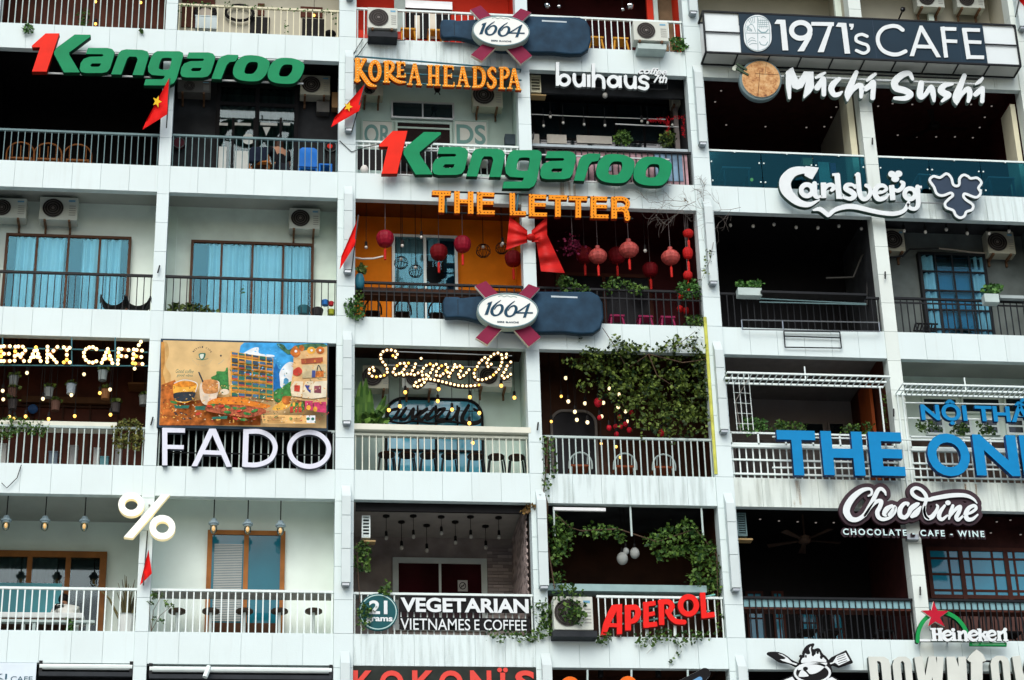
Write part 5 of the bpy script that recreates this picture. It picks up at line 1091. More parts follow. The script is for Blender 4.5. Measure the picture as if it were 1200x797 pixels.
# --- green arch, red star, white serif letters
HK = Crop(1060, 690, 9.16); Y = -.22; root = sign('beer_sign', 'white slab serif letters with a red star on a green arch', at(1076, 752, Y))
grn = M('bright_green_face', (.006, .26, .06), .45, .06)
glyph(root, HK, [S((142, 562), (148, 470), (185, 375), (240, 305), (300, 270), (370, 252), (440, 258), (520, 290), (590, 345), (650, 430), (690, 545), w=40)], Y, .08, grn, greens, name='arch')
st = [(312, 135), (352, 235), (470, 238), (378, 308), (432, 405), (330, 350), (255, 402), (285, 305), (185, 235), (292, 232)]
glyph(root, HK, [P(*st)], Y - .06, .06, M('crimson_star', (.42, .006, .025), .45, .06), creamedge, name='star')
def hk_e(x): return [S((x - 42, 505, 14), (x, 500, 20), (x + 38, 488, 20), (x + 25, 462, 26), (x - 8, 456, 30), (x - 42, 482, 36), (x - 42, 520, 38), (x - 10, 550, 30), (x + 28, 545, 22), (x + 45, 522, 12))]
def hk_n(x): return [B(x, 455, x + 4, 552, 34), S((x + 15, 485, 22), (x + 45, 460, 30), (x + 66, 480, 34), (x + 72, 550, 34)), B(x - 24, 460, x, 458, 14), B(x - 22, 552, x + 30, 553, 14), B(x + 46, 553, x + 100, 553, 14)]
for g in ([B(310, 428, 322, 552, 38), B(378, 428, 385, 552, 38), B(310, 488, 385, 488, 22), B(276, 430, 340, 430, 16), B(350, 430, 412, 430, 16), B(290, 552, 348, 552, 16), B(360, 552, 412, 552, 16)], hk_e(462), [B(528, 470, 535, 552, 34), E(522, 442, 20, 18), B(505, 552, 562, 553, 14), B(508, 472, 530, 470, 14)], hk_n(590), hk_e(742), [B(808, 432, 814, 554, 34), B(780, 436, 812, 434, 14), B(825, 500, 872, 462, 22), B(835, 490, 885, 552, 30), B(790, 554, 838, 554, 14), B(855, 554, 900, 554, 14), B(850, 462, 890, 462, 12)], hk_e(938), hk_n(1015) + [E(1080, 440, 20, 20)]):
    glyph(root, HK, g, Y - .08, .05, signwhite, M('dark_green_letter_edge', (.01, .05, .03), .5), res=.12)
glyph(root, HK, [B(165, 553, 700, 556, 22)], Y - .02, .05, signwhite, greens, name='base_line'); glyph(root, HK, [B(700, 592, 1095, 598, 38)], Y - .01, .04, grn, greens, name='green_bar')
glyph(root, HK, [B(725, 588, 800, 588, 5), B(730, 602, 795, 602, 4), B(820, 592, 1080, 596, 5)], Y - .014, .004, M('pale_green_ink', (.35, .65, .45), .5), name='bar_line', res=.1, bevel=0)
for x in (1078, 1110, 1150): part('bracket', MB().tube([at(x, 752, Y + .06), at(x, 754, -.01)], .014), steel, root)

# --- grill emblem: fork, pan with flames, slice
GRC = Crop(890, 737, 10); Y = -.16; root = sign('grill_emblem_sign', 'black and white cut out emblem of flaming pan with crossed fork and slice', at(950, 797, Y))
body = [PS((100, 282), (210, 278), (300, 310), (380, 370), (460, 410), (430, 430), (350, 395), (250, 380), (170, 330)), PS((480, 400), (490, 330), (480, 310), (520, 315), (515, 270), (560, 200), (635, 178), (615, 230), (640, 245), (695, 235), (740, 300), (775, 330), (800, 390), (640, 420)), E(620, 520, 225, 130, -.22), P((845, 340), (1015, 258), (1088, 390), (935, 440), (870, 415), (830, 430), (790, 400)), P((240, 610), (390, 550), (620, 640), (860, 560), (960, 620), (960, 700), (240, 700))]
glyph(root, GRC, body, Y, .06, black, black, name='emblem_board', grow=6)
wh = [P((215, 285), (270, 300), (330, 340), (380, 390), (445, 412), (430, 425), (350, 400), (270, 375), (240, 355), (290, 355), (310, 340), (280, 322)), PS((492, 398), (505, 345), (530, 335), (535, 290), (565, 300), (595, 285), (582, 230), (606, 205), (602, 245), (622, 305), (655, 300), (668, 262), (698, 268), (718, 320), (756, 342), (782, 388), (640, 384)), P((860, 390), (905, 320), (1010, 280), (1060, 370), (930, 430), (885, 395), (835, 415), (825, 400)), ('r', (620, 515, 205, 112, 26)), PS((450, 480), (520, 430), (760, 395), (790, 415), (700, 500), (600, 530), (540, 480)), PS((460, 540), (500, 480), (575, 545), (540, 560), (470, 560)), P((250, 615), (385, 560), (420, 610), (560, 660), (240, 680)), P((780, 590), (850, 565), (940, 620), (780, 640))]
for i, g in enumerate(wh): glyph(root, GRC, [g] + ([cut(B(905 + 7 * k, 335 + 24 * k, 1000 + 10 * k, 300 + 24 * k, 8)) for k in range(4)] if i == 2 else []) + ([cut(E(540, 465, 30, 22))] if i == 4 else []) + ([cut(E(*q)) for q in ((570, 262, 15, 20), (628, 298, 17, 24), (682, 275, 16, 20), (545, 322, 11, 18), (725, 332, 17, 22))] if i == 1 else []), Y - .012, .01, signwhite, None, name='emblem_inlay', res=.1, bevel=0)

# --- pale condensed capitals along the bottom right
Y = -.20; root = sign('shop_sign', 'tall pale grey condensed capitals along the bottom right parapet', at(1018, 812, Y)); pg = M('pale_stone_face', (.56, .60, .55), .55, .08, 2.0); pgs = M('dark_stone_edge', (.08, .10, .09), .6)
DC = Crop(1010, 757, 6.316); dO = [P((228, 140), (240, 100), (270, 80), (325, 80), (352, 96), (366, 130), (386, 350), (250, 350)), cut(P((285, 128), (294, 112), (306, 112), (315, 128), (335, 322), (304, 322)))]
dW = [B(417, 80, 462, 350, 58), B(522, 80, 474, 350, 50), B(522, 80, 566, 350, 46), B(582, 80, 566, 350, 48)]; dN = [B(657, 80, 674, 350, 60), B(742, 80, 758, 350, 56), P((630, 80), (690, 80), (784, 350), (720, 350))]
for g in ([P((48, 80), (165, 80), (198, 100), (210, 140), (228, 350), (76, 350)), cut(P((112, 112), (130, 112), (142, 126), (162, 322), (132, 322)))], dO, dW, dN, shift(dO, 725, -6), shift(dW, 725, -4), shift(dN, 725, -4)): glyph(root, DC, g, Y, .12, pg, pgs)
glyph(root, DC, [B(850, 60, 852, 350, 85), P((780, 100), (800, 70), (850, 25), (895, 60), (920, 110), (880, 120), (800, 118))], Y - .02, .12, pg, pgs)
rail(root, ((1130, 774), (1160, 775)), Y + .1, .02)
# --- red letters on the dark board, bottom centre
Y = -.03; root = sign('shop_sign', 'coral red capitals on a black board at the bottom centre', at(414, 815, Y)); coral = M('coral_red_face', (.66, .065, .05), .5, .06)
part('sign_board', MB().pbox(412.5, 781.5, 628, 818, Y + .02, Y + .05), M('green_black_board', (.020, .026, .022), .6, .3), root)
for ch, a, c_ in (('K', 413.8, 438), ('O', 445, 473), ('K', 483, 510), ('O', 514.5, 542.5), ('N', 551, 576), ('S', 604, 627)): textpx(root, ch, a, 785.6, 815, c_, Y, .02, coral, reds, name='letter', bold=.03)
textpx(root, 'Ï', 583, 782.3, 815, 595.5, Y, .02, coral, reds, name='letter', bold=.03)
# --- orange discs and tilted bottle, bottom
Y = -.14; root = sign('shop_sign', 'orange round letters beside a tilted black bottle cut by the bottom edge', at(700, 815, Y)); orf = M('bright_orange_face', (.72, .13, .008), .45, .06); full = Crop(0, 0, 1)
for x, y in ((668, 805), (736, 804.5)): glyph(root, full, [R(x, y, 8.5, 9, 6)], Y, .08, orf, signside)
glyph(root, full, [SL((826, 789, 11), (792, 815, 26))], Y, .08, black, signwhite, name='bottle', grow=.6); glyph(root, full, [SL((820, 796, 6), (792, 817, 16))], Y - .008, .008, M('bottle_blue', (.12, .30, .52), .4), name='bottle_highlight', bevel=0)
rail(root, ((655, 808), (840, 809)), Y + .09, .016)
for x in (688.5, 740, 806): rail(root, ((x, 785), (x, 812)), Y + .1, .02, palemetal, 'support_post')
# --- white board, bottom left corner
Y = -.03; root = sign('shop_sign', 'plain white board with dark teal capitals in the bottom left corner', at(20, 815, Y))
part('sign_board', MB().pbox(-75, 776.3, 41.5, 822, Y, Y + .05), M('bluish_white_board', (.62, .72, .78), .5, .05), root)
textpx(root, 'MERAKI', -62, 789, 795.5, 8, Y - .006, .005, pm('dark_teal_letters', (.03, .10, .14), .1)); textpx(root, 'CAFE', 12.5, 792.5, 798.5, 38, Y - .006, .005, pm('dark_teal_letters', (.03, .10, .14), .1))
# ------------------------------------------------------------------ plants
def leafmat(name, lo, hi):
    m = M(name, [(a + b) / 2 for a, b in zip(lo, hi)], .55, .1, island=True, spec=.25)
    r = [n for n in m.node_tree.nodes if n.type == 'VALTORGB'][0]
    r.color_ramp.elements[0].color = tuple(lo) + (1,); r.color_ramp.elements[1].color = tuple(hi) + (1,); r.color_ramp.elements[0].position = .1; r.color_ramp.elements[1].position = .95
    return m
vinem = leafmat('vine_leaf', (.006, .024, .005), (.13, .19, .03)); ivym = leafmat('ivy_leaf', (.010, .045, .008), (.10, .19, .03)); drym = leafmat('dry_leaf', (.10, .05, .012), (.22, .14, .04))
freshm = leafmat('fresh_leaf', (.015, .07, .012), (.10, .24, .05)); twig = M('brown_twig', (.09, .06, .04), .8, .3); greystem = M('grey_twig', (.24, .22, .20), .8, .3)
yellowf = M('yellow_flower', (.62, .46, .03), .6, .2); redflower = M('red_flower', (.45, .02, .05), .6, .3); magenta = M('magenta_flower', (.12, .010, .035), .6, .5, 9.0)
def inpoly(x, y, pts):
    r = False; n = len(pts)
    for i in range(n):
        (ax, ay), (bx, by) = pts[i], pts[(i + 1) % n]
        if (ay > y) != (by > y) and x < (bx - ax) * (y - ay) / (by - ay) + ax: r = not r
    return r
def plant(name, label, cat, polys, mat, stems=(), smat=None, group=None, sag=None, clump=0):
    """polys: (pixel outline, nearest Y, farthest Y, number of leaves, leaf size). Leaves fill the volume; stems are tubes"""
    mb = MB(); allp = []
    for pts, ya, yb, n, size in polys:
        xs = [p[0] for p in pts]; ys = [p[1] for p in pts]; cl = []
        def samp():
            while True:
                x, y = random.uniform(min(xs), max(xs)), random.uniform(min(ys), max(ys))
                if inpoly(x, y, pts): return x, y
        if clump: cl = [samp() + (random.uniform(ya, yb),) for _ in range(clump)]
        for i in range(n):
            if cl and random.random() < .72:
                c = random.choice(cl); x, y, Yv = random.gauss(c[0], 4.0), random.gauss(c[1], 4.0), min(yb, max(ya, random.gauss(c[2], .09)))
                if not inpoly(x, y, pts): continue
            else: x, y = samp(); Yv = random.uniform(ya, yb)
            p = at(x, y, Yv); allp.append(p)
            mb.leaf(p, size * random.uniform(.6, 1.3), (random.gauss(0, 1), random.gauss(-.3, .8), random.gauss(-.35, .8)), .42)
    zmin = min(p.z for p in allp); c = sum(allp, Vector()) / len(allp)
    root = thing(name, label, cat, (c.x, c.y, zmin), group)
    part('foliage', mb, mat, root)
    if stems:
        sb = MB()
        for st in stems: sb.tube([at(x, y, Yv) for x, y, Yv in st[0]], st[1], 5, st[1] * .5)
        part('stem', sb, smat or twig, root)
    return root
def ell(cx, cy, rx, ry, n=12): return [(cx + rx * math.cos(2 * math.pi * i / n), cy + ry * math.sin(2 * math.pi * i / n)) for i in range(n)]

plant('climbing_vine', 'big dark green vine filling the balcony opening beside the yellow downpipe', 'vine', [
    ([(668, 424), (684, 413), (702, 412), (722, 405), (742, 408), (765, 404), (790, 402), (815, 404), (828, 410), (834, 470), (834, 500), (818, 490), (803, 497), (790, 486), (773, 488), (758, 476), (745, 478), (735, 462), (722, 456), (714, 446), (706, 440), (694, 434), (682, 434), (677, 428)], .0, .55, 3100, .088),
    ([(834, 490), (834, 516), (818, 511), (803, 518), (790, 508), (773, 514), (758, 500), (742, 506), (733, 490), (718, 487), (716, 470), (704, 464), (700, 450), (680, 452), (690, 436), (715, 446), (735, 462), (760, 478), (800, 490)], .0, .5, 620, .085), ([(750, 500), (756, 500), (757, 520), (751, 522)], .0, .2, 22, .07), ([(722, 486), (727, 486), (728, 502), (723, 504)], .0, .2, 18, .07), ([(700, 452), (705, 452), (706, 474), (701, 472)], .0, .2, 18, .07), ([(784, 508), (790, 508), (791, 522), (785, 524)], .0, .2, 16, .07), ([(672, 448), (690, 446), (696, 458), (680, 460)], .0, .3, 30, .08),
    ([(672, 415), (690, 404), (706, 410), (716, 398), (722, 390), (728, 402), (742, 398), (748, 404), (756, 398), (766, 408), (778, 400), (792, 390), (800, 404), (812, 388), (822, 396), (830, 412), (700, 416)], -.16, -.02, 420, .085),
    ([(655, 420), (676, 416), (690, 424), (678, 434), (664, 428)], .0, .3, 60, .07), ([(676, 384), (682, 384), (682, 400), (676, 404)], -.1, -.03, 22, .07), ([(838, 436), (850, 432), (852, 448), (842, 452)], -.12, -.04, 26, .07), ([(836, 414), (842, 414), (844, 424), (838, 424)], -.1, -.04, 10, .07)], vinem,
    [([(838, 420, .1), (800, 425, .0), (760, 415, -.06), (735, 432, .05), (720, 405, -.06), (706, 384, -.12)], .014), ([(760, 415, -.06), (770, 440, .0), (800, 460, .1)], .012), ([(790, 408, -.06), (815, 388, -.1)], .008), ([(820, 410, -.05), (800, 404, -.1), (795, 392, -.1)], .008)], twig, clump=75)
plant('trailing_vine', 'thin leafy vine hanging down the thin column left of the big dark vine', 'vine', [([(634, 512), (648, 512), (650, 545), (656, 552), (640, 575), (644, 588), (634, 580), (638, 545)], -.12, .1, 130, .075)], ivym, [([(642, 512, .05), (641, 545, -.06), (637, 575, -.06), (642, 590, -.06), (640, 640, .05)], .016)], twig)
plant('ivy', 'ivy draped over the air conditioner and railing left of the bright red letters', 'ivy', [
    ([(640, 600), (655, 604), (668, 615), (676, 628), (668, 650), (655, 655), (662, 675), (655, 690), (645, 680), (648, 650), (640, 625)], .0, .35, 520, .085), ([(652, 690), (668, 684), (684, 692), (688, 720), (680, 735), (655, 722), (646, 700)], -.50, -.18, 420, .085), ([(622, 710), (642, 700), (650, 712), (650, 745), (625, 752), (612, 748), (630, 735)], -.12, .05, 330, .08), ([(568, 742), (600, 738), (640, 738), (640, 748), (600, 754), (570, 750)], -.14, .02, 150, .075)], ivym,
    [([(640, 585, -.03), (642, 640, .1), (650, 690, -.1)], .02), ([(648, 600, .1), (668, 618, .1), (690, 625, .1)], .01)], twig, clump=40)
plant('ivy', 'ivy swag hanging from the top of the balcony opening above the bright red letters', 'ivy', [
    ([(680, 620), (700, 612), (722, 616), (735, 628), (728, 640), (720, 628), (700, 630), (684, 630)], .0, .35, 200, .085), ([(752, 630), (772, 620), (795, 605), (812, 610), (822, 625), (832, 640), (822, 655), (812, 662), (800, 650), (785, 655), (772, 660), (762, 645)], .0, .5, 620, .09), ([(806, 640), (834, 630), (846, 660), (847, 745), (838, 745), (836, 700), (820, 690), (802, 682), (812, 665)], .05, .4, 520, .085)], ivym,
    [([(680, 622, .1), (725, 620, .1), (770, 635, .1), (815, 620, .1), (840, 650, .1), (842, 740, .1)], .014)], twig, clump=34)
plant('ivy', 'ivy and dry sprigs trailing over the parapet beneath the bright red letters', 'ivy', [([(695, 745), (715, 740), (720, 750), (706, 756), (696, 751)], -.15, -.02, 60, .07), ([(745, 742), (770, 738), (800, 738), (826, 738), (832, 748), (800, 756), (770, 754), (750, 760)], -.15, -.02, 210, .07), ([(794, 762), (800, 762), (799, 768), (794, 768)], -.06, -.02, 9, .06), ([(786, 770), (791, 770), (790, 777), (786, 777)], -.06, -.02, 8, .06)], ivym, [([(772, 745, -.05), (764, 760, -.06), (758, 766, -.05)], .006), ([(790, 745, -.05), (794, 760, -.05), (788, 774, -.05)], .004)], greystem)
plant('ivy', 'ivy clump on the left edge of the balcony with pendant bulbs and brick walls', 'ivy', [([(414, 640), (428, 632), (436, 645), (432, 668), (418, 670)], .1, .5, 170, .08), ([(418, 708), (428, 706), (440, 712), (432, 735), (420, 738)], -.10, -.03, 120, .065), ([(442, 694), (454, 680), (460, 690), (450, 700)], -.05, .1, 70, .07)], ivym, [([(418, 636, .3), (420, 680, .1), (424, 735, -.05)], .01)], twig)
plant('ivy', 'withered creeper at the top right of the balcony with pendant bulbs and brick walls', 'ivy', [([(610, 598), (628, 586), (630, 592), (616, 602)], -.06, .1, 60, .08)], drym)
rt = random.Random(5)
def twigs(x, y, Yv, ang, L, depth, out):
    pts = [(x, y, Yv)]
    for k in range(4): ang += rt.gauss(0, .28); x += math.cos(ang) * L / 4; y += math.sin(ang) * L / 4; Yv = min(.12, max(-.2, Yv + rt.gauss(0, .02))); pts.append((x, y, Yv))
    out.append((pts, .0085 * .66 ** (3 - depth) if depth < 3 else .010))
    if depth > 0:
        for q in pts[1:]:
            for s in range(1 if rt.random() < .8 else 2): twigs(q[0], q[1], q[2], ang + rt.choice((-1, 1)) * rt.uniform(.4, 1.1), L * rt.uniform(.45, .7), depth - 1, out)
tw = []
for x, y, a, L in ((868, 243, 3.25, 46), (815, 236, 2.6, 36), (806, 240, 2.2, 34), (800, 236, 3.3, 40), (825, 238, -1.9, 20)): twigs(x, y, -.10, a, L, 2, tw)
plant('bare_creeper', 'leafless grey creeper spreading over the main column beside the lantern balcony', 'creeper', [([(800, 232), (806, 232), (806, 236), (800, 236)], -.1, -.05, 6, .05)], drym, tw, M('dark_grey_twig', (.15, .135, .12), .8, .3))
plant('trailing_vine', 'small leafed creeper climbing the column fin right of the red lanterns', 'vine', [([(828, 290), (836, 282), (838, 300), (828, 325), (820, 330), (822, 312)], -.28, -.06, 60, .055)], vinem, [([(836, 284, -.26), (832, 305, -.25), (822, 328, -.1)], .006)], twig)
plant('potted_plant', 'leafy fern spilling through the rail left of the red lanterns, near the bottle', 'plant', [([(650, 330), (662, 322), (675, 328), (692, 338), (684, 346), (664, 344)], .0, .3, 240, .075)], ivym)
plant('potted_plant', 'wispy hanging foliage behind the rail below the middle red lanterns', 'plant', [([(706, 334), (722, 322), (738, 330), (760, 336), (748, 346), (724, 338), (710, 344)], .0, .3, 230, .07)], ivym)
plant('potted_plant', 'dense green bush on the rail corner below the heart shaped red lanterns', 'plant', [([(792, 342), (796, 332), (812, 328), (824, 340), (822, 350), (800, 350)], .0, .3, 320, .07)], freshm)
plant('potted_plant', 'green bush at the floor corner below the heart shaped red lanterns', 'plant', [([(800, 378), (806, 370), (824, 370), (828, 380), (815, 386)], -.06, .25, 170, .065)], ivym)
plant('potted_plant', 'bushy plant in the lower left corner of the orange walled balcony', 'plant', [([(404, 356), (412, 346), (420, 352), (428, 362), (424, 374), (408, 372)], -.18, .0, 220, .075)], freshm, [([(416, 372, -.05), (414, 350, -.1)], .01)])
plant('potted_plant', 'thin red stemmed plant in a dark pot on the rail above the bushy corner plant', 'plant', [([(417, 344), (421, 339), (430, 344), (426, 352), (418, 352)], -.06, .1, 40, .06)], ivym)
plant('weed', 'light green weed growing on the parapet left of the red numeral one', 'plant', [([(26, 36), (30, 26), (34, 27), (40, 36), (32, 40)], -.10, .0, 90, .06)], freshm)
plant('weed', 'small weed growing on the parapet above the green letter g at top left', 'plant', [([(162, 36), (165, 33), (169, 36), (166, 39)], -.08, -.01, 35, .05)], ivym)
plant('potted_plant', 'bushy green plant at the right end of the top balcony beside an air conditioner', 'plant', [([(783, 46), (792, 43), (800, 46), (806, 54), (802, 60), (788, 58)], -.08, .1, 240, .07)], freshm)
plant('potted_plant', 'leafy plant behind the rail of the grey balcony at the far upper left', 'plant', [([(92, 12), (104, 12), (104, 30), (94, 30)], .2, .4, 60, .07)], ivym)
plant('potted_plant', 'low dark succulent along the floor of the curtained balcony with one air conditioner', 'plant', [([(195, 366), (203, 352), (212, 358), (222, 356), (236, 358), (252, 362), (253, 367)], .15, .3, 260, .085)], vinem)
plant('potted_plant', 'tall thin bamboo stem behind the rail of the curtained balcony with one air conditioner', 'plant', [([(282, 338), (285, 336), (285, 346), (281, 346)], .2, .3, 10, .06)], freshm, [([(283, 338, .25), (281, 368, .25)], .008)], freshm)
plant('potted_plant', 'leafy plants with yellow blooms on the left of the cream counter', 'plant', [([(0, 492), (14, 488), (30, 492), (50, 494), (58, 500), (50, 512), (28, 505), (10, 515), (0, 512)], -.04, .25, 420, .065)], ivym)
plant('potted_plant', 'big yellow green hanging fern at the right end of the cream counter', 'plant', [([(132, 500), (142, 492), (160, 490), (168, 500), (167, 518), (160, 528), (148, 522), (138, 530), (134, 518)], -.06, .2, 480, .065)], leafmat('olive_fern', (.03, .05, .008), (.19, .19, .04)))
plant('potted_plant', 'dense green shrub on the left of the white tube railing by the wire trellis', 'plant', [([(866, 500), (872, 490), (884, 488), (898, 494), (900, 504), (876, 510)], .05, .3, 260, .065)], freshm)
plant('potted_plant', 'row of low plants with red blossoms behind the letter T of the large blue capitals', 'plant', [([(902, 500), (912, 492), (930, 494), (945, 498), (944, 506), (904, 506)], .15, .45, 260, .06)], ivym)
plant('potted_plant', 'leafy plants behind the letter E near the orange wooden door', 'plant', [([(984, 503), (995, 496), (1008, 498), (1018, 494), (1024, 500), (1022, 508), (986, 508)], .15, .45, 170, .06)], ivym)
plant('potted_plant', 'climbing leaves on the lattice by the column right of the orange wooden door', 'plant', [([(1034, 436), (1040, 430), (1044, 470), (1042, 505), (1034, 500)], .3, .5, 110, .055)], ivym)
plant('potted_plant', 'shrub on the sill left of the smaller blue capitals', 'plant', [([(1072, 498), (1080, 490), (1098, 494), (1104, 504), (1078, 508)], .15, .45, 190, .06)], ivym)
plant('potted_plant', 'shrub hanging under the dotted O of the smaller blue capitals', 'plant', [([(1112, 506), (1118, 498), (1128, 494), (1136, 503), (1130, 509)], .15, .4, 170, .06)], ivym)
plant('potted_plant', 'sparse shrub above the letter N of the large blue capitals', 'plant', [([(1144, 494), (1152, 496), (1166, 502), (1166, 508), (1148, 508)], .15, .4, 130, .06)], ivym)
plant('potted_plant', 'leggy plant with yellow flowers left of the brown door balcony railing', 'plant', [(ell(181, 698, 3.5, 5), -.08, .02, 26, .06), (ell(176, 706, 2.5, 3), -.08, .02, 12, .055), (ell(195, 708, 3.5, 4), -.08, .02, 18, .055), (ell(189, 696, 3, 3), -.08, .02, 12, .055), (ell(180, 724, 3, 3), -.08, .02, 12, .055), (ell(190, 727, 3, 3), -.08, .02, 12, .055), (ell(203, 709, 2.5, 3), -.08, .02, 12, .055)], ivym,
      [([(177, 740, .0), (180, 715, -.03), (190, 697, -.05)], .007), ([(177, 740, .0), (187, 722, -.03), (203, 708, -.05)], .007), ([(177, 740, .0), (175, 715, -.03), (176, 705, -.05)], .007)])
plant('banana_plant', 'tall broad leaved green plant at the left end of the cream bar counter', 'plant', [([(417, 500), (424, 480), (440, 480), (452, 492), (446, 506)], .2, .5, 70, .16)], leafmat('broad_leaf_filler', (.02, .06, .01), (.10, .20, .03)))
bp = [o for o in bpy.data.objects if o.name.startswith('banana_plant')][0]; bm_ = leafmat('broad_leaf', (.03, .09, .015), (.10, .20, .035)); mb = MB()
for (x0, y0, x1, y1, w) in ((418, 512, 423, 447, .10), (426, 512, 429, 444, .10), (434, 512, 434, 456, .08), (434, 505, 452, 464, .08), (430, 505, 455, 474, .07), (420, 505, 414, 462, .07), (440, 500, 456, 490, .06)):
    a, b = at(x0, y0, .4), at(x1, y1, .25); n = 7
    for i in range(n):
        t0, t1 = i / n, (i + 1) / n; p0, p1 = a.lerp(b, t0), a.lerp(b, t1); w0, w1 = w * math.sin(math.pi * (.12 + .86 * t0)) ** .7, w * max(.02, math.sin(math.pi * (.12 + .86 * t1))) ** .7
        sd_ = Vector((1, 0, -.15)); mb.quad(p0 - sd_ * w0, p0 + Vector((0, -.04, 0)), p1 + Vector((0, -.04, 0)), p1 - sd_ * w1); mb.quad(p0 + Vector((0, -.04, 0)), p0 + sd_ * w0, p1 + sd_ * w1, p1 + Vector((0, -.04, 0)))
part('leaf', mb, bm_, bp, 'long upright broad leaves')

# snake plant in a white pot
fl = BAY[(4, 0)][2]; p = at(148, 730, .45); pot = thing('potted_plant', 'spiky brown green plant in a white pot at the right end of the white table', 'plant', (p.x, .45, fl))
whitepot = M('white_ceramic', (.68, .72, .70), .4, .06)
part('pot', MB().lathe((p.x, .45, fl), [(.19, .50), (.17, .49), (.13, .02), (.12, .0)], 14), whitepot, pot, smooth=False)
mb = MB()
for i in range(22):
    dx, dy = random.gauss(0, .12), random.uniform(-.1, .1); h = random.uniform(.45, .85); mb.tube([(p.x + dx * .3, .45 + dy * .5, fl + .42), (p.x + dx * .8, .45 + dy, fl + .42 + h * .6), (p.x + dx * 1.5, .45 + dy * 1.3, fl + .45 + h)], .032, 5, .004)
part('leaf', mb, leafmat('brown_green_blade', (.035, .030, .012), (.12, .10, .03)), pot)

# ------------------------------------------------------------------ air conditioners
accase = M('ac_casing', (.54, .58, .52), .5, .08, 2.0); acold = M('old_ac_casing', (.42, .42, .33), .6, .15, 2.0); acdark = M('shade_toned_casing', (.12, .12, .11), .6, .15)  # the darkest casing has shade put into its colour
grille = M('dark_fan_grille', (.025, .022, .02), .5, .3); rust = M('rusty_bracket', (.16, .09, .05), .7, .4, 6); acdk = M('black_tray', (.025, .03, .035), .6, .2)
AG = 'outdoor air conditioner units'
def ac_unit(x0, y0, x1, y1, Y, label, case=accase, tray=True, fx=.36, fr=.40, d=.30):
    X0, X1, Z0, Z1 = rect(x0, y0, x1, y1, Y); w, h = X1 - X0, Z1 - Z0; root = thing('air_conditioner', label, 'air conditioner', ((X0 + X1) / 2, Y + d / 2, Z0), AG)
    part('casing', MB().box(X0, X1, Y, Y + d, Z0, Z1), case, root, bevel=.012)
    c = (X0 + w * fx, Y, (Z0 + Z1) / 2); rr = h * fr
    fan = part('fan', MB().lathe((c[0], Y - .006, c[2]), [(rr, 0), (rr * .99, -.008), (.001, -.008)][::-1], 24, 'y'), grille, root)
    mb = MB()
    for k in (.3, .55, .8, 1.0):
        n = 24; mb.tube([(c[0] + rr * k * math.cos(2 * math.pi * i / n), Y - .018, c[2] + rr * k * math.sin(2 * math.pi * i / n)) for i in range(n + 1)], .004, 4)
    mb.lathe((c[0], Y - .02, c[2]), [(.001, -.006), (rr * .16, -.004), (rr * .16, 0)], 12, 'y')
    part('fan_guard', mb, M('guard_wire', (.14, .13, .12), .5, .1), fan)
    mb = MB()
    for k in range(5): z = Z0 + h * (.2 + .1 * k); mb.box(X1 - w * .22, X1 - w * .05, Y - .004, Y - .001, z, z + h * .035)
    part('vent_slots', mb, M('vent_grey', (.30, .31, .29), .6), root)
    part('label_plate', MB().box(X1 - w * .24, X1 - w * .07, Y - .004, Y - .001, Z1 - h * .2, Z1 - h * .12), M('blue_label', (.15, .35, .5), .5), root)
    if tray:
        for t in (.16, .80): part('bracket', MB().box(X0 + w * t - .022, X0 + w * t + .022, Y - .02, Y + d + .06, Z0 - .05, Z0 - .002).box(X0 + w * t - .02, X0 + w * t + .02, Y + d, Y + d + .05, Z0 - .16, Z0 - .051), rust, root)
    return root
ac_unit(431, 9, 466, 33, -.36, 'off white air conditioner hung on the rail of the red walled top balcony'); ac_unit(742.5, 25, 783, 47.5, -.36, 'off white air conditioner hung on the rail beside the bushy green plant')
for q in [o for o in bpy.data.objects if o.name.startswith('air_conditioner')][:2]:
    w = .62; c = q.location; part('drip_tray', MB().box(c.x - .30, c.x + .32, c.y - .12, c.y + .2, c.z - .19, c.z - .06), acdk if c.x < 3 else palemetal, q)
ac_unit(1074, -12, 1106, 8, .75, 'air conditioner at the top edge above the letter A of the navy light box'); ac_unit(1121, -10, 1153, 9, .75, 'air conditioner at the top above letters F and E of the navy light box')
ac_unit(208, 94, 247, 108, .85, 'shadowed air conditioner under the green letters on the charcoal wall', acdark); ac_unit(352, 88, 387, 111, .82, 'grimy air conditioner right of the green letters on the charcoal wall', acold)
solo('junction_box', MB().pbox(371, 118, 386, 131, 1.0, 1.19), acdark, 'small dark box on the charcoal wall below the grimy air conditioner', 'box'); solo('wall_box', MB().pbox(389, 108, 396, 126, .9, 1.1), M('tan_box', (.30, .18, .08), .7), 'narrow tan box beside the column right of the grimy air conditioner', 'box')
ac_unit(424, 97, 449, 112, .85, 'mint stained air conditioner left under the amber serif letters', acold); ac_unit(554, 98, 589, 125, .85, 'mint stained air conditioner right under the amber serif letters', acold)
ac_unit(787, 104, 801, 122, .9, 'narrow air conditioner right of the grey fascia with white letters', acold, fr=.2)
ac_unit(-14, 232, 31, 255, .78, 'white air conditioner cut by the left edge of the photo'); ac_unit(46, 231, 91, 257.5, .78, 'white air conditioner above the left curtained sliding door'); ac_unit(339, 244, 375, 268, .80, 'white air conditioner in the upper right corner of a curtained balcony')
ac_unit(1038, 268, 1060, 294, .85, 'grey air conditioner behind the thin column on the grey rendered balcony', acold); ac_unit(1157, 271, 1189, 297, .85, 'grey air conditioner above and right of the blue glazed door', acold)
ac_unit(425, 428, 456, 455, .80, 'air conditioner behind the first letter of the cursive bulb word', acold); ac_unit(471, 432, 512, 455, .84, 'air conditioner behind the middle of the cursive bulb word', accase); ac_unit(557, 429, 600, 453, .80, 'air conditioner behind the last letters of the cursive bulb word', accase)
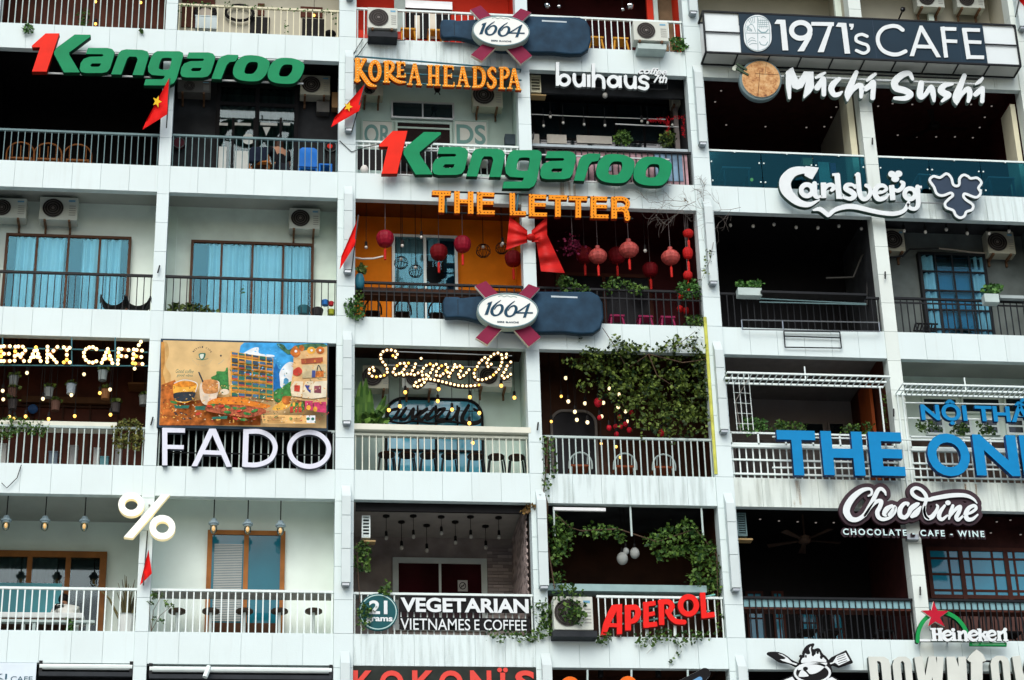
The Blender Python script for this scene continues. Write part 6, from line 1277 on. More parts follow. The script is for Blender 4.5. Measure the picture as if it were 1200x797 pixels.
ac_unit(649, 699, 695, 738, -.32, 'large white air conditioner half buried in ivy left of the bright red letters', accase, tray=False); part('stand', MB().pbox(648, 739, 700, 746, -.30, .0), acdk, [o for o in bpy.data.objects if o.name.startswith('air_conditioner')][-1])
def vent(x0, y0, x1, y1, Y, label, n, mat, d=.2):
    X0, X1, Z0, Z1 = rect(x0, y0, x1, y1, Y); root = thing('louvred_vent', label, 'vent', (X0, Y, Z0)); mb = MB(); t = .025
    mb.box(X0, X0 + t, Y, Y + d, Z0, Z1).box(X1 - t, X1, Y, Y + d, Z0, Z1).box(X0 + t, X1 - t, Y, Y + d, Z1 - t, Z1).box(X0 + t, X1 - t, Y, Y + d, Z0, Z0 + t); part('frame', mb, mat, root); mb = MB()
    for i in range(n): z = Z0 + t + (Z1 - Z0 - 2 * t) * (i + .5) / n; mb.box(X0 + t, X1 - t, Y + .02, Y + .06, z - .014, z + .010)
    part('slats', mb, mat, root); part('backing', MB().box(X0 + t, X1 - t, Y + d * .5, Y + d * .5 + .01, Z0 + t, Z1 - t), black, root)
    part('bracket', MB().box(X0, X1 + .1, Y, Y + d, Z0 - .08, Z0 - .05), M('tan_bracket', (.42, .30, .14), .7), root); return root
vent(621.5, 88, 634, 108, .35, 'cream louvred vent under the parapet left of the white rounded letters', 5, creammetal); vent(864, 601, 875, 628, .35, 'grey louvred vent in the corner of the black balcony with ceiling fan', 9, greymetal); vent(424, 604, 434, 630, .35, 'white louvred unit half hidden by ivy in the pendant bulb balcony', 6, whitemetal)

# ------------------------------------------------------------------ lamps
glassbulb = M('unlit_glass_bulb', (.55, .55, .50), .15, .1, spec=.8); dim = M('dim_warm_bulb', (.7, .40, .15), .2, 0, es=.5, ec=(1.0, .55, .18)); socket = M('black_socket', (.01, .01, .01), .5, .1); cordm = M('dark_cord', (.012, .012, .012), .7, .1); lit = M('lit_cream_bulb', (1, .85, .6), .3, 0, es=1.5, ec=(1.0, .78, .42)); gold = M('lit_gold_bulb', (1, .6, .2), .3, 0, es=2.2, ec=(1.0, .5, .08))
def pendant(px, py, Y, ceil, mat, label, group, r=.045, name='pendant_bulb', cat='pendant lamp', cm=cordm):
    p = at(px, py, Y); root = thing(name, label, cat, p, group)
    part('cord', MB().tube([p + Vector((0, 0, r + .05)), (p.x, p.y, max(ceil, p.z + r + .1))], .006, 4), cm, root)
    part('socket', MB().lathe(p, [(.012, r + .11), (.028, r + .09), (.030, r * .8)], 8), socket, root)
    part('bulb', MB().sphere(p, r, 10, 7, 1.15), mat, root, smooth=True); return root
cl = BAY[(2, 4)][1]
for x, y in ((856, 264), (882.5, 265), (907, 263), (933, 266.5), (958.5, 267), (983, 265), (1009.5, 268)): pendant(x, y, .5, cl, glassbulb, 'clear bulb hanging in the black balcony with empty metal frames', 'row of bulbs in the black balcony', .038)
for x, y in ((1059.5, 270.5), (1084.5, 272), (1109, 269), (1133.5, 273.5), (1159, 273.5), (1182.5, 271)): pendant(x, y, .4, BAY[(2, 5)][1], glassbulb, 'clear bulb hanging in the grey balcony with blue door', 'row of bulbs in the grey balcony', .038)
rose = M('ceiling_rose', (.012, .012, .012), .5, .1)
for x, t, y in ((452.6, 604, 630.5), (470.6, 611, 642), (484.5, 604, 629), (500.2, 615, 645), (517.3, 605, 625), (533.8, 611, 636), (551.8, 605, 629), (569.4, 616, 641.5), (584.8, 606, 629.5)):
    cz = BAY[(4, 2)][1]; yy = None
    for k in range(400):                                   # depth at which the ceiling shows at that pixel
        Yt = .3 + k * .006
        if at(x, t, Yt).z >= cz: yy = Yt; break
    yy = yy or 1.5; q = pendant(x, y, yy, cz, glassbulb, 'small bare bulb on a black cord hanging in the balcony with brick walls', 'bare pendant bulbs under the shaded ceiling', .042); p = q.location
    part('ceiling_rose', MB().lathe((p.x, p.y, cz), [(.07, -.001), (.07, -.03), (.02, -.05)], 12), rose, q)
def cage_lamp(px, py, Y, ceil, label):
    p = at(px, py, Y); root = thing('pendant_lamp', label, 'pendant lamp', p, 'industrial pendant lamps'); gm = M('grey_blue_lamp_cap', (.28, .38, .42), .4, .15)
    part('cord', MB().tube([p + Vector((0, 0, .16)), (p.x, p.y, ceil)], .012, 6), cordm, root); part('cap', MB().lathe(p, [(.03, .18), (.055, .165), (.065, .11), (.10, .10), (.10, .065), (.075, .055), (.07, .03)], 14), gm, root)
    part('glass', MB().sphere(p + Vector((0, 0, -.03)), .07, 12, 7, 1.45), glass_mat('lamp_glass', (.9, .95, .95), .02) if 'lamp_glass' not in _mats else _mats['lamp_glass'], root, smooth=True); part('bulb', MB().sphere(p + Vector((0, 0, -.02)), .034, 8, 6, 1.7), dim, root, smooth=True)
for x, y, w in ((7.1, 614.5, 'leftmost'), (52.5, 615, 'middle'), (98.8, 615.5, 'rightmost')): cage_lamp(x, y, .55, BAY[(4, 0)][1], w + ' of three glass pendant lamps left of the glowing percent sign')
for x, y, w in ((250.3, 618, 'leftmost'), (290.2, 619, 'middle'), (328.6, 620.5, 'rightmost')): cage_lamp(x, y, .45, BAY[(4, 1)][1], w + ' of three glass pendant lamps before the teak framed door')
cl = BAY[(3, 2)][1]
for x, y in ((474.9, 459.7), (514, 456), (513, 470), (550.6, 465.4), (602.8, 466), (587.4, 452), (468.6, 476), (455.7, 480.5), (529.7, 480), (561.7, 484), (550, 496), (554, 519)): pendant(x, y, .55, cl, gold, 'small golden bulb hanging in the bar balcony under the cursive word', 'golden bulbs in the bar balcony', .036)
cl = BAY[(3, 3)][1]
for x, y in ((663, 443), (714, 455), (666, 470.5), (685.5, 472.7), (707, 472), (725, 462), (673.7, 482.6), (676, 492), (688.4, 495), (705, 488), (733, 482), (735, 494), (724.5, 477)): pendant(x, y, random.uniform(.5, 1.1), cl, lit, 'round lit bulb hanging left of the big dark vine', 'lit bulbs beside the big vine', .037)
for x, y in ((657.7, 464.5), (646, 494), (704.6, 520), (722, 523.5), (727, 536)): pendant(x, y, .7, cl, gold, 'dim golden bulb hanging low left of the big dark vine', 'dim golden bulbs beside the big vine', .028)
redl = M('red_lantern_cloth', (.42, .012, .012), .6, .25, 5.0); dred = M('dark_red_lantern', (.16, .006, .010), .6, .3, 5.0); pinkred = M('faded_red_silk', (.40, .065, .055), .4, .5, 7.0, spec=.4)
for x, y, r in ((701, 471.6, .09), (726, 489, .05), (721.3, 500, .05), (727.5, 500, .05), (713.8, 501.5, .055), (722.6, 509, .055), (732.8, 497, .05), (739.7, 483.5, .05), (737.5, 504, .055), (702.5, 489.5, .05), (775.5, 507, .07)): pendant(x, y, random.uniform(.5, .9), cl, M('crimson_paper', (.50, .015, .03), .5, .2), 'tiny crimson paper lantern hanging left of the big dark vine', 'tiny crimson lanterns beside the big vine', r, 'paper_lantern', 'lantern')
cl = BAY[(3, 0)][1]
for x, y in ((31.6, 437), (98.5, 438.6), (3.2, 458), (3.8, 468), (50.3, 467.4), (83.6, 463), (129, 456.5), (157.8, 432)): pendant(x, y, random.uniform(.5, 1.0), cl, lit, 'round lit bulb hanging in the dark plant filled cafe balcony', 'lit bulbs in the plant filled balcony', .034)
for x, y in ((117, 460.6), (87.6, 487.6), (129.5, 486), (11, 488.5), (30, 488), (57, 491), (16.6, 490.7), (12, 500), (44.6, 503)): pendant(x, y, random.uniform(.3, .6), cl, gold, 'small golden bulb hanging low in the dark plant filled cafe balcony', 'golden bulbs in the plant filled balcony', .032)
def hanging_pot(px, py, Y, label, mat, r=.11, h=.20):
    p = at(px, py, Y); root = thing('hanging_pot', label, 'hanging pot', p + Vector((0, 0, -h / 2)), 'hanging pots in the plant filled balcony'); part('pot', MB().lathe(p, [(r, h / 2), (r * .86, h / 2 - .005), (r * .72, -h / 2), (.02, -h / 2)], 12), mat, root)
    part('cord', MB().tube([p + Vector((0, 0, h / 2)), (p.x, p.y, cl)], .006, 4), cordm, root); mb = MB()
    for i in range(26): mb.leaf(p + Vector((random.gauss(0, r * .4), random.gauss(0, r * .4), h / 2 + random.random() * .03)), .10, (random.gauss(0, 1), random.gauss(0, 1), .6))
    part('foliage', mb, vinem, root)
gp, tp, dp = M('grey_pot', (.20, .23, .23), .6, .15), M('terracotta_pot', (.11, .06, .045), .7, .2), M('dark_pot', (.05, .045, .045), .6, .2)
for x, y, m_, lab in ((16, 447, gp, 'grey hanging pot at the far left of the plant filled cafe balcony'), (14.5, 461, tp, 'terracotta hanging pot below the far left grey pot'), (57, 460.5, gp, 'wide grey hanging pot left of the middle lit bulb'), (83.2, 456.3, M('pale_blue_pot', (.32, .40, .46), .5, .1), 'pale blue hanging pot directly over a lit bulb'), (120.3, 440.5, M('white_pot', (.38, .46, .46), .5, .1), 'white hanging pot right under the glowing letter F'), (123.5, 462.5, M('tan_pot', (.25, .12, .05), .6, .2), 'tan hanging pot beside a lit bulb on the right'), (65, 476, tp, 'terracotta hanging pot below the timber beam'), (135.5, 478.5, dp, 'dark hanging pot right of the timber beam'), (168.5, 469.7, gp, 'grey hanging pot against the thin column'), (14.8, 474.5, dp, 'dark hanging pot low on the far left')): hanging_pot(x, y, .8, lab, m_)
solo('wall_plate', MB().lathe(at(38.6, 480, 1.9), [(.001, -.02), (.03, -.02), (.08, -.03), (.10, -.04), (.10, -.01)], 20, 'y'), M('cobalt_glaze', (.03, .10, .26), .3, .3, 9), 'round cobalt blue plate on the dark wall of the plant filled balcony', 'plate')
for i, (x, y, w, h, m_, lab) in enumerate(((3, 531, 8, 20, 'white', 'white tub'), (62, 536, 10, 12, 'bluegrey', 'blue grey crate'), (86, 532, 9, 18, 'grey', 'pale grey carton'), (113, 535, 7, 18, 'white', 'white canister'), (122, 540, 10, 8, 'tealish', 'teal tray'), (139, 528, 8, 14, 'grey', 'small grey box'))):
    c = dict(white=(.50, .52, .50), bluegrey=(.20, .26, .32), grey=(.32, .33, .33), tealish=(.12, .30, .34))[m_]; X0, X1, Z0, Z1 = rect(x - w / 2, y - h / 2, x + w / 2, y + h / 2, .6)
    solo('storage_box', MB().box(X0, X1, .6, .78, BAY[(3, 0)][2], Z1).box(X0 - .01, X1 + .01, .59, .79, Z1 + .001, Z1 + .025), M('box_' + m_, c, .7, .15), lab + ' on the floor behind the rail of the plant filled balcony', 'box', bevel=.006)
# red silk lanterns
def lantern(px, py, Y, ceil, rx, ry, label, mat, kind='onion', group='red silk lanterns', rose_=True):
    p = at(px, py, Y); root = thing('lantern', label, 'lantern', p + Vector((0, 0, -ry)), group)
    if kind == 'onion': prof = [(rx * .22, ry * 1.35), (rx * .26, ry * 1.30), (rx * .24, ry * .95), (rx * .5, ry * .78), (rx * .82, ry * .45), (rx, ry * .0), (rx * .93, -ry * .4), (rx * .7, -ry * .78), (rx * .4, -ry)]
    else: prof = [(rx * .42, ry), (rx * .7, ry * .92), (rx * .95, ry * .55), (rx, ry * .1), (rx * .92, -ry * .4), (rx * .72, -ry * .82), (rx * .45, -ry)]
    part('shade', MB().lathe(p, prof, 28, ribs=.035), mat, root); top = p.z + prof[0][1]
    part('cord', MB().tube([(p.x, p.y, top), (p.x, p.y, ceil)], .007, 4), M('grey_cord', (.12, .10, .10), .7), root)
    mb = MB().tube([(p.x, p.y, p.z - ry), (p.x, p.y, p.z - ry - .07)], .006, 4).lathe((p.x, p.y, p.z - ry - .07), [(.018, 0), (.028, -.03), (.024, -.24), (.02, -.24)], 8)
    part('tassel', mb, M('red_tassel', (.50, .02, .015), .6, .2), root); return root
cl = BAY[(2, 2)][1]
lantern(451.3, 280.3, .25, cl, .185, .165, 'wine red barrel lantern, the leftmost of the orange walled balcony', M('wine_lantern', (.24, .008, .022), .45, .3, 5), 'barrel'); lantern(514.1, 296, .65, cl, .185, .16, 'darker red lantern hanging low before the white framed door', dred, 'barrel'); lantern(542, 286.5, .25, cl, .18, .165, 'wine red barrel lantern with pale top right of the white framed door', M('wine_lantern', (.24, .008, .022), .45, .3, 5), 'barrel'); lantern(601.4, 303.5, .6, cl, .18, .16, 'dark red lantern partly under the red satin bow', dred, 'barrel')
cl = BAY[(2, 3)][1]
lantern(700.6, 299.5, .30, cl, .20, .165, 'faded red onion lantern left of the middle in the dark red balcony', pinkred); lantern(736.9, 292, .22, cl, .215, .17, 'largest faded red onion lantern, nearest the middle of the dark red balcony', pinkred); lantern(785.8, 301, .30, cl, .205, .165, 'faded red onion lantern toward the right of the dark red balcony', pinkred)
lantern(685, 299, 1.0, cl, .19, .17, 'dim red lantern hanging behind the left onion lantern', dred, 'barrel'); lantern(722.8, 300, 1.0, cl, .19, .17, 'dim red lantern hanging behind the middle onion lantern', dred, 'barrel'); lantern(762, 316.5, 1.1, cl, .17, .15, 'dim red lantern hanging low before the back window', dred, 'barrel')
for x, y, rx, ry, lab in ((806.5, 274, .115, .085, 'upper flat red lantern on a string beside the right column'), (806, 297, .11, .125, 'heart shaped red lantern on a string beside the right column'), (806, 323, .10, .09, 'lower red star lantern on a string beside the right column')): lantern(x, y, .25, cl, rx, ry, lab, redl, 'barrel', 'string of small red lanterns')
for x, y in ((797, 347), (805, 347.5), (812, 346), (797, 362), (804, 364)): pendant(x, y, .5, y and at(x, y, .5).z + .2, redl, 'small red paper lantern behind the black rail below the bush', 'small red lanterns behind the black rail', .07, 'paper_lantern', 'lantern')
pendant(756, 294, .6, cl, glassbulb, 'bare unlit bulb between two red onion lanterns', 'bare bulbs among the lanterns', .04)
mb = MB(); c = at(671, 288, .25)
for i in range(150): mb.leaf(c + Vector((random.gauss(0, .10) + .0, random.gauss(0, .05), random.gauss(0, .10))), .07)
fw_ = thing('flower_cluster', 'dark magenta blossom cluster hanging left of the onion lanterns', 'flowers', c + Vector((0, 0, -.25))); part('blossoms', mb, magenta, fw_); part('cord', MB().tube([c, (c.x, c.y, cl)], .008, 4), M('grey_cord', (.12, .10, .10), .7), fw_)
cl = BAY[(2, 2)][1]
for x, y in ((429, 290), (493.8, 278), (589, 285.5), (471.5, 288)): pendant(x, y, .5, cl, glassbulb, 'bare unlit bulb hanging in the orange walled balcony', 'bare bulbs in the orange walled balcony', .035)
def wire_lamp(px, py, Y, r, label):
    p = at(px, py, Y); root = thing('wire_lamp', label, 'pendant lamp', p + Vector((0, 0, -r)), 'round wire cage lamps'); mb = MB()
    for k in range(6):
        a = math.pi * k / 6; mb.tube([(p.x + r * math.sin(t) * math.cos(a), p.y + r * math.sin(t) * math.sin(a), p.z + r * math.cos(t)) for t in [2 * math.pi * i / 18 for i in range(19)]], .005, 4)
    mb.tube([(p.x + r * math.cos(t), p.y + r * math.sin(t), p.z - r * .3) for t in [2 * math.pi * i / 18 for i in range(19)]], .005, 4); part('cage', mb, blackmetal, root)
    part('cord', MB().tube([p + Vector((0, 0, r)), (p.x, p.y, cl)], .007, 4), cordm, root); part('bulb', MB().sphere(p + Vector((0, 0, r * .6)), .04, 8, 6), glassbulb, root, smooth=True)
for x, y, r, lab in ((566.3, 294, .15, 'round wire cage lamp against the orange wall right of the white framed door'), (588, 291, .13, 'faint wire cage lamp against the orange wall by the red satin bow'), (470, 308, .14, 'wire cage lamp before the left pane of the white framed door'), (487, 318, .14, 'wire cage lamp hanging low before the white framed door')): wire_lamp(x, y, .7, r, lab)
# mirror balls and ceiling dots
ball = M('mirror_ball', (.55, .6, .62), .12, .3, 25, metal=1.0)
for x, y, r, lab in ((640.5, 7, .085, 'larger mirror ball at the left of the dark red top balcony'), (655, 8, .055, 'small mirror ball beside the larger left one'), (738, 7.5, .095, 'largest mirror ball at the right of the dark red top balcony'), (729.5, 11.5, .05, 'small mirror ball beside the largest right one')):
    p = at(x, y, .8); root = thing('mirror_ball', lab, 'mirror ball', p, 'mirror balls'); part('ball', MB().sphere(p, r, 14, 9), ball, root); part('cord', MB().tube([p, (p.x, p.y, BAY[(0, 3)][1])], .005, 4), cordm, root)
spot = M('small_lit_spot', (.3, .26, .25), .4, 0, es=.16, ec=(1, .88, .8))
def spots(r, c, pts, label, group, rad=.022):
    cz = BAY[(r, c)][1]; Yb = BAY[(r, c)][0]
    for x, y in pts:
        Yt = next((.3 + k * .01 for k in range(400) if at(x, y, .3 + k * .01).z >= cz - .02), 1.0); p = at(x, y, min(Yt, Yb - .1)); root = thing('ceiling_spotlight', label, 'spotlight', p + Vector((0, 0, -.02)), group)
        part('housing', MB().lathe(p, [(rad * 1.6, .03), (rad * 1.6, -.005)], 10), socket, root); part('lens', MB().lathe(p, [(rad, -.006), (rad, -.016), (rad * .5, -.02)], 10), spot, root)
spots(1, 4, ((845, 106), (838, 119), (851, 146), (897, 148), (945, 149), (966, 148), (980, 125), (974, 137)), 'tiny spotlight on the dark red ceiling left of the thin column', 'spotlights on the dark red ceiling left')
spots(1, 5, ((1029, 124), (1046, 121), (1069, 122), (1138, 122), (1162, 124), (1154, 137), (1052, 158), (1074, 160), (1097, 160), (1119, 160), (1140, 161), (1148, 149)), 'tiny spotlight on the dark red ceiling right of the thin column', 'spotlights on the dark red ceiling right')
spots(4, 4, ((890.7, 608), (912.8, 610), (934.7, 611), (956, 612), (977, 612)), 'tiny spotlight in the black balcony with ceiling fan', 'spotlights in the ceiling fan balcony'); spots(4, 5, ((1168, 611), (1161, 624), (1196, 626), (1184, 609)), 'tiny spotlight above the mahogany framed windows', 'spotlights above the mahogany windows')
def ceiling_fan(px, py, Y, cz, label, mat, angs, L=.62):
    p = at(px, py, Y); root = thing('ceiling_fan', label, 'ceiling fan', p); part('rod', MB().tube([p, (p.x, p.y, cz)], .022, 6), mat, root); part('motor', MB().lathe(p, [(.05, .10), (.13, .06), (.13, -.04), (.06, -.08)], 14), mat, root)
    for a in angs:
        d = Vector((math.cos(a), math.sin(a), 0)); s_ = Vector((-d.y, d.x, .12)); a0, a1 = p + d * .14, p + d * L * 1.25; mb = MB(); mb.quad(a0 - s_ * .03, a0 + s_ * .03, a1 + s_ * .075, a1 - s_ * .075); mb.quad(a0 - s_ * .03 + Vector((0, 0, -.012)), a1 - s_ * .075 + Vector((0, 0, -.012)), a1 + s_ * .075 + Vector((0, 0, -.012)), a0 + s_ * .03 + Vector((0, 0, -.012)))
        part('blade', mb, mat, root)
ceiling_fan(943, 633, 1.2, BAY[(4, 4)][1], 'brown ceiling fan in the black balcony left of the script board', M('fan_brown', (.055, .035, .025), .5, .2), (.15, 1.4, 2.66, 3.9, 5.2)); ceiling_fan(1095, 148, 1.6, BAY[(1, 5)][1], 'dark ceiling fan under the white brush script', M('fan_black', (.008, .006, .006), .5, .2), (.1, 2.2, 4.3))
gl = M('white_globe_glass', (.50, .54, .52), .25, .08)
for x, y, r, lab in ((729.3, 654.6, .115, 'large white globe lamp among the ivy'), (743.9, 648.3, .10, 'white globe lamp right of the large globe'), (733.5, 646, .065, 'small dim globe lamp between two larger globes')): pendant(x, y, .8, BAY[(4, 3)][1], gl, lab, 'globe lamps among the ivy', r, 'globe_lamp')
solo('fluorescent_tube', MB().pbox(649, 594.5, 710, 598.5, .05, .11), M('white_tube', (.72, .75, .76), .4, .05), 'long white tube fitting under the parapet of the ivy balcony', 'lamp', bevel=.01)
for x0, y0, y1, lab in ((648.5, 594, 628, 'left'), (738.5, 592, 628, 'middle'), (822, 595, 627, 'right')): solo('hanging_bracket', MB().pbox(x0, y0, x0 + 2, y1, .06, .09), palemetal, lab + ' white hanging bar in the top of the ivy balcony', 'bracket')
for x, y, lab in ((433, 103, 'left'), (512.5, 105, 'middle')): 
    p = at(x, y, .8); mb = MB().lathe(p, [(.05, .06), (.075, .02), (.05, -.05)], 10).tube([p, p + Vector((.05, -.05, -.16))], .012).tube([p, p + Vector((-.06, -.05, -.15))], .012); solo('wall_spotlight', mb, black, lab + ' black spider spotlight under the amber serif letters', 'lamp')
p = at(1058, 11, .6); cc = thing('security_camera', 'black dome security camera above the navy light box', 'camera', p); part('housing', MB().sphere(p, .06, 10, 7), black, cc, smooth=True); part('arm', MB().tube([p, p + Vector((.06, .1, .1)), p + Vector((.08, .55, .12))], .02), black, cc); part('lens', MB().lathe(p + Vector((-.03, -.055, -.03)), [(.001, -.01), (.02, -.008), (.02, 0)], 8, 'y'), darkglass, cc)

# ------------------------------------------------------------------ seats, tables and people
def bar_stool(px, Y, r, c, label, seat=brownwood, leg=blackmetal, h=.66, w=.17, group='black bar stools', round_=True, splay=.05):
    x = at(px, 520 if r == 3 else 370 if r == 2 else 30, Y).x; fl = BAY[(r, c)][2]; root = thing('bar_stool', label, 'stool', (x, Y, fl), group)
    part('seat', MB().lathe((x, Y, fl + h), [(w * .9, 0), (w, -.015), (w, -.045), (w * .9, -.05)], 16) if round_ else MB().box(x - w, x + w, Y - w, Y + w, fl + h - .04, fl + h), seat, root)
    for sx in (-1, 1):
        for sy in (-1, 1): part('leg', MB().tube([(x + sx * w * .75, Y + sy * w * .75, fl + h - .05), (x + sx * (w * .85 + splay), Y + sy * (w * .85 + splay), fl)], .017 if round_ else .024, 6), leg, root)
    n = 16; rr = w * .82 + splay * .8; part('footrest', MB().tube([(x + rr * math.cos(2 * math.pi * i / n), Y + rr * math.sin(2 * math.pi * i / n), fl + .16) for i in range(n + 1)], .013, 5), leg, root); return root
ordn = ['first', 'second', 'third', 'fourth', 'fifth', 'sixth', 'seventh']
for i, x in enumerate((453, 476.5, 501.8, 526.6, 557, 581, 605)): bar_stool(x, .62, 3, 2, ordn[i] + ' from the left of the bar stools under the cream counter')
for i, x in enumerate((721.8, 755, 781)): bar_stool(x, .5, 2, 3, ['left', 'middle', 'right'][i] + ' of the magenta stools behind the black rail below the lanterns', magentap := M('magenta_plastic', (.27, .012, .075), .4, .1), magentap, .44, .15, 'magenta plastic stools', False, .04)
yel = M('yellow_wood', (.62, .30, .03), .5, .15)
for x, r, c, lab in ((478, 0, 2, 'left yellow stool behind the rail of the red walled top balcony'), (510, 0, 2, 'yellow stool behind the rail just left of the bottle neck'), (696, 0, 3, 'yellow stool half hidden by the right end of the bottle sign'), (725, 0, 3, 'yellow stool behind the rail left of the rail mounted air conditioner')): bar_stool(x, .55, r, c, lab, yel, yel, .62, .17, 'yellow wooden stools', False, .05)
rust_ = M('rattan', (.19, .07, .018), .6, .25, 8)
def arch_chair(px, Y, r, c, label, mat, seatm, w=.26, hs=.42, ht=.80, group=None, ry=520, posts=3):
    x = at(px, ry, Y).x; fl = BAY[(r, c)][2]; root = thing('chair', label, 'chair', (x, Y, fl), group)
    part('seat', MB().box(x - w * .85, x + w * .85, Y, Y + .42, fl + hs - .05, fl + hs), seatm, root, bevel=.015)
    part('backrest', MB().tube([(x - w, Y, fl + hs - .1)] + [(x + w * math.cos(t), Y - .02 - .05 * math.sin(t), fl + ht - .24 + .24 * math.sin(t)) for t in [math.pi - math.pi * i / 12 for i in range(13)]] + [(x + w, Y, fl + hs - .1)], .018, 6), mat, root)
    for k in range(posts): xx = x - w * .6 + 1.2 * w * k / max(1, posts - 1); part('back_spindle', MB().tube([(xx, Y, fl + hs), (xx, Y - .05, fl + ht - .06)], .012, 5), mat, root)
    for sx in (-1, 1):
        for yy in (Y + .02, Y + .38): part('leg', MB().tube([(x + sx * w * .78, yy, fl + hs - .05), (x + sx * w * .85, yy, fl)], .018, 6), mat, root)
    return root
for i, x in enumerate((25, 57, 92)): arch_chair(x, .45, 1, 0, ['left', 'middle', 'right'][i] + ' of the three rattan chairs in the dark balcony under the green letters', rust_, rust_, .28, .40, .70, 'rattan chairs', 170)
for i, x in enumerate((680, 732, 777.5)): arch_chair(x, .42, 3, 3, ['left', 'middle', 'right'][i] + ' of the three white rimmed chairs behind the rail under the vine', palemetal, M('rust_cushion', (.22, .06, .025), .8, .2), .23, .44, .66, 'white rimmed chairs', 540, 2)
for i, x in enumerate((437, 472, 512)): 
    q = arch_chair(x, .60, 2, 2, ['left', 'middle', 'right'][i] + ' of the dark framed bar chairs behind the counter of the orange walled balcony', blackmetal, black, .17, .50, .72, 'dark framed bar chairs', 360, 2)
for i, (c, x) in enumerate(((4, 948), (4, 975), (4, 1037), (5, 1126), (5, 1158), (5, 1187))): arch_chair(x, .55, 4, c, 'dark round backed chair, ' + ['left of three in the ceiling fan balcony', 'middle of three in the ceiling fan balcony', 'right of three in the ceiling fan balcony', 'left of three behind the white serif letters', 'middle of three behind the white serif letters', 'right of three behind the white serif letters'][i], blackmetal, black, .20, .44, .82, 'dark round backed chairs', 730, 4)
part('backrest_pad', MB(), black, None) if False else None
def sling_chair(px, Y, r, c, label):
    x = at(px, 355, Y).x; fl = BAY[(r, c)][2]; root = thing('folding_chair', label, 'chair', (x, Y, fl), 'folding sling chairs'); w = .25
    for s in (-1, 1): part('frame', MB().tube([(x + s * w, Y - .02, fl + .46), (x + s * w * .4, Y + .1, fl + .2), (x - s * w * .7, Y + .12, fl)], .015, 5), blackmetal, root); part('armrest', MB().tube([(x + s * w, Y - .05, fl + .46), (x + s * (w + .03), Y + .3, fl + .47)], .018, 5), blackmetal, root)
    mb = MB(); n = 8
    for i in range(n):
        a, b = -1 + 2 * i / n, -1 + 2 * (i + 1) / n; f = lambda u, y: (x + u * w * .95, y, fl + .27 + .15 * u * u); mb.quad(f(a, Y), f(b, Y), f(b, Y + .4), f(a, Y + .4))
    part('sling', mb, M('dark_canvas', (.03, .032, .036), .8, .2), root)
sling_chair(133, .25, 2, 0, 'left of the two dark sling chairs behind the black rail of the curtained balcony'); sling_chair(161, .25, 2, 0, 'right of the two dark sling chairs behind the black rail of the curtained balcony')
# round seats seen from below over the white railing
for i, x in enumerate((207.5, 247, 286.5, 327.5, 367.5)):
    fl = BAY[(4, 1)][2]; p = at(x, 716.5, .62); root = thing('round_stool', ordn[i] + ' from the left of the round wooden stools before the teak framed door', 'stool', (p.x, .62, fl), 'round stools at the grey counter')
    part('seat', MB().lathe((p.x, .62, p.z), [(.15, .03), (.165, .015), (.165, -.02), (.15, -.03)], 20), M('dark_oiled_wood', (.085, .06, .045), .6, .2), root); part('leg', MB().tube([(p.x, .62, p.z - .03), (p.x, .62, fl + .03)], .03, 8), whitemetal, root); part('base', MB().lathe((p.x, .62, fl), [(.03, .05), (.16, .02), (.17, 0)], 16), whitemetal, root)
# blue plastic chair, made of one moulded shell on four legs
fl = BAY[(1, 1)][2]; x = at(361, 190, .45).x; root = thing('plastic_chair', 'bright blue plastic chair behind the rail of the charcoal balcony', 'chair', (x, .45, fl)); bl = M('blue_plastic', (.01, .17, .62), .35, .08)
part('backrest', MB().prism([(x - .21, .42, fl + .40), (x + .21, .42, fl + .40), (x + .18, .40, fl + .80), (x + .12, .40, fl + .84), (x - .12, .40, fl + .84), (x - .18, .40, fl + .80)], .03), bl, root); part('seat', MB().box(x - .21, x + .21, .452, .86, fl + .37, fl + .40), bl, root, bevel=.01)
for sx in (-1, 1):
    for yy in (.47, .82): part('leg', MB().tube([(x + sx * .18, yy, fl + .37), (x + sx * .22, yy, fl)], .025, 6), bl, root)
st_ = thing('plastic_stool', 'small bright blue plastic stool right of the blue plastic chair', 'stool', (x + .36, .4, fl)); part('seat', MB().box(x + .22, x + .50, .3, .56, fl + .38, fl + .42), bl, st_, bevel=.01)
for sx in (.24, .48):
    for yy in (.32, .54): part('leg', MB().tube([(x + sx, yy, fl + .38), (x + sx, yy, fl)], .02, 6), bl, st_)
# white table and its bench in the lamp balcony
fl = BAY[(4, 0)][2]; X0, X1 = at(-30, 720, .45).x, at(98, 722, .45).x; zt = at(50, 721, .45).z; root = thing('table', 'long white thick topped table behind the white railing at lower left', 'table', (X1 - 1.2, .7, fl))
part('tabletop', MB().box(X0, X1, .45, 1.0, zt - .05, zt + .06), M('white_tabletop', (.68, .72, .70), .5, .06), root, bevel=.02); part('apron', MB().box(X0, X1 - .1, .47, .98, zt - .16, zt - .052), brownframe, root)
for x_ in (X0 + .9, X1 - .12):
    for yy in (.52, .93): part('leg', MB().box(x_ - .035, x_ + .035, yy - .035, yy + .035, fl, zt - .161), whitemetal, root)
bx = X1 - .5; b_ = thing('bench', 'low pale bench running under the white table', 'bench', (bx, .36, fl)); part('seat', MB().pbox(-20, 726, 111, 729, .28, .42), palemetal, b_)
for px_ in (40, 103): part('leg', MB().box(at(px_, 730, .3).x - .03, at(px_, 730, .3).x + .03, .30, .40, fl, at(px_, 729.5, .3).z), palemetal, b_)
plant('potted_plant', 'small plant with a yellow bloom under the white table', 'plant', [([(79, 725), (84, 724), (86, 738), (79, 739)], .15, .25, 50, .05)], freshm)

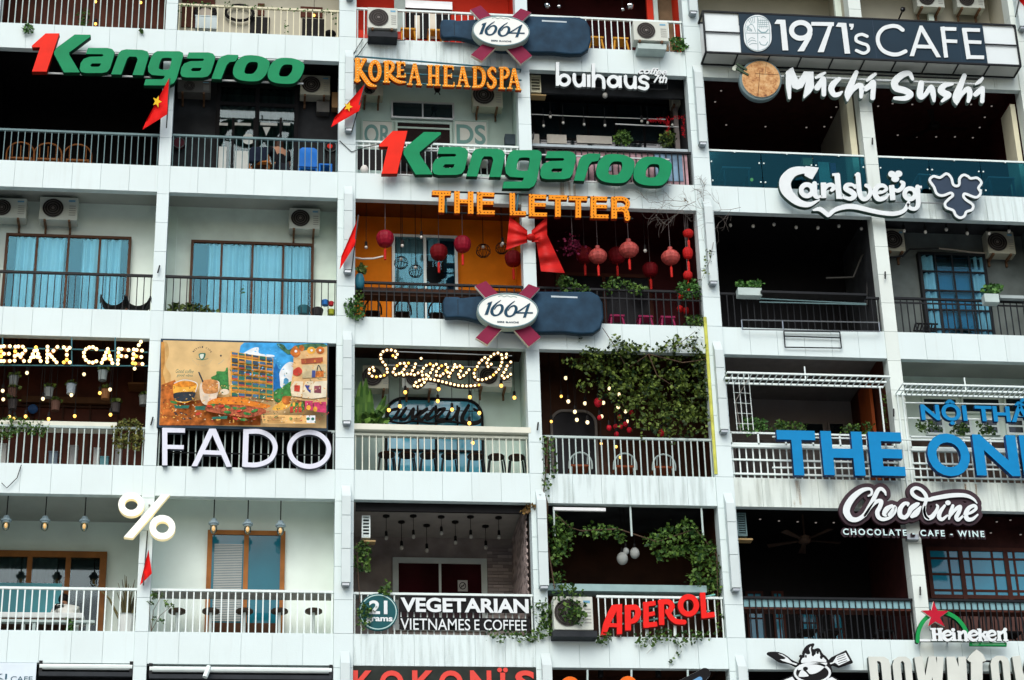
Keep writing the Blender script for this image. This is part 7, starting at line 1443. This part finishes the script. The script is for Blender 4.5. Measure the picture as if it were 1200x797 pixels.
skinm = M('skin', (.34, .18, .11), .55, .1); hairm = M('black_hair', (.008, .006, .005), .45, .2)
def skin_mesh(name, joints, edges, mat, root, sub=2):
    org = root_loc(root); me = bpy.data.meshes.new(name); me.from_pydata([Vector(j[:3]) - org for j in joints], edges, []); me.materials.append(mat)
    o = bpy.data.objects.new(name, me); _link(o, root, org); m = o.modifiers.new('skin', 'SKIN'); m.use_smooth_shade = True
    for i, j in enumerate(joints): v = me.skin_vertices[0].data[i]; v.radius = (j[3], j[3] * (j[4] if len(j) > 4 else 1)); v.use_root = (i == 0)
    s_ = o.modifiers.new('subsurf', 'SUBSURF'); s_.levels = sub; s_.render_levels = sub; return o
def person(label, x, Y, fl, face, lean, shirt, trouser, hair_long=False):
    """seated figure; face: direction the chest points (x, y); lean: how far the chest is forward of the hips"""
    f = Vector((face[0], face[1], 0)).normalized(); s = Vector((-f.y, f.x, 0)); root = thing('person', label, 'person', (x, Y, fl)); b = Vector((x, Y, fl)); up = Vector((0, 0, 1))
    hip = b + up * .50; wa = hip + f * lean * .4 + up * .22; ch = hip + f * lean + up * .46; nk = ch + f * lean * .35 + up * .13; hd = nk + f * (.05 + lean * .2) + up * .13; tp = hd + up * .10 + f * .01; nose = hd + f * .11
    L = {}; J = [hip[:] + (.15,), wa[:] + (.13, .8), ch[:] + (.15, .75), nk[:] + (.055,), hd[:] + (.088,), tp[:] + (.07,), nose[:] + (.018,)]; Ed = [(0, 1), (1, 2), (2, 3), (3, 4), (4, 5), (4, 6)]
    for g in (-1, 1):
        sh = ch + s * g * .19 + up * .05; el = sh + s * g * .10 + f * .12 - up * .27; ha = el + f * .24 - s * g * .06 + up * .02; k = len(J)
        J += [sh[:] + (.065,), el[:] + (.042,), ha[:] + (.030,)]; Ed += [(2, k), (k, k + 1), (k + 1, k + 2)]
        for q in range(4): fi = ha + f * (.09 + .01 * (q in (1, 2))) + s * (q - 1.5) * .022 - up * .02; J.append(fi[:] + (.010,)); Ed.append((k + 2, len(J) - 1))
        th = ha + f * .05 - s * g * .05; J.append(th[:] + (.011,)); Ed.append((k + 2, len(J) - 1))
        hj = hip + s * g * .10; kn = hj + f * .42 + up * .02; ft = kn - up * .46; toe = ft + f * .16 - up * .02; k = len(J)
        J += [hj[:] + (.09,), kn[:] + (.062,), ft[:] + (.042,), toe[:] + (.035,)]; Ed += [(0, k), (k, k + 1), (k + 1, k + 2), (k + 2, k + 3)]; L[g] = (sh, el, hj, kn, ft)
    skin_mesh('body', J, Ed, skinm, root)
    T = [wa[:] + (.155, .85), (hip + up * .03)[:] + (.165,), ch[:] + (.175, .8), (nk - up * .05)[:] + (.085,)]; E2 = [(0, 1), (0, 2), (2, 3)]
    for g in (-1, 1): sh, el = L[g][:2]; k = len(T); T += [sh[:] + (.085,), sh.lerp(el, .65)[:] + (.065,)]; E2 += [(2, k), (k, k + 1)]
    skin_mesh('shirt', T, E2, shirt, root)
    T = [(hip - up * .02)[:] + (.165,)]; E2 = []
    for g in (-1, 1): hj, kn, ft = L[g][2:]; k = len(T); T += [hj[:] + (.105,), kn[:] + (.078,), (ft + up * .08)[:] + (.062,)]; E2 += [(0, k), (k, k + 1), (k + 1, k + 2)]
    skin_mesh('trousers', T, E2, trouser, root)
    mb = MB().sphere(hd + up * .045 - f * .025, .108, 14, 8, 1.05); part('hair', mb, hairm, root, smooth=True)
    if hair_long: part('long_hair', MB().lathe(hd - f * .06, [(.085, .08), (.10, -.05), (.11, -.25), (.07, -.42)], 12), M('dark_brown_hair', (.03, .012, .006), .45, .3), root, smooth=True)
    return root, ch, f, s
tee = M('white_tee', (.66, .68, .64), .8, .06); jeans = M('dark_trousers', (.02, .022, .03), .8, .2)
xp = at(84, 708, 1.15).x; fl = BAY[(4, 0)][2]
pr, ch, f, s = person('person in white tee with black shoulder stripes seated bent forward at the white table', xp, 1.28, fl, (-.35, .9), .36, tee, jeans)
for k in range(3): part('shirt_stripe', MB().tube([ch - s * (.02 + .0) + s * .12 - f * (.155 - .005 * k) + Vector((0, 0, .10 - .035 * k)), ch + s * .22 - f * (.10 - .01 * k) + Vector((0, 0, .08 - .035 * k)), ch + s * .27 + f * .0 + Vector((0, 0, .02 - .035 * k))], .012, 5), black, pr)
st2 = thing('stool', 'low dark stool under the person in the white tee', 'stool', (xp, 1.28, fl)); part('seat', MB().lathe((xp, 1.28, fl + .34), [(.18, .02), (.19, 0), (.19, -.03), (.18, -.035)], 16), brownwood, st2)
for sx in (-1, 1):
    for sy in (-1, 1): part('leg', MB().tube([(xp + sx * .12, 1.28 + sy * .12, fl + .31), (xp + sx * .15, 1.28 + sy * .15, fl)], .018, 6), brownwood, st2)
xp = at(328, 185, .62).x; fl = BAY[(1, 1)][2]; person('person in black with long dark hair seated behind the rail of the charcoal balcony', xp, .62, fl - .12, (-.4, .9), .05, M('black_knit', (.008, .008, .010), .9, .2), jeans, True)
q = arch_chair(304, .45, 1, 1, 'wooden chair with a navy jacket over its back on the charcoal balcony', M('orange_wood', (.34, .12, .03), .5, .2), brownwood, .20, .42, .76, None, 185, 2); x = ORI[q.name].x
part('jacket', MB().prism([(x - .22, .34, fl + .42), (x + .12, .34, fl + .44), (x + .20, .34, fl + .70), (x + .16, .35, fl + .80), (x - .16, .35, fl + .80), (x - .24, .34, fl + .68)], .12), M('navy_cloth', (.012, .018, .035), .9, .3), q, bevel=.03)
part('seat_cushion', MB().lathe((x + .1, .5, fl + .43), [(.001, .05), (.15, .04), (.17, 0), (.15, -.01)], 14), M('orange_cushion', (.4, .14, .03), .8, .2), q)

# ------------------------------------------------------------------ flags, bow, furled flag
flagred = M('flag_red_cloth', (.62, .008, .006), .75, .12, 5.0); flagyel = M('flag_yellow', (.72, .46, .02), .7, .05); polem = M('dark_pole', (.05, .06, .06), .5, .2)
def flag(pts, pole, Y, label, star=None, group='red flags on the columns'):
    """pts: pixel outline of the hanging cloth, top of hoist first; pole: pixel line"""
    a, b = at(*pole[0], Y + .10), at(*pole[1], Y - .02); root = thing('flag', label, 'flag', a, group); part('pole', MB().tube([a, b], .014, 6), polem, root)
    n = 10; A, Bq, Cq, D = [Vector(p) for p in pts]; mb = MB(); gr = []
    for i in range(n + 1):
        row = []
        for j in range(n + 1):
            u, v = i / n, j / n; p = A.lerp(Bq, u).lerp(D.lerp(Cq, u), v); row.append(at(p.x, p.y, Y + .045 * math.sin(v * 7 + u * 2) + .03 * math.sin(u * 5)))
        gr.append(row)
    for i in range(n):
        for j in range(n): mb.quad(gr[i][j], gr[i][j + 1], gr[i + 1][j + 1], gr[i + 1][j])
    cl_ = part('cloth', mb, flagred, root, smooth=True)
    if star:
        cx, cy, r, sx = star; pts_ = []
        for k in range(10): an = -math.pi / 2 + math.pi * k / 5 + .35; rr = r if k % 2 == 0 else r * .42; pts_.append((cx + rr * math.cos(an) * sx, cy + rr * math.sin(an)))
        part('star', MB().prism([at(x, y, Y - .085) for x, y in pts_], .004), flagyel, root)
    return root
flag(((198, 92), (196, 134), (167, 152), (172, 140)), ((195, 150), (199, 92)), -.36, 'red flag with yellow star hanging on the thin column under the green letters', (184, 119, 7.5, .75))
flag(((428, 98), (421, 130), (388, 149), (392, 138)), ((412, 155), (428, 98)), -.36, 'red flag with yellow star slanting across the main column left of the amber letters', (408, 125, 6, .9))
flag(((421, 252), (416, 287), (398, 316), (400, 300)), ((412, 318), (420, 252)), -.36, 'plain side of a narrow red flag hanging left of the orange walled balcony')
flag(((174, 644), (178, 672), (164, 686), (166, 676)), ((173, 622), (168, 686)), -.16, 'small furled red flag hanging below the glowing percent sign')
flag(((1197, -12), (1206, -12), (1208, 16), (1192, -2)), ((1190, 20), (1197, -14)), -.3, 'corner of a red flag at the top right edge of the photo')
# satin bow
satin = M('red_satin', (.46, .009, .006), .55, .2, 4.0, spec=.2); c0 = at(622, 283, -.14); bow = thing('satin_bow', 'big red satin bow tied around the thin column below the orange block letters', 'bow', at(622, 318, -.14))
def ribbon(grid, name):
    mb = MB(); P4 = [Vector(p) for p in grid]; n = 26; gr = []
    for i in range(n + 1):
        row = []
        for j in range(n + 1):
            u, v = i / n, j / n; p = P4[0].lerp(P4[1], u).lerp(P4[3].lerp(P4[2], u), v); row.append(at(p.x, p.y, -.14 - .12 * math.sin(math.pi * u) + (.045 * math.sin(v * 17 + u) if name == 'tail' else .035 * math.sin(v * 15) * (1 - .6 * u))))
        gr.append(row)
    for i in range(n):
        for j in range(n): mb.quad(gr[i][j], gr[i + 1][j], gr[i + 1][j + 1], gr[i][j + 1])
    part(name, mb, satin, bow, smooth=True)
ribbon(((597, 253.5), (618, 270), (618, 284), (593, 293)), 'loop'); ribbon(((641, 254), (623, 270), (623, 284), (641, 282)), 'loop'); ribbon(((626, 268), (636, 264), (662, 320), (634, 318)), 'tail')
part('knot', MB().sphere(at(622, 278, -.20), .09, 12, 8, .8), satin, bow, smooth=True)

# ------------------------------------------------------------------ shelves, frames, odds and ends
wm = whitemetal
def slat_awning(x0, x1, yt, yb, Yf, label, n=26):
    z0 = at((x0 + x1) / 2, yb, Yf).z; zb = at((x0 + x1) / 2, yt, .02).z if False else z0; X0, X1 = at(x0, yb, Yf).x, at(x1, yb, Yf).x; root = thing('slatted_awning', label, 'awning frame', ((X0 + X1) / 2, Yf, z0), 'white slatted awning frames'); mb = MB()
    for Yv in (Yf, Yf * .5, -.03): mb.box(X0, X1, Yv - .018, Yv + .018, z0 - .018, z0 + .018)
    part('beam', mb, wm, root); mb = MB()
    for i in range(n + 1): x = X0 + (X1 - X0) * i / n; mb.box(x - .009, x + .009, Yf + .02, -.05, z0 - .010, z0 + .010)
    part('slats', mb, wm, root)
    for x in ((X0 + .03, X0 + .14) if x0 > 1050 else (X1 - .08,)): part('post', MB().box(x - .014, x + .014, -.06, -.032, z0 - 1.35 - (.75 if x0 > 1050 else 0), z0 - .019), wm, root)
    part('hanger', MB().box((X0 + X1) / 2 - .012, (X0 + X1) / 2 + .012, Yf * .5 - .012, Yf * .5 + .012, z0 + .019, z0 + .3), wm, root); return root
slat_awning(852, 1043, 424, 439, -.55, 'white slatted awning frame over the large blue letters T H E'); slat_awning(1058, 1215, 437, 452, -.55, 'white slatted awning frame over the smaller blue capitals')
tr = thing('wire_trellis', 'white wire trellis with dry stems at the left end of the tube railing', 'trellis', at(869, 505, -.05)); mb = MB()
for x in (858, 865, 871, 877): mb.tube([at(x, 438, -.05), at(x + 6, 504, -.05)], .008, 5)
for y in (448, 460, 472, 484, 496): mb.tube([at(857 + (y - 438) * .09, y, -.05), at(877 + (y - 438) * .09, y + 1, -.05)], .006, 5)
part('wires', mb, wm, tr); part('stem', MB().tube([at(868, 505, -.08), at(862, 470, -.08), at(876, 445, -.08)], .007, 5), greystem, tr)
fr = thing('sign_frame', 'empty thin steel frame fixed low on the parapet of the black balcony', 'frame', at(950, 388, -.12)); mb = MB()
for a, b in (((869, 375), (1030, 378)), ((870, 386), (1031, 388.5)), ((869, 375), (870, 386)), ((1030, 378), (1031, 388.5)), ((917, 376), (918, 387))): mb.tube([at(*a, -.12), at(*b, -.12)], .014, 5)
part('rail', mb, steel, fr)
fr = thing('sign_frame', 'empty dark rectangular frame hanging below the thin steel frame', 'frame', at(952, 409, -.06)); mb = MB()
for a, b in (((918.5, 388), (920, 407)), ((984, 389), (986, 408)), ((919, 394), (985, 396)), ((920, 407), (986, 408)), ((918.5, 388), (984, 389))): mb.tube([at(*a, -.06), at(*b, -.06)], .014, 5)
part('rail', mb, blackmetal, fr)
def planter(x0, y0, x1, y1, Y, label, mat, leaf, n=120, up=9):
    X0, X1, Z0, Z1 = rect(x0, y0, x1, y1, Y); root = thing('planter_box', label, 'planter', ((X0 + X1) / 2, Y + .1, Z0), 'planter boxes on the rails'); part('box', MB().box(X0, X1, Y, Y + .2, Z0, Z1), mat, root, bevel=.01); mb = MB()
    for i in range(n): x, y = random.uniform(x0 - 2, x1 + 2), y0 - random.random() ** 1.5 * up; mb.leaf(at(x, y, Y + random.uniform(.02, .2)), .085, (random.gauss(0, 1), random.gauss(0, .6), .5))
    part('foliage', mb, leaf, root)
planter(865, 337, 893, 346, -.14, 'pale planter box with ragged greens on the black rail of the black balcony', palemetal, freshm, 110, 7); planter(1154, 344, 1171, 354, -.14, 'pale bowl planter with tufted grass on the grey balcony rail', palemetal, freshm, 130, 9)
shelf = thing('rail_shelf', 'long dark metal shelf along the rail of the black balcony', 'shelf', at(955, 356, -.1)); part('board', MB().pbox(892, 342, 1016, 344.5, -.2, .06), blackmetal, shelf); part('lower_rail', MB().tube([at(890, 350, -.12), at(1015, 356, -.12)], .014).tube([at(890, 354, -.16), at(1015, 357, -.16)], .014), greymetal, shelf)
fc = thing('folded_chair', 'black slatted folding chair lying behind the grey balcony rail', 'chair', at(1085, 386, .2)); X0, X1 = at(1070, 380, .2).x, at(1101, 380, .2).x; z0, z1 = at(1085, 388, .2).z, at(1085, 377, .2).z
for i in range(7): part('slat', MB().tube([(X0 + (X1 - X0) * i / 8, .2, z0), (X0 + (X1 - X0) * (i + 1.3) / 8, .3, z1)], .018, 5), black, fc)
part('frame', MB().tube([(X0, .2, z0), (X1 - .1, .2, z0)], .02).tube([(X0 + .1, .3, z1), (X1, .3, z1)], .02), black, fc)
solo('rail_shelf', MB().pbox(1172, 346, 1200, 349.5, -.05, .2), M('grey_shelf', (.30, .36, .36), .5), 'pale grey shelf board on the grey balcony rail at the right edge', 'shelf')
# top left balconies
p = at(240.5, 15, 1.1); cw = thing('wall_mirror', 'large round black ring mirror on the cream top balcony wall', 'mirror', p + Vector((0, 0, -.2))); mb = MB(); n = 28
part('ring', MB().tube([(p.x + .20 * math.cos(2 * math.pi * i / n), p.y, p.z + .20 * math.sin(2 * math.pi * i / n)) for i in range(n + 1)], .055, 8), black, cw, smooth=True)
part('mirror', MB().lathe((p.x, p.y + .02, p.z), [(.001, -.01), (.17, -.01), (.17, 0)], 24, 'y'), M('dim_mirror', (.4, .36, .3), .2), cw)
p = at(280.5, 15, 1.1); solo('wall_mirror', MB().pbox(229, 19.5, 243 + 20, 22.5, 1.02, 1.08) if False else MB().tube([(p.x + .30 * math.cos(2 * math.pi * i / n), p.y, p.z + .20 * math.sin(2 * math.pi * i / n)) for i in range(n + 1)], .035, 6), black, 'oval black ring on the cream top balcony wall', 'mirror')
for x0, y0, x1, y1, lab in ((213, 3, 253 - 1, 32, 'left dark doorway of the cream top balcony'),): part('doorway', MB().pbox(x0, y0 - 12, x1, y1, 1.17, 1.198), redwood, BLD)
part('doorway', MB().pbox(293, 20, 316, 40, 1.17, 1.198), black, BLD); part('doorway', MB().pbox(302, 4, 310, 18, 1.17, 1.198), redwood, BLD); part('doorway', MB().pbox(354, 22, 380, 44, 1.17, 1.198), black, BLD); part('doorway', MB().pbox(352, 8, 378, 20, 1.17, 1.198), redwood, BLD)
solo('storage_box', MB().pbox(229, 19, 254, 33, .5, .8).pbox(228.5, 18, 254.5, 19, .49, .81), M('pale_blue_box', (.50, .60, .62), .6, .06), 'pale blue box behind the cream railing at the top', 'box')
solo('cushion', MB().sphere(at(387, 40, .3), .13, 12, 7, .6), black, 'round black cushion on the floor at the right of the cream railing', 'cushion', smooth=True)
for x, y in ((368, 18), (112, 2), (112, 28), (165, 3)): pendant(x, y, .8, at(x, y, .8).z + .4, gold, 'small warm bulb behind the railings of the top left balconies', 'warm bulbs in the top left balconies', .03)
plant('trailing_vine', 'thin ivy strands hung along the cream railing at the top', 'vine', [([(207, 20), (212, 2), (262, 2), (330, 8), (395, 12), (398, 30), (390, 32), (388, 16), (330, 12), (260, 8), (214, 8), (211, 24)], .02, .07, 110, .05), ([(332, 24), (336, 24), (337, 38), (333, 38)], .02, .06, 14, .05)], freshm)
solo('door_curtain', MB().pbox(462, -10, 475, 45, 1.0, 1.02), M('grey_mint_curtain', (.34, .42, .40), .8, .12), 'grey green door curtain in the red walled top balcony', 'curtain')
part('transom_window', MB().pbox(474, 1, 530, 10, 1.2, 1.29), alu, BLD); part('doorway', MB().pbox(476, 5, 528, 45, 1.25, 1.292), black, BLD)
for x0, x1, y0, y1, lab in ((486, 492, 18, 45, 'left'), (503, 511, 14, 45, 'right')): solo('hanging_cloth', MB().pbox(x0, y0, x1, y1, .6, .63), M('cream_cloth', (.62, .60, .50), .8, .1), lab + ' cream cloth hanging in the doorway of the red walled top balcony', 'cloth')
for i in range(5): solo('brick', MB().pbox(427 + 8.2 * i + (3 if i > 2 else 0), 40, 433 + 8.2 * i + (3 if i > 2 else 0), 44.5, .02, .08), M('pinkish_red_block', (.55, .09, .07), .7, .15), 'small red block in a row under the rail hung air conditioner', 'block', 'small red blocks under the air conditioner')
part('door_panel', MB().pbox(772, -8, 804, 60, 1.1, 1.15), M('tan_board', (.20, .15, .09), .8, .2), BLD); part('door_post', MB().pbox(767, -8, 772, 60, .9, 1.1), M('mint_post', (.45, .58, .55), .6), BLD); part('red_post', MB().pbox(758, -8, 766, 24, .95, 1.05), redwall, BLD)
# charcoal balcony discs
for x, y, m_, lab in ((209.5, 168, M('dull_maroon', (.10, .02, .03), .6, .2), 'dull maroon round sign on the charcoal wall left of the glazed door'), (387.5, 172.5, black, 'black round sign with red mark on the charcoal wall right of the blue chair')):
    p = at(x, y, 1.1); w_ = thing('round_wall_sign', lab, 'sign', p + Vector((0, 0, -.13))); part('disc', MB().lathe(p, [(.001, -.03), (.12, -.03), (.13, -.02), (.13, .05)], 20, 'y'), m_, w_); part('rim', MB().tube([(p.x + .125 * math.cos(2 * math.pi * i / 20), p.y - .03, p.z + .125 * math.sin(2 * math.pi * i / 20)) for i in range(21)], .012, 5), M('dull_metal_rim', (.10, .11, .11), .5), w_)
    if x > 300: part('red_mark', MB().lathe((p.x - .02, p.y - .032, p.z), [(.001, -.01), (.06, -.01), (.06, 0)], 12, 'y'), redf, w_)
solo('bin', MB().pbox(383, 180, 393, 205, .8, 1.0).pbox(382.5, 179, 393.5, 180, .79, 1.01), black, 'tall black bin below the black round sign', 'bin')
# white rounded letter balcony: shelf, plants, tinsel, bulbs
plant('potted_plant', 'round green plant on the ledge behind the blue grey counter', 'plant', [([(720, 158), (726, 152), (736, 153), (741, 162), (738, 170), (722, 169)], .45, .75, 240, .06)], ivym)
plant('potted_plant', 'leafy plant with coloured baubles right of the round green plant', 'plant', [([(772, 165), (778, 154), (788, 152), (792, 163), (786, 172), (774, 172)], .45, .75, 220, .06)], vinem)
tin = M('red_tinsel', (.50, .01, .02), .4, .3, 12)
mb = MB()
for k in range(260): t = random.random(); v = random.choice((((760, 141), (800, 137)), ((783, 142), (783, 158)), ((801, 136), (801, 160)), ((760, 141), (783, 143)))); mb.leaf(at(v[0][0] + (v[1][0] - v[0][0]) * t, v[0][1] + (v[1][1] - v[0][1]) * t, .6 + random.uniform(-.03, .03)), .06, None, .15)
solo('tinsel_garland', mb, tin, 'red tinsel garland looped in the corner of the grey fascia balcony', 'garland')
for x, y in ((637, 147.5), (660, 144), (684.5, 146), (709, 147), (788, 146.5), (759, 144), (645, 137), (752, 142)): pendant(x, y, .7, at(x, y, .7).z + .45, glassbulb, 'clear bulb strung across the grey fascia balcony', 'bulbs strung across the grey fascia balcony', .032)
pendant(709, 112, .4, at(709, 112, .4).z + .12, glassbulb, 'round bulb fixed just under the grey fascia board', None, .06)
part('curtain_rail', MB().tube([at(622, 134, .9), at(690, 137, .9), at(780, 140, .9)], .012), alu, BLD); part('curtain_rail', MB().tube([at(721, 145.5, .8), at(795, 149, .8)], .018), alu, BLD)
for x0, x1 in ((624, 632), (641, 664), (676, 717)): part('counter_front', MB().pbox(x0, 157 + (x0 - 624) * .04, x1, 168, 1.0, 1.05), M('cream_front', (.52, .50, .44), .7, .1), BLD)
# mint balcony: cushion, white bits behind the rail
fl = BAY[(1, 2)][2]; solo('beanbag', MB().pbox(592, 157, 607, 169, .8, 1.0), M('slate_cushion', (.07, .10, .12), .8, .2), 'slate blue board leaning beside the thin column on the mint balcony', 'board', bevel=.01)
wp = M('white_vessel', (.62, .62, .58), .5, .1)
for x, y, r, lab in ((427, 199, .09, 'white jug on the floor at the left of the mint balcony'), (548, 187, .12, 'white round basin behind the first green letter a'), (565, 190, .13, 'white round basin behind the green letter n')): p = at(x, y, .1); solo('basin', MB().lathe(p, [(r * .5, r), (r * .8, r * .6), (r, 0), (r * .7, -r)], 14), wp, lab, 'basin', smooth=True)
# glass balcony: tables and chairs seen through the glass
fl4 = BAY[(1, 4)][2]; tm = M('grey_table_top', (.42, .40, .42), .5, .1)
def table(px, Y, r, c, w, d, h, label, top, leg):
    x = at(px, 195, Y).x; fl = BAY[(r, c)][2]; root = thing('table', label, 'table', (x, Y + d / 2, fl), 'balcony tables'); part('tabletop', MB().box(x - w / 2, x + w / 2, Y, Y + d, fl + h - .03, fl + h), top, root)
    for sx in (-1, 1):
        for yy in (Y + .05, Y + d - .05): part('leg', MB().box(x + sx * (w / 2 - .04) - .02, x + sx * (w / 2 - .04) + .02, yy - .02, yy + .02, fl, fl + h - .031), leg, root)
table(863, .35, 1, 4, .62, .6, .74, 'grey table seen through the left glass balustrade', tm, greymetal); table(1091, .35, 1, 5, .62, .6, .74, 'grey table behind the leaf emblem', tm, greymetal); table(1172, .35, 1, 5, .6, .6, .74, 'grey table seen through the right end of the glass balustrade', tm, greymetal)
pendant(881, 210.5, .3, at(881, 210.5, .3).z + .05, gold, 'small lit yellow lamp behind the left glass balustrade', None, .035, 'table_lamp', 'lamp')
solo('wooden_crate', MB().pbox(941, 186, 952, 194, .5, .75).pbox(940.5, 185, 952.5, 186, .49, .76), M('tan_crate', (.40, .26, .11), .7, .2), 'small tan crate behind the glass above the swash letters', 'crate')
for x, y, w, h, c, lab in ((976, 200, 8, 18, (.14, .08, .2), 'violet curtain panel behind the glass above the swash letters'), (967, 205, 14, 30, (.30, .45, .40), 'pale mint curtain behind the glass above the swash letters')): solo('curtain_panel', MB().pbox(x - w / 2, y - h / 2, x + w / 2, y + h / 2, .9, .92), M(lab[:12], c, .8, .15), lab, 'curtain')
solo('wall_box', MB().pbox(1184, 121, 1197, 136, .6, .85), M('dark_red_box', (.22, .008, .012), .5, .2), 'dark red box in the upper right corner under the white brush script', 'box', bevel=.01)
# curtained balcony: toys
fl = BAY[(2, 1)][2]
for x, y, r, m_, lab in ((356, 364, .13, (.02, .10, .12), 'dark teal watering can'), (381, 355, .08, (.02, .14, .42), 'blue bucket'), (388, 356, .06, (.42, .02, .03), 'red toy spade head'), (388, 366, .08, (.30, .34, .03), 'yellow green toy ball'), (372, 366, .12, (.02, .02, .02), 'low black bag')): p = at(x, y, .2); solo('garden_item', MB().lathe(p, [(r * .8, r * .7), (r, r * .5), (r * .8, -r * .7)], 12), M('item_' + lab.split()[0] + lab.split()[-1], m_, .5, .15), lab + ' at the right end of the curtained balcony with one air conditioner', 'garden item', smooth=False)
# teal jar on the orange balcony, string
p = at(421.4, 330, .1); jr = thing('plant_pot', 'teal glazed jar on the rail at the left of the orange walled balcony', 'pot', p + Vector((0, 0, -.16))); part('pot', MB().lathe(p, [(.06, .16), (.075, .14), (.10, .05), (.10, -.05), (.07, -.16)], 14), M('teal_glaze', (.03, .16, .22), .3, .2), jr, smooth=True)
mb = MB()
for i in range(40): mb.leaf(p + Vector((random.gauss(.04, .05), random.gauss(0, .04), .18 + random.random() * .14)), .11, (random.gauss(.3, 1), random.gauss(0, .5), .7))
part('foliage', mb, vinem, jr)
solo('rope_string', MB().tube([at(416, 302, .3), at(425, 303.5, .3), at(438, 303, .3), at(449, 300.5, .3)], .02, 6), M('white_rope', (.6, .6, .55), .7), 'short white rope hung at the left of the orange walled balcony', 'rope', loc=at(430, 304, .3))
part('silhouette_panel', MB().pbox(500, 306, 520, 332, 1.18, 1.2), black, BLD)
# no smoking notice in the brick balcony window
p = at(542.4, 686.5, 2.7); ns = thing('notice', 'white no smoking notice on the window above the railing sign', 'notice', p + Vector((0, 0, -.13))); part('sheet', MB().pbox(536.5, 680, 548, 693, 2.72, 2.725), M('notice_white', (.50, .50, .48), .6), ns); full = Crop(0, 0, 1)
glyph(ns, full, [R(542.2, 686.5, 3.6, 3.8, .9), B(539.8, 689, 544.8, 684, .9), B(540, 686.7, 544.5, 686.7, .7)], 2.716, .003, black, None, name='symbol', res=.1, bevel=0)
# awning cassettes, bottom row
for x0, x1, y0, lab in ((46, 155, 777.5, 'left pale roller awning cassette along the bottom edge'), (175, 389, 781, 'right pale roller awning cassette along the bottom edge')):
    X0, X1, Z0, Z1 = rect(x0, y0, x1, y0 + 5.5, -.06); aw = thing('roller_awning', lab, 'awning', ((X0 + X1) / 2, -.06, Z0), 'roller awnings on the bottom row'); part('cassette', MB().tube([(X0, .02, (Z0 + Z1) / 2), (X1, .02, (Z0 + Z1) / 2)], .055, 10), whitemetal, aw); part('roll', MB().box(X0, X1, -.03, .05, Z0 - .14, Z0 - .06), acdk, aw)
    for x in (X0 + .02, X1 - .02): part('bracket', MB().box(x - .03, x + .03, -.02, .1, Z0 - .10, Z1 + .06), blackmetal, aw)
p = at(243, 786, -.12); solo('floodlight', MB().tube([p + Vector((.03, 0, .08)), p + Vector((-.04, -.05, -.14))], .05, 8), whitemetal, 'small pale tube light below the parapet at bottom left', 'lamp', loc=p)
for x, lab in ((704, 'left'), (771.5, 'right')): p = at(x, 789, .3); solo('ceiling_speaker', MB().lathe(p, [(.05, .10), (.055, -.08), (.03, -.09)], 12), black, lab + ' black tube spotlight above the orange round letters', 'lamp')
# wires on the facade
for pts, lab in ((((398, 165), (412, 178), (430, 172), (452, 168)), 'black cable sagging across the main column to the mint balcony'), (((425, 46), (415, 62), (410, 66)), 'thin cable from the rail hung air conditioner down to the column'), (((433, 46), (420, 64), (412, 72)), 'second thin cable from the rail hung air conditioner'), (((440, 46), (452, 49), (475, 47)), 'loose cable along the parapet under the rail hung air conditioner'), (((25, 545), (20, 560), (8, 572), (2, 566)), 'broken string of dark beads hanging on the parapet at left')): solo('cable', MB().tube([at(x, y, -.05) for x, y in pts], .009, 5), blackmetal, lab, 'cable', loc=at(*pts[0], -.05))
